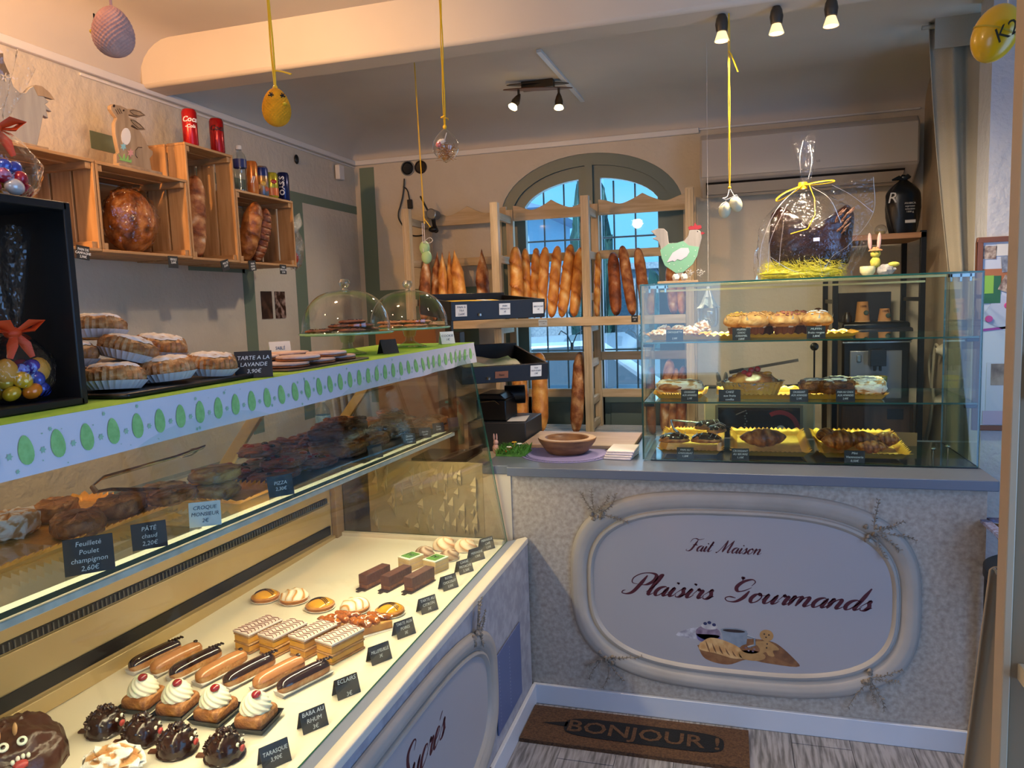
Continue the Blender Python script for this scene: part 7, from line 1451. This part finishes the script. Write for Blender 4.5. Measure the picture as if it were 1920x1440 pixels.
MB().box(-.085, -.065, .004, .012, .17, .205).build('chrome_tap', steel, cm_, bevel=.003); MB().box(-.10, .10, -.085, .012, .0, .018).build('drip_tray', M('dark_grey_plastic'), cm_, bevel=.003)
mg = thing('mug', 'yellow coffee mug with lettering under the coffee machine spout', 'mug', (.669, 3.890, 1.1145)); ym = M('yellow_glaze', 'c9b23c', r=.2, coat=.4)
mb = MB(); mb.lathe([(0, .0), (.024, .0), (.028, .004), (.038, .088), (.036, .088), (.026, .008), (0, .008)], 32); mb.build('cup', ym, mg)
mb = MB(); mb.tube(cr_spline([V(p) for p in ((-.036, 0, .075), (-.058, 0, .070), (-.060, 0, .045), (-.050, 0, .025), (-.031, 0, .022))], 5), .005, 8); mb.build('handle', M('cream_glaze', 'd8d2b8', r=.2), mg)
wrap_text('Carte Noire', .013, black_ink, mg, .0365, .066, shear=.2); mb = MB(); mb.tube([(.012, -.0345, .055), (.002, -.034, .035), (.012, -.032, .018)], .0015, 5); mb.build('red_swirl', maroon, mg)
kc = M('kraft_cup', 'b07a48', r=.7)
for x, H, R, l in ((-.050, .098, .034, 'stack of large kraft paper cups on the coffee machine'), (.048, .062, .030, 'stack of small kraft paper cups on the coffee machine')):
    t = thing('paper_cup_stack', l, 'cups', (.664 + x, 4.02, 1.4575)); mb = MB(); mb.lathe([(R, 0), (R, .004), (R * .96, .006), (R * .72, H), (R * .70, H), (0, H - .002)], 28, cap=False); mb.build('cup', kc, t)
    mb = MB(); mb.lathe([(R * 1.01, -.0), (R * 1.03, .002), (R * 1.01, .004)], 28, cap=False); mb.build('rim', M('pale_rim', 'c9a070', r=.6), t); mb = MB(); mb.blob((.012, -R * .86, H * .45), (.012, .004, .012), n=12); mb.build('printed_badge', M('badge_green', '3c4a44', r=.6), t)
    wrap_text('100%', .014, M('brown_print', '5a3018', r=.6), t, R * .82, H * .72, shear=0)
t = thing('coffee_tin', 'small dark jar beside the paper cups on the coffee machine', 'jar', (.545, 4.02, 1.4565)); mb = MB(); mb.lathe([(0, 0), (.020, 0), (.020, .03), (.012, .04), (.012, .05), (0, .05)], 18); mb.build('jar_body', M('dark_jar', '2a221e', r=.3), t)
t = thing('coffee_bag', 'large black coffee bag with white print on top of the metal shelf', 'bag', (.790, 4.05, 1.8685)); mb = MB()
mb.surf(lambda u, v: (lambda th, k: (.066 * k * math.copysign(abs(math.cos(th)) ** .7, math.cos(th)) + .004 * math.sin(7 * th + 9 * v), .045 * k * math.sin(th), .262 * v))(2 * PI * u, (.86 + .3 * math.sin(PI * v * .8)) * (1 if v < .72 else max(.14, 1 - ((v - .72) / .28) ** 1.6 * .9))), 36, 26, cu=True); mb.build('bag_body', M('black_foil_bag', '08080a', r=.3), t)
mb = MB(); mb.tube([(-.05, 0, .262), (-.02, 0, .270), (.0, 0, .262), (.02, 0, .275), (.03, 0, .268)], [.004, .012, .010, .014, .006], 8); mb.blob((0, 0, .27), (.016, .012, .014), .3, 3, n=12); mb.build('tied_top', M('black_foil_bag'), t)
text('R', .07, M('pale_print', 'b0aca8', r=.5), t, (-.058, -.052, .15), (PI / 2, 0, -.3), shear=.2); text('ARABICA\nespresso\nselection\n1000 g', .012, M('pale_print'), t, (.020, -.0535, .14), (PI / 2, 0, .1), lh=1.1); MB().box(.0, .045, -.054, -.052, .052, .066).build('barcode_strip', M('pale_print'), t)
t = thing('glass_candle_jar', 'small round glass tealight jar at the corner of the shelf top', 'jar', (.685, 4.0, 1.8685)); mb = MB(); mb.blob((0, 0, .026), (.028, .028, .026), n=20); mb.build('glass_ball', film('jar_glass'), t); mb = MB(); mb.lathe([(0, .003), (.018, .006), (.020, .020), (0, .022)], 18); mb.build('wax', M('pale_wax', 'b8a878', r=.5), t)
# power cord hanging on the right wall
t = thing('white_power_cord', 'coiled white power cord plugged into the right wall', 'cable'); wc = M('cream_cable', 'c9bda4', r=.4); Xc = .935
mb = MB(); mb.tube(cr_spline([V((Xc, y, z)) for y, z in ((3.90, 1.33), (4.02, 1.33), (4.12, 1.25), (4.08, 1.14), (3.98, 1.08), (3.90, 1.10))], 5), .006, 8); mb.tube(cr_spline([V((Xc - .01, y, z)) for y, z in ((3.90, 1.33), (3.97, 1.34), (4.0, 1.25), (4.02, 1.12), (3.97, 1.06), (3.90, 1.08))], 5), .006, 8)
mb.tube(cr_spline([V((Xc, y, z)) for y, z in ((4.03, 1.10), (4.08, .98), (4.15, .88), (4.20, .78))], 5), .006, 8); mb.tube(cr_spline([V((Xc - .008, y, z)) for y, z in ((4.0, 1.08), (4.04, .95), (4.10, .86), (4.12, .78), (4.20, .86), (4.28, .84))], 5), .006, 8); mb.build('cord', wc, t)
mb = MB(); mb.lathe([(0, 0), (.030, 0), (.030, .012), (.018, .028), (.012, .04), (0, .04)], 20); mb.build('plug', wc, t, (.949, 3.90, 1.32), (0, -PI / 2, 0))
# ------------------------------------------------------------ air conditioner
ac = thing('air_conditioner', 'long white wall-mounted air conditioner above the serving area', 'air conditioner', (0, 0, 0)); acw = M('ac_white', 'b8aea2', r=.3)
ax0, ax1, az1, az0 = -.158, .880, 2.452, 2.135
mb = MB(); mb.prism([(YB - .001, az0 + .02), (YB - .001, az1), (YB - .215, az1), (YB - .25, az1 - .03), (YB - .25, az0 + .085), (YB - .235, az0 + .075), (YB - .12, az0)], ax1 - ax0, o=(ax0, 0, 0), ux=(0, 1, 0)); mb.build('unit_body', acw, ac, bevel=.012)
mb = MB(); mb.prism([(YB - .2565, az1 - .035), (YB - .251, az1 - .03), (YB - .251, az0 + .090), (YB - .2565, az0 + .092)], ax1 - ax0 - .02, o=(ax0 + .01, 0, 0), ux=(0, 1, 0)); mb.build('front_cover', acw, ac, bevel=.002)
mb = MB(); mb.add([(ax0 + .03, YB - .2335, az0 + .066), (ax1 - .06, YB - .2335, az0 + .066), (ax1 - .06, YB - .15, az0 + .012), (ax0 + .03, YB - .15, az0 + .012)], [(0, 1, 2, 3)]); mb.build('air_outlet', M('dark_outlet', '2a2622', r=.5), ac, smooth=0)
mb = MB(); mb.add([(ax0 + .035, YB - .2350, az0 + .055), (ax1 - .065, YB - .2350, az0 + .055), (ax1 - .065, YB - .165, az0 + .012), (ax0 + .035, YB - .165, az0 + .012)], [(0, 1, 2, 3)]); mb.build('outlet_flap', acw, ac, smooth=0)
text('LG', .014, M('grey_print', '4a443c', r=.5), ac, (.42, YB - .2572, az0 + .125))
# ------------------------------------------------------------ curtain
cu = thing('grey_curtain', 'tall beige-grey curtain gathered at the side of the doorway on the right', 'curtain')
mb = MB()
def cfn(u, v):
    z = 2.70 - 2.2 * v; wl = .785 + .10 * min(1, v * 2.1) ** 1.3; wr = .99 + .015 * v; x = wl + (wr - wl) * u
    return (x, 3.60 + .022 * math.sin(u * 11 + .6 * math.sin(3 * v)) * (1 - .25 * v) + .003 * math.sin(u * 29), z)
mb.surf(cfn, 90, 40); o = mb.build('curtain_fabric', M('beige_curtain', 'b5ac9a', 'aca28f', sc=3, r=.9, bump=.2, bs=300), cu, smooth=80); so = o.modifiers.new('cloth', 'SOLIDIFY'); so.thickness = .003
mb = MB(); mb.tube([(.76, 3.60, 2.68), (1.04, 3.60, 2.68)], .009, 10); mb.box(.80, .99, 3.56, 3.566, 2.58, 2.70); mb.build('heading_rod', M('beige_curtain'), cu)
# ------------------------------------------------------------ notice board on the partition
nb = thing('notice_board', 'wood-framed white notice board with pinned cards on the right wall', 'notice board', (0, 0, 0))
q0, q1 = at(1831, 446, 'Y', 3.295), at(1838, 806, 'Y', 3.295); bx0, bx1, bz1, bz0 = q0.x, q0.x + .42, q0.z, q1.z; Yn = 3.298
MB().box(bx0 + .012, bx1 - .012, Yn - .010, Yn, bz0 + .012, bz1 - .012).build('white_board', M('white_board', 'c9d0e0', r=.4), nb)
mb = MB(); mb.box(bx0, bx1, Yn - .02, Yn, bz1 - .02, bz1); mb.box(bx0, bx1, Yn - .02, Yn, bz0, bz0 + .02); mb.box(bx0, bx0 + .02, Yn - .02, Yn, bz0 + .02, bz1 - .02); mb.box(bx1 - .02, bx1, Yn - .02, Yn, bz0 + .02, bz1 - .02); mb.build('wood_frame', M('reddish_wood', '7a4a34', r=.5), nb, bevel=.002)
def pin(px0, py0, px1, py1, m, nm, k=0, rot=0): 
    a, b = at(px0, py0, 'Y', Yn - .011), at(px1, py1, 'Y', Yn - .011); MB().box(-(b.x - a.x) / 2, (b.x - a.x) / 2, -.0008, 0, -(a.z - b.z) / 2, (a.z - b.z) / 2).build(nm, m, nb, ((a.x + b.x) / 2, Yn - .011 - k * .001, (a.z + b.z) / 2), (0, rot, 0))
pin(1842, 505, 1905, 540, M('orange_card', 'b0704a', r=.6), 'pinned_card'); pin(1842, 462, 1868, 485, M('photo_card', '6a5048', 'c9b8a8', sc=60, r=.5), 'pinned_photo', 1, .05); pin(1868, 458, 1910, 478, white_p, 'pinned_card', 1); pin(1878, 480, 1915, 508, M('grey_photo', '6a7080', 'a0a8b8', sc=50, r=.5), 'pinned_photo', 2, -.1)
pin(1844, 518, 1875, 568, M('green_flyer', '2f6a48', r=.5), 'green_flyer', 2); pin(1846, 517, 1862, 550, M('lime_flyer', '8ac04a', r=.5), 'lime_flyer', 3); pin(1876, 520, 1908, 548, M('photo_card'), 'pinned_photo', 3, .4); pin(1852, 558, 1905, 612, M('blue_white_paper', 'b8c4dc', r=.6), 'folded_note', 1, .5)
pin(1842, 614, 1905, 617, M('magenta_tape', 'a03c9c', r=.4), 'magenta_line', 1, -.1); pin(1850, 680, 1912, 790, M('poster_paper', 'c0c8dc', r=.5), 'poster', 1); pin(1858, 682, 1912, 722, M('poster_photo', '6a5c58', 'a0948c', sc=20, r=.5), 'poster_photo', 2); pin(1842, 770, 1895, 796, M('lilac_card', 'b4a8c8', r=.5), 'lilac_card', 2)
for px, py in ((1890, 573), (1854, 598)): q = at(px, py, 'Y', Yn - .014); mb = MB(); mb.lathe([(0, 0), (.013, 0), (.012, .006), (0, .007)], 20); mb.build('pink_magnet', M('pink_plastic', 'c83c8c', r=.3), nb, q, (PI / 2, 0, 0))
# ------------------------------------------------------------ side table with basket
st = thing('round_side_table', 'black round side table at the right end of the counter', 'table', (.985, 2.66, 0)); zt3 = .70
mb = MB(); mb.lathe([(.195, 0), (.205, 0), (.205, .03), (.195, .03)], 48); mb.build('rim', black_m, st, (0, 0, zt3 - .03)); MB().lathe([(0, 0), (.194, 0), (.194, .010), (0, .010)], 48).build('table_top', M('brown_table_top', '6e5846', r=.5), st, (0, 0, zt3 - .024))
for a in (2.7, 4.3, .9, 5.6): MB().box(-.010, .010, -.010, .010, 0, zt3 - .03).build('leg', black_m, st, (.19 * math.cos(a), .19 * math.sin(a), 0))
MB().lathe([(0, 0), (.14, 0), (.14, .012), (0, .012)], 40).build('lower_shelf', black_m, st, (0, 0, .12))
bk = thing('wicker_basket', 'square wicker basket with blue rim holding papers on the side table', 'basket', (.985, 2.66, zt3 + .001)); wk = M('wicker', 'a07850', '7a5636', sc=60, r=.7)
mb = MB()
for k in range(9):
    s = .085 + .010 * k; z = .006 + k * .013; P = [(-s, -s * .8, z), (s, -s * .8, z), (s, s * .8, z), (-s, s * .8, z), (-s, -s * .8, z)]; mb.tube([V(P[i]).lerp(V(P[i + 1]), u / 6) + V((0, 0, .003 * (-1) ** (u + k))) for i in range(4) for u in range(6)] + [V(P[0])], .006, 6)
mb.add([(-.085, -.068, .003), (.085, -.068, .003), (.085, .068, .003), (-.085, .068, .003)], [(0, 1, 2, 3)]); mb.build('woven_sides', wk, bk)
mb = MB(); s = .175; P = [(-s, -s * .8, .125), (s, -s * .8, .125), (s, s * .8, .125), (-s, s * .8, .125), (-s, -s * .8, .125)]
for i in range(4): mb.bar(P[i], P[i + 1], .028, .010)
mb.build('blue_rim', M('blue_wicker_rim', '8090c0', '5a4c60', sc=70, r=.6), bk)
mb = MB(); mb.blob((-.02, 0, .10), (.11, .08, .03), .4, 4, 6, n=20); tag(mb.build('packet_pile', M('teal_packets', '2c6c88', '98a8c0', sc=18, r=.5), loc=(.985, 2.66, zt3 + .012)), 'blue and teal packets lying in the wicker basket', 'packets')
# ------------------------------------------------------------ beige cabinet edge close to the camera, hanging cloth
bc2 = thing('beige_cabinet', 'beige upright panel of a tall cabinet cutting into the right edge', 'cabinet'); bm_ = M('beige_lacquer', '8a7254', r=.5)
e_ = at(1903, 600, 'Y', 1.30).x
MB().box(e_ + .010, e_ + .30, 1.30, 1.33, 0, 2.2).build('side_panel', bm_, bc2, bevel=.002); MB().box(e_ - .002, e_ + .010, 1.295, 1.335, 0, 2.2).build('light_edge_strip', M('pale_edge_strip', 'b8a080', r=.5), bc2, bevel=.002)
MB().box(e_ + .02, e_ + .28, 1.20, 1.30, .985, 1.012).build('small_shelf', M('cream_shelf', 'cbb896', r=.5), bc2, bevel=.002)
MB().box(e_ + .016, e_ + .05, 1.292, 1.30, 1.43, 1.50).build('hinge_plate', M('cream_shelf'), bc2, bevel=.002)
t = thing('hanging_cream_cloth', 'cream cloth draped behind the cabinet edge at the lower right', 'cloth'); mb = MB()
mb.surf(lambda u, v: (e_ + .012 - .085 * v * (1 - u) + .10 * u, 1.42 + .02 * math.sin(u * 9 + v), 1.12 - 1.1 * v), 30, 20); o = mb.build('cloth_fabric', M('cream_fabric', 'b09c80', r=.9), t); so = o.modifiers.new('cloth', 'SOLIDIFY'); so.thickness = .003
MB().tube([(e_ + .02, 1.34, 1.12), (e_ + .02, 1.42, 1.12), (e_ + .11, 1.42, 1.12)], .004, 8).build('cloth_hook', steel, t)
# ------------------------------------------------------------ things hanging on ribbons
def ribbon(t, top, bot, w=.006, curl=None, mat=yellow_r):
    mb = MB(); a, b = V(top), V(bot); n = 14
    for s in (-1, 1):
        L = [a.lerp(b, i / n) + V((s * w * .45 * (.3 + .7 * abs(math.sin(3 * PI * i / n))), 0, 0)) for i in range(n + 1)]
        mb.tube(L, w * .32, 6, flat=.3)
    if curl: mb.tube(cr_spline([b + V(c) for c in curl], 4), w * .45, 6, flat=.3)
    mb.blob(b, (w, w * .7, w), n=8); return mb.build('ribbon', mat, t)
def crochet(t, R, H, mat, beak, eyes):
    mb = MB()
    def f(u, v):
        th = 2 * PI * u; s = v; R_ = R * math.sqrt(max(.0004, 1 - (2 * s - 1) ** 2)) * (1.12 - .32 * s); kn = .05 * math.sin(th * 22) * math.sin(PI * 22 * s)
        return (R_ * math.cos(th) * (1 + kn), R_ * math.sin(th) * (1 + kn), -H + H * s)
    mb.surf(f, 110, 80, cu=True); mb.build('crocheted_body', mat, t)
    for a in eyes:
        mb = MB(); p = V((R * .80 * math.sin(a), -R * .80 * math.cos(a), -H * .26))
        for k in range(6): d = V((math.cos(k) * math.cos(a), math.cos(k) * math.sin(a), math.sin(k))) * R * .2; mb.tube([p - d, p + d], .0012, 5)
        mb.build('stitched_eye', black_p, t)
    mb = MB(); p = V((R * 1.0 * math.sin(beak), -R * 1.0 * math.cos(beak), -H * .48)); mb.blob(p, (.006, .006, .004), n=10); mb.build('felt_beak', yellow_r, t)
p = at(208, 12, 'Y', .95); t = thing('crocheted_pink_chick', 'pink crocheted egg-shaped chick hanging at the upper left', 'ornament', p); crochet(t, .029, .072, M('pink_yarn', 'd99a80', 'c08470', sc=40, r=1), -1.6, (-1.15,)); ribbon(t, (0, 0, 2.694 - p.z), (0, 0, -.002), .004, mat=M('pink_yarn')); t.rotation_euler = (0, 0, .3)
p = at(516, 165, 'Y', 1.6); t = thing('crocheted_yellow_chick', 'yellow crocheted egg-shaped chick hanging on a yellow ribbon', 'ornament', p); crochet(t, .033, .088, M('yellow_yarn', 'f0a414', 'd08c10', sc=40, r=1), 1.15, (.15, 1.2)); ribbon(t, (-.01, 0, 2.694 - p.z), (0, 0, .0), .007, [(0, 0, .04), (.02, 0, .035), (.035, 0, .03), (.045, 0, .026)])
p = at(834, 240, 'Y', 2.3); t = thing('clear_egg_with_nest', 'clear plastic egg with straw nest hanging on a yellow ribbon', 'ornament', p)
mb = MB(); mb.surf(lambda u, v: (lambda R_: (R_ * math.cos(2 * PI * u), R_ * math.sin(2 * PI * u), -.108 + .108 * v))(.042 * math.sin(PI * v) ** .75 * (1.15 - .32 * v)), 32, 24, cu=True); mb.build('clear_shell', film('egg_shell_clear', 'f6f6f4', base=.06, fres=1.3), t)
mb = MB(); rr = random.Random(6)
for k in range(160): a, q, z = rr.uniform(0, 6.28), rr.uniform(.0, .030), rr.uniform(-.098, -.052); pp = V((q * math.cos(a), q * math.sin(a), z)); d = V((rr.uniform(-1, 1), rr.uniform(-1, 1), rr.uniform(-.4, .4))).normalized() * .010; mb.tube([pp - d, pp + V((0, 0, .002)), pp + d], .0007, 3)
mb.build('straw_nest', M('straw_gold', 'b8813c', '8a5a28', sc=50, r=.8), t)
mb = MB(); mb.blob((-.016, -.018, -.052), (.009, .007, .009), .4, 4, n=12); mb.build('pink_flower', M('pink_petals', 'd9707c', r=.7), t); mb = MB(); mb.blob((-.006, -.018, -.044), (.012, .006, .007), .5, 4, 2, n=12); mb.tube([(0, -.015, -.05), (.010, -.012, -.018)], .0016, 5); mb.build('white_flower', paper_w, t)
ribbon(t, (-.015, .05, 2.694 - p.z), (0, 0, .003), .007, [(0, 0, .035), (-.012, 0, .03), (.010, 0, .026), (.012, 0, .02)])
p = at(797, 452, 'Y', 3.2); t = thing('pale_green_felt_eggs', 'two pale green eggs with white ribbon hanging in front of the bread rack', 'ornament', p); ge_ = M('mint_egg', 'a4c890', r=.6)
for x, z in ((-.004, -.030), (.004, -.072)): mb = MB(); mb.blob((x, 0, z), (.024, .018, .031), n=20); mb.build('mint_egg', ge_, t)
ribbon(t, (-.02, .02, 2.69 - p.z), (0, 0, .08), .0045, [(0, 0, .02), (.015, 0, .0), (.03, 0, -.02)]); mb = MB(); mb.tube([(-.006, -.01, .08), (-.006, -.012, -.01), (-.002, -.020, -.05)], .0015, 5); mb.tube([(.002, -.01, .08), (.004, -.012, -.01)], .0015, 5); mb.tube(cr_spline([V(q) for q in ((.0, -.02, -.005), (.03, -.02, .012), (.045, -.02, .0), (.03, -.02, -.012), (.0, -.02, -.008))], 4), .0014, 5); mb.build('white_bow', paper_w, t)
p = at(1368, 352, 'Y', 2.66); t = thing('pale_yellow_eggs', 'two pale cream eggs with white bow hanging on a long yellow ribbon', 'ornament', p); pe = M('cream_egg', 'd9d2ac', r=.5)
for x, z, a in ((-.016, -.072, .1), (.020, -.055, -.35)): mb = MB(); mb.blob((0, 0, 0), (.020, .018, .027), n=20); mb.build('cream_egg', pe, t, (x, -.0, z), (0, a, 0))
ribbon(t, (0, 0, 2.519 - p.z), (0, 0, .0), .0055, None); mb = MB(); mb.tube(cr_spline([V((0, 0, -.0)), V((-.008, -.01, -.03)), V((-.022, -.02, -.035)), V((-.008, -.02, -.04)), V((.012, -.02, -.032)), V((.022, -.018, -.028)), V((.035, -.02, -.05))], 4), .0014, 5); mb.tube([(0, 0, 0), (.015, -.01, -.03)], .0013, 5); mb.tube([(-.01, -.018, -.045), (-.035, -.02, -.065)], .0013, 5); mb.build('white_bow', paper_w, t)
q = V((0, 0, at(1375, 95, 'Y', 2.66).z - p.z)); mb = MB(); mb.tube(cr_spline([q, q + V((.010, -.004, -.02)), q + V((.028, -.006, -.07))], 4), .0035, 6, flat=.3); mb.build('ribbon_tail', yellow_r, t)
p = at(1868, 12, 'Y', 1.55); t = thing('yellow_plastic_egg', 'large yellow plastic egg with black writing hanging at the top right', 'ornament', p)
mb = MB(); mb.blob((0, 0, 0), (.036, .028, .050), n=30); sh_ = mb.build('plastic_shell', M('yellow_plastic', 'dcaa08', r=.3, coat=.3), t, (0, 0, -.045), (0, .38, 0)); mb = MB(); mb.surf(lambda u, v: (.037 * math.cos(2 * PI * u), .029 * math.sin(2 * PI * u), -.0016 + .0032 * v), 40, 2, cu=True); mb.build('seam', M('yellow_seam', 'b89c20', r=.4), sh_)
text('K2', .034, M('black_marker', '2a2818', r=.5), t, (.012, -.031, -.062), (PI / 2, -.5, 0), shear=.2); MB().tube([(.018, 0, 0), (.016, 0, 2.694 - p.z)], .0012, 6).build('thread', paper_w, t)
# ------------------------------------------------------------ lamps
bulb = M('lit_bulb', 'ffdf9c', emit=9); lk = M('brushed_bronze', '5c4c3a', r=.35, m=.8)
for i, (x, y) in enumerate(((-.028, 2.665), (.141, 2.660), (.303, 2.655))):
    t = thing('ceiling_spot', ('left', 'middle', 'right')[i] + ' spotlight of the three under the ceiling beam', 'lamp', (x, y, 2.519), 0, 'spotlights under the beam')
    mb = MB(); mb.lathe([(0, 0), (.012, 0), (.018, -.012), (.021, -.03), (.018, -.052), (.015, -.054)], 24); mb.build('lamp_housing', M('grey_bronze', '4c463e', r=.4, m=.5), t)
    mb = MB(); mb.lathe([(.014, -.054), (.023, -.080), (.024, -.083), (.021, -.083)], 24, cap=False); mb.build('bulb_glass', M('warm_bulb_glass', 'ffd9a0', emit=1.2), t); mb = MB(); mb.lathe([(0, -.082), (.021, -.082)], 20, cap=False); mb.build('bulb_face', bulb, t)
t = thing('twin_spotlight', 'bronze twin spotlight with wavy plate on the ceiling near the window', 'lamp'); cz3 = 2.695
A, B = V((-1.085, 3.70, cz3 - .03)), V((-.755, 3.80, cz3 - .03)); d = (B - A).normalized(); n = V((-d.y, d.x, 0))
for k, (m, dz, s) in enumerate(((lk, 0, .9), (M('copper_plate', '7a5038', r=.3, m=.8), -.022, 1.0))):
    mb = MB(); P = []
    for i in range(21): u = i / 20; P.append((u, .030 * math.sin(PI * u) ** .7))
    P2 = P + [(u, -w) for u, w in P[::-1]]; mb.prism([((A + (B - A) * (.5 + (u - .5) * s)).x + n.x * w, (A + (B - A) * (.5 + (u - .5) * s)).y + n.y * w) for u, w in P2], .004, o=(0, 0, cz3 - .014 + dz), ux=(1, 0, 0), uy=(0, 1, 0)); mb.build(('backplate', 'front_plate')[k], m, t)
mb = MB(); q = (A + B) / 2; mb.box(q.x - .08, q.x + .08, q.y - .02, q.y + .03, cz3 - .034, cz3 + .003); mb.build('mounting_box', lk, t)
for u, tl, nm in ((.22, V((-.035, -.03, -.075)), 0), (.80, V((.0, -.01, -.09)), 1)):
    p = A + (B - A) * u; p.z = cz3 - .034; e = p + V((0, 0, -.032)); MB().tube([p, e], .006, 8).build('stem', lk, t)
    h = MB(); d2 = tl.normalized(); st_ = e - d2 * .012; h.tube([st_, st_ + d2 * .02, st_ + d2 * .045, st_ + d2 * .066], [.005, .014, .021, .019], 16); hd = h.build('spot_head', lk, t)
    h = MB(); h.tube([st_ + d2 * .064, st_ + d2 * .078, st_ + d2 * .082], [.017, .024, .022], 16); h.build('bulb', bulb, hd)
# things on the worktable seen through the display case
zt4 = .9305
t = thing('water_bottle', 'clear water bottle with light blue label behind the display case', 'bottle', (-1.80, 3.02, zt4)); mb = MB(); mb.lathe([(.030, 0), (.034, .006)] + [(.034 - .002 * (k % 2), .02 + k * .013) for k in range(8)] + [(.034, .13), (.034, .20), (.030, .225), (.013, .25), (.013, .262)], 28); mb.build('bottle_body', pet, t); mb = MB(); mb.lathe([(.0345, .13), (.0348, .132), (.0348, .196), (.0345, .198)], 28, cap=False); mb.build('bottle_label', M('pale_blue_label', '4a7aa8', '8ab0cc', sc=40, r=.4), t); MB().lathe([(.015, .258), (.015, .272), (0, .274)], 20).build('bottle_cap', white_p, t)
t = thing('yellow_tape_roll', 'yellow and red roll beside the water bottle on the worktable', 'roll', (-1.74, 3.12, zt4)); MB().lathe([(.02, 0), (.045, 0), (.045, .05), (.02, .05)], 28).build('yellow_roll', M('yellow_tape', 'd0a41c', r=.4), t); MB().lathe([(.02, 0), (.04, 0), (.04, .03), (.02, .03)], 28).build('red_roll', M('red_tape', '8a2418', r=.4), t, (0, 0, .051))
t = thing('hanging_papers', 'sheaf of printed white papers standing on the worktable against the wall', 'papers', (-1.86, 3.38, zt4))
for k in range(4): mb = MB(); mb.surf(lambda u, v: (.02 * k + .03 * u, -.13 + .24 * u + .02 * k, .34 * v - .03 * u * k * .3 + .004 + .03 * u), 6, 6); mb.build('paper_sheet', M('printed_paper', 'c0b8b4', 'aaa29e', sc=90, r=.8, st=(1, 1, 8)), t, (0, 0, 0), (-.12 * k * .3, -.10 + .0 * k, .1 * k))
t = thing('soap_dispenser', 'turquoise soap pump bottle on the worktable behind the quiches', 'bottle', (-1.30, 3.42, zt4)); tq = M('turquoise_plastic', '5fa8a8', r=.4); mb = MB(); mb.lathe([(0, 0), (.035, 0), (.036, .12), (.030, .14), (.014, .155), (.012, .19), (.020, .195), (.020, .21), (0, .212)], 24); mb.build('bottle_body', tq, t); MB().bar((0, 0, .205), (-.055, 0, .205), .014, .012).build('pump_spout', tq, t, bevel=.003)
t = thing('dark_cloth_pile', 'dark green cloth and utensils heap on the worktable', 'cloth', (-1.55, 3.45, zt4)); mb = MB(); mb.blob((0, 0, .045), (.13, .12, .05), .35, 3, 4, n=26, flat=True); mb.build('cloth_heap', M('dark_green_cloth', '2c3426', '1a1c18', sc=14, r=.9), t)
t = thing('brown_cardboard_box', 'brown cardboard box on the worktable behind the cake stands', 'box', (-1.62, 3.66, zt4)); MB().box(-.17, .17, -.09, .09, 0, .58).build('carton', M('cardboard', '8a5c34', r=.8), t, bevel=.002); MB().box(-.17, .17, -.0915, -.09, .27, .29).build('tape_band', M('packing_tape', 'a07c54', r=.4), t)
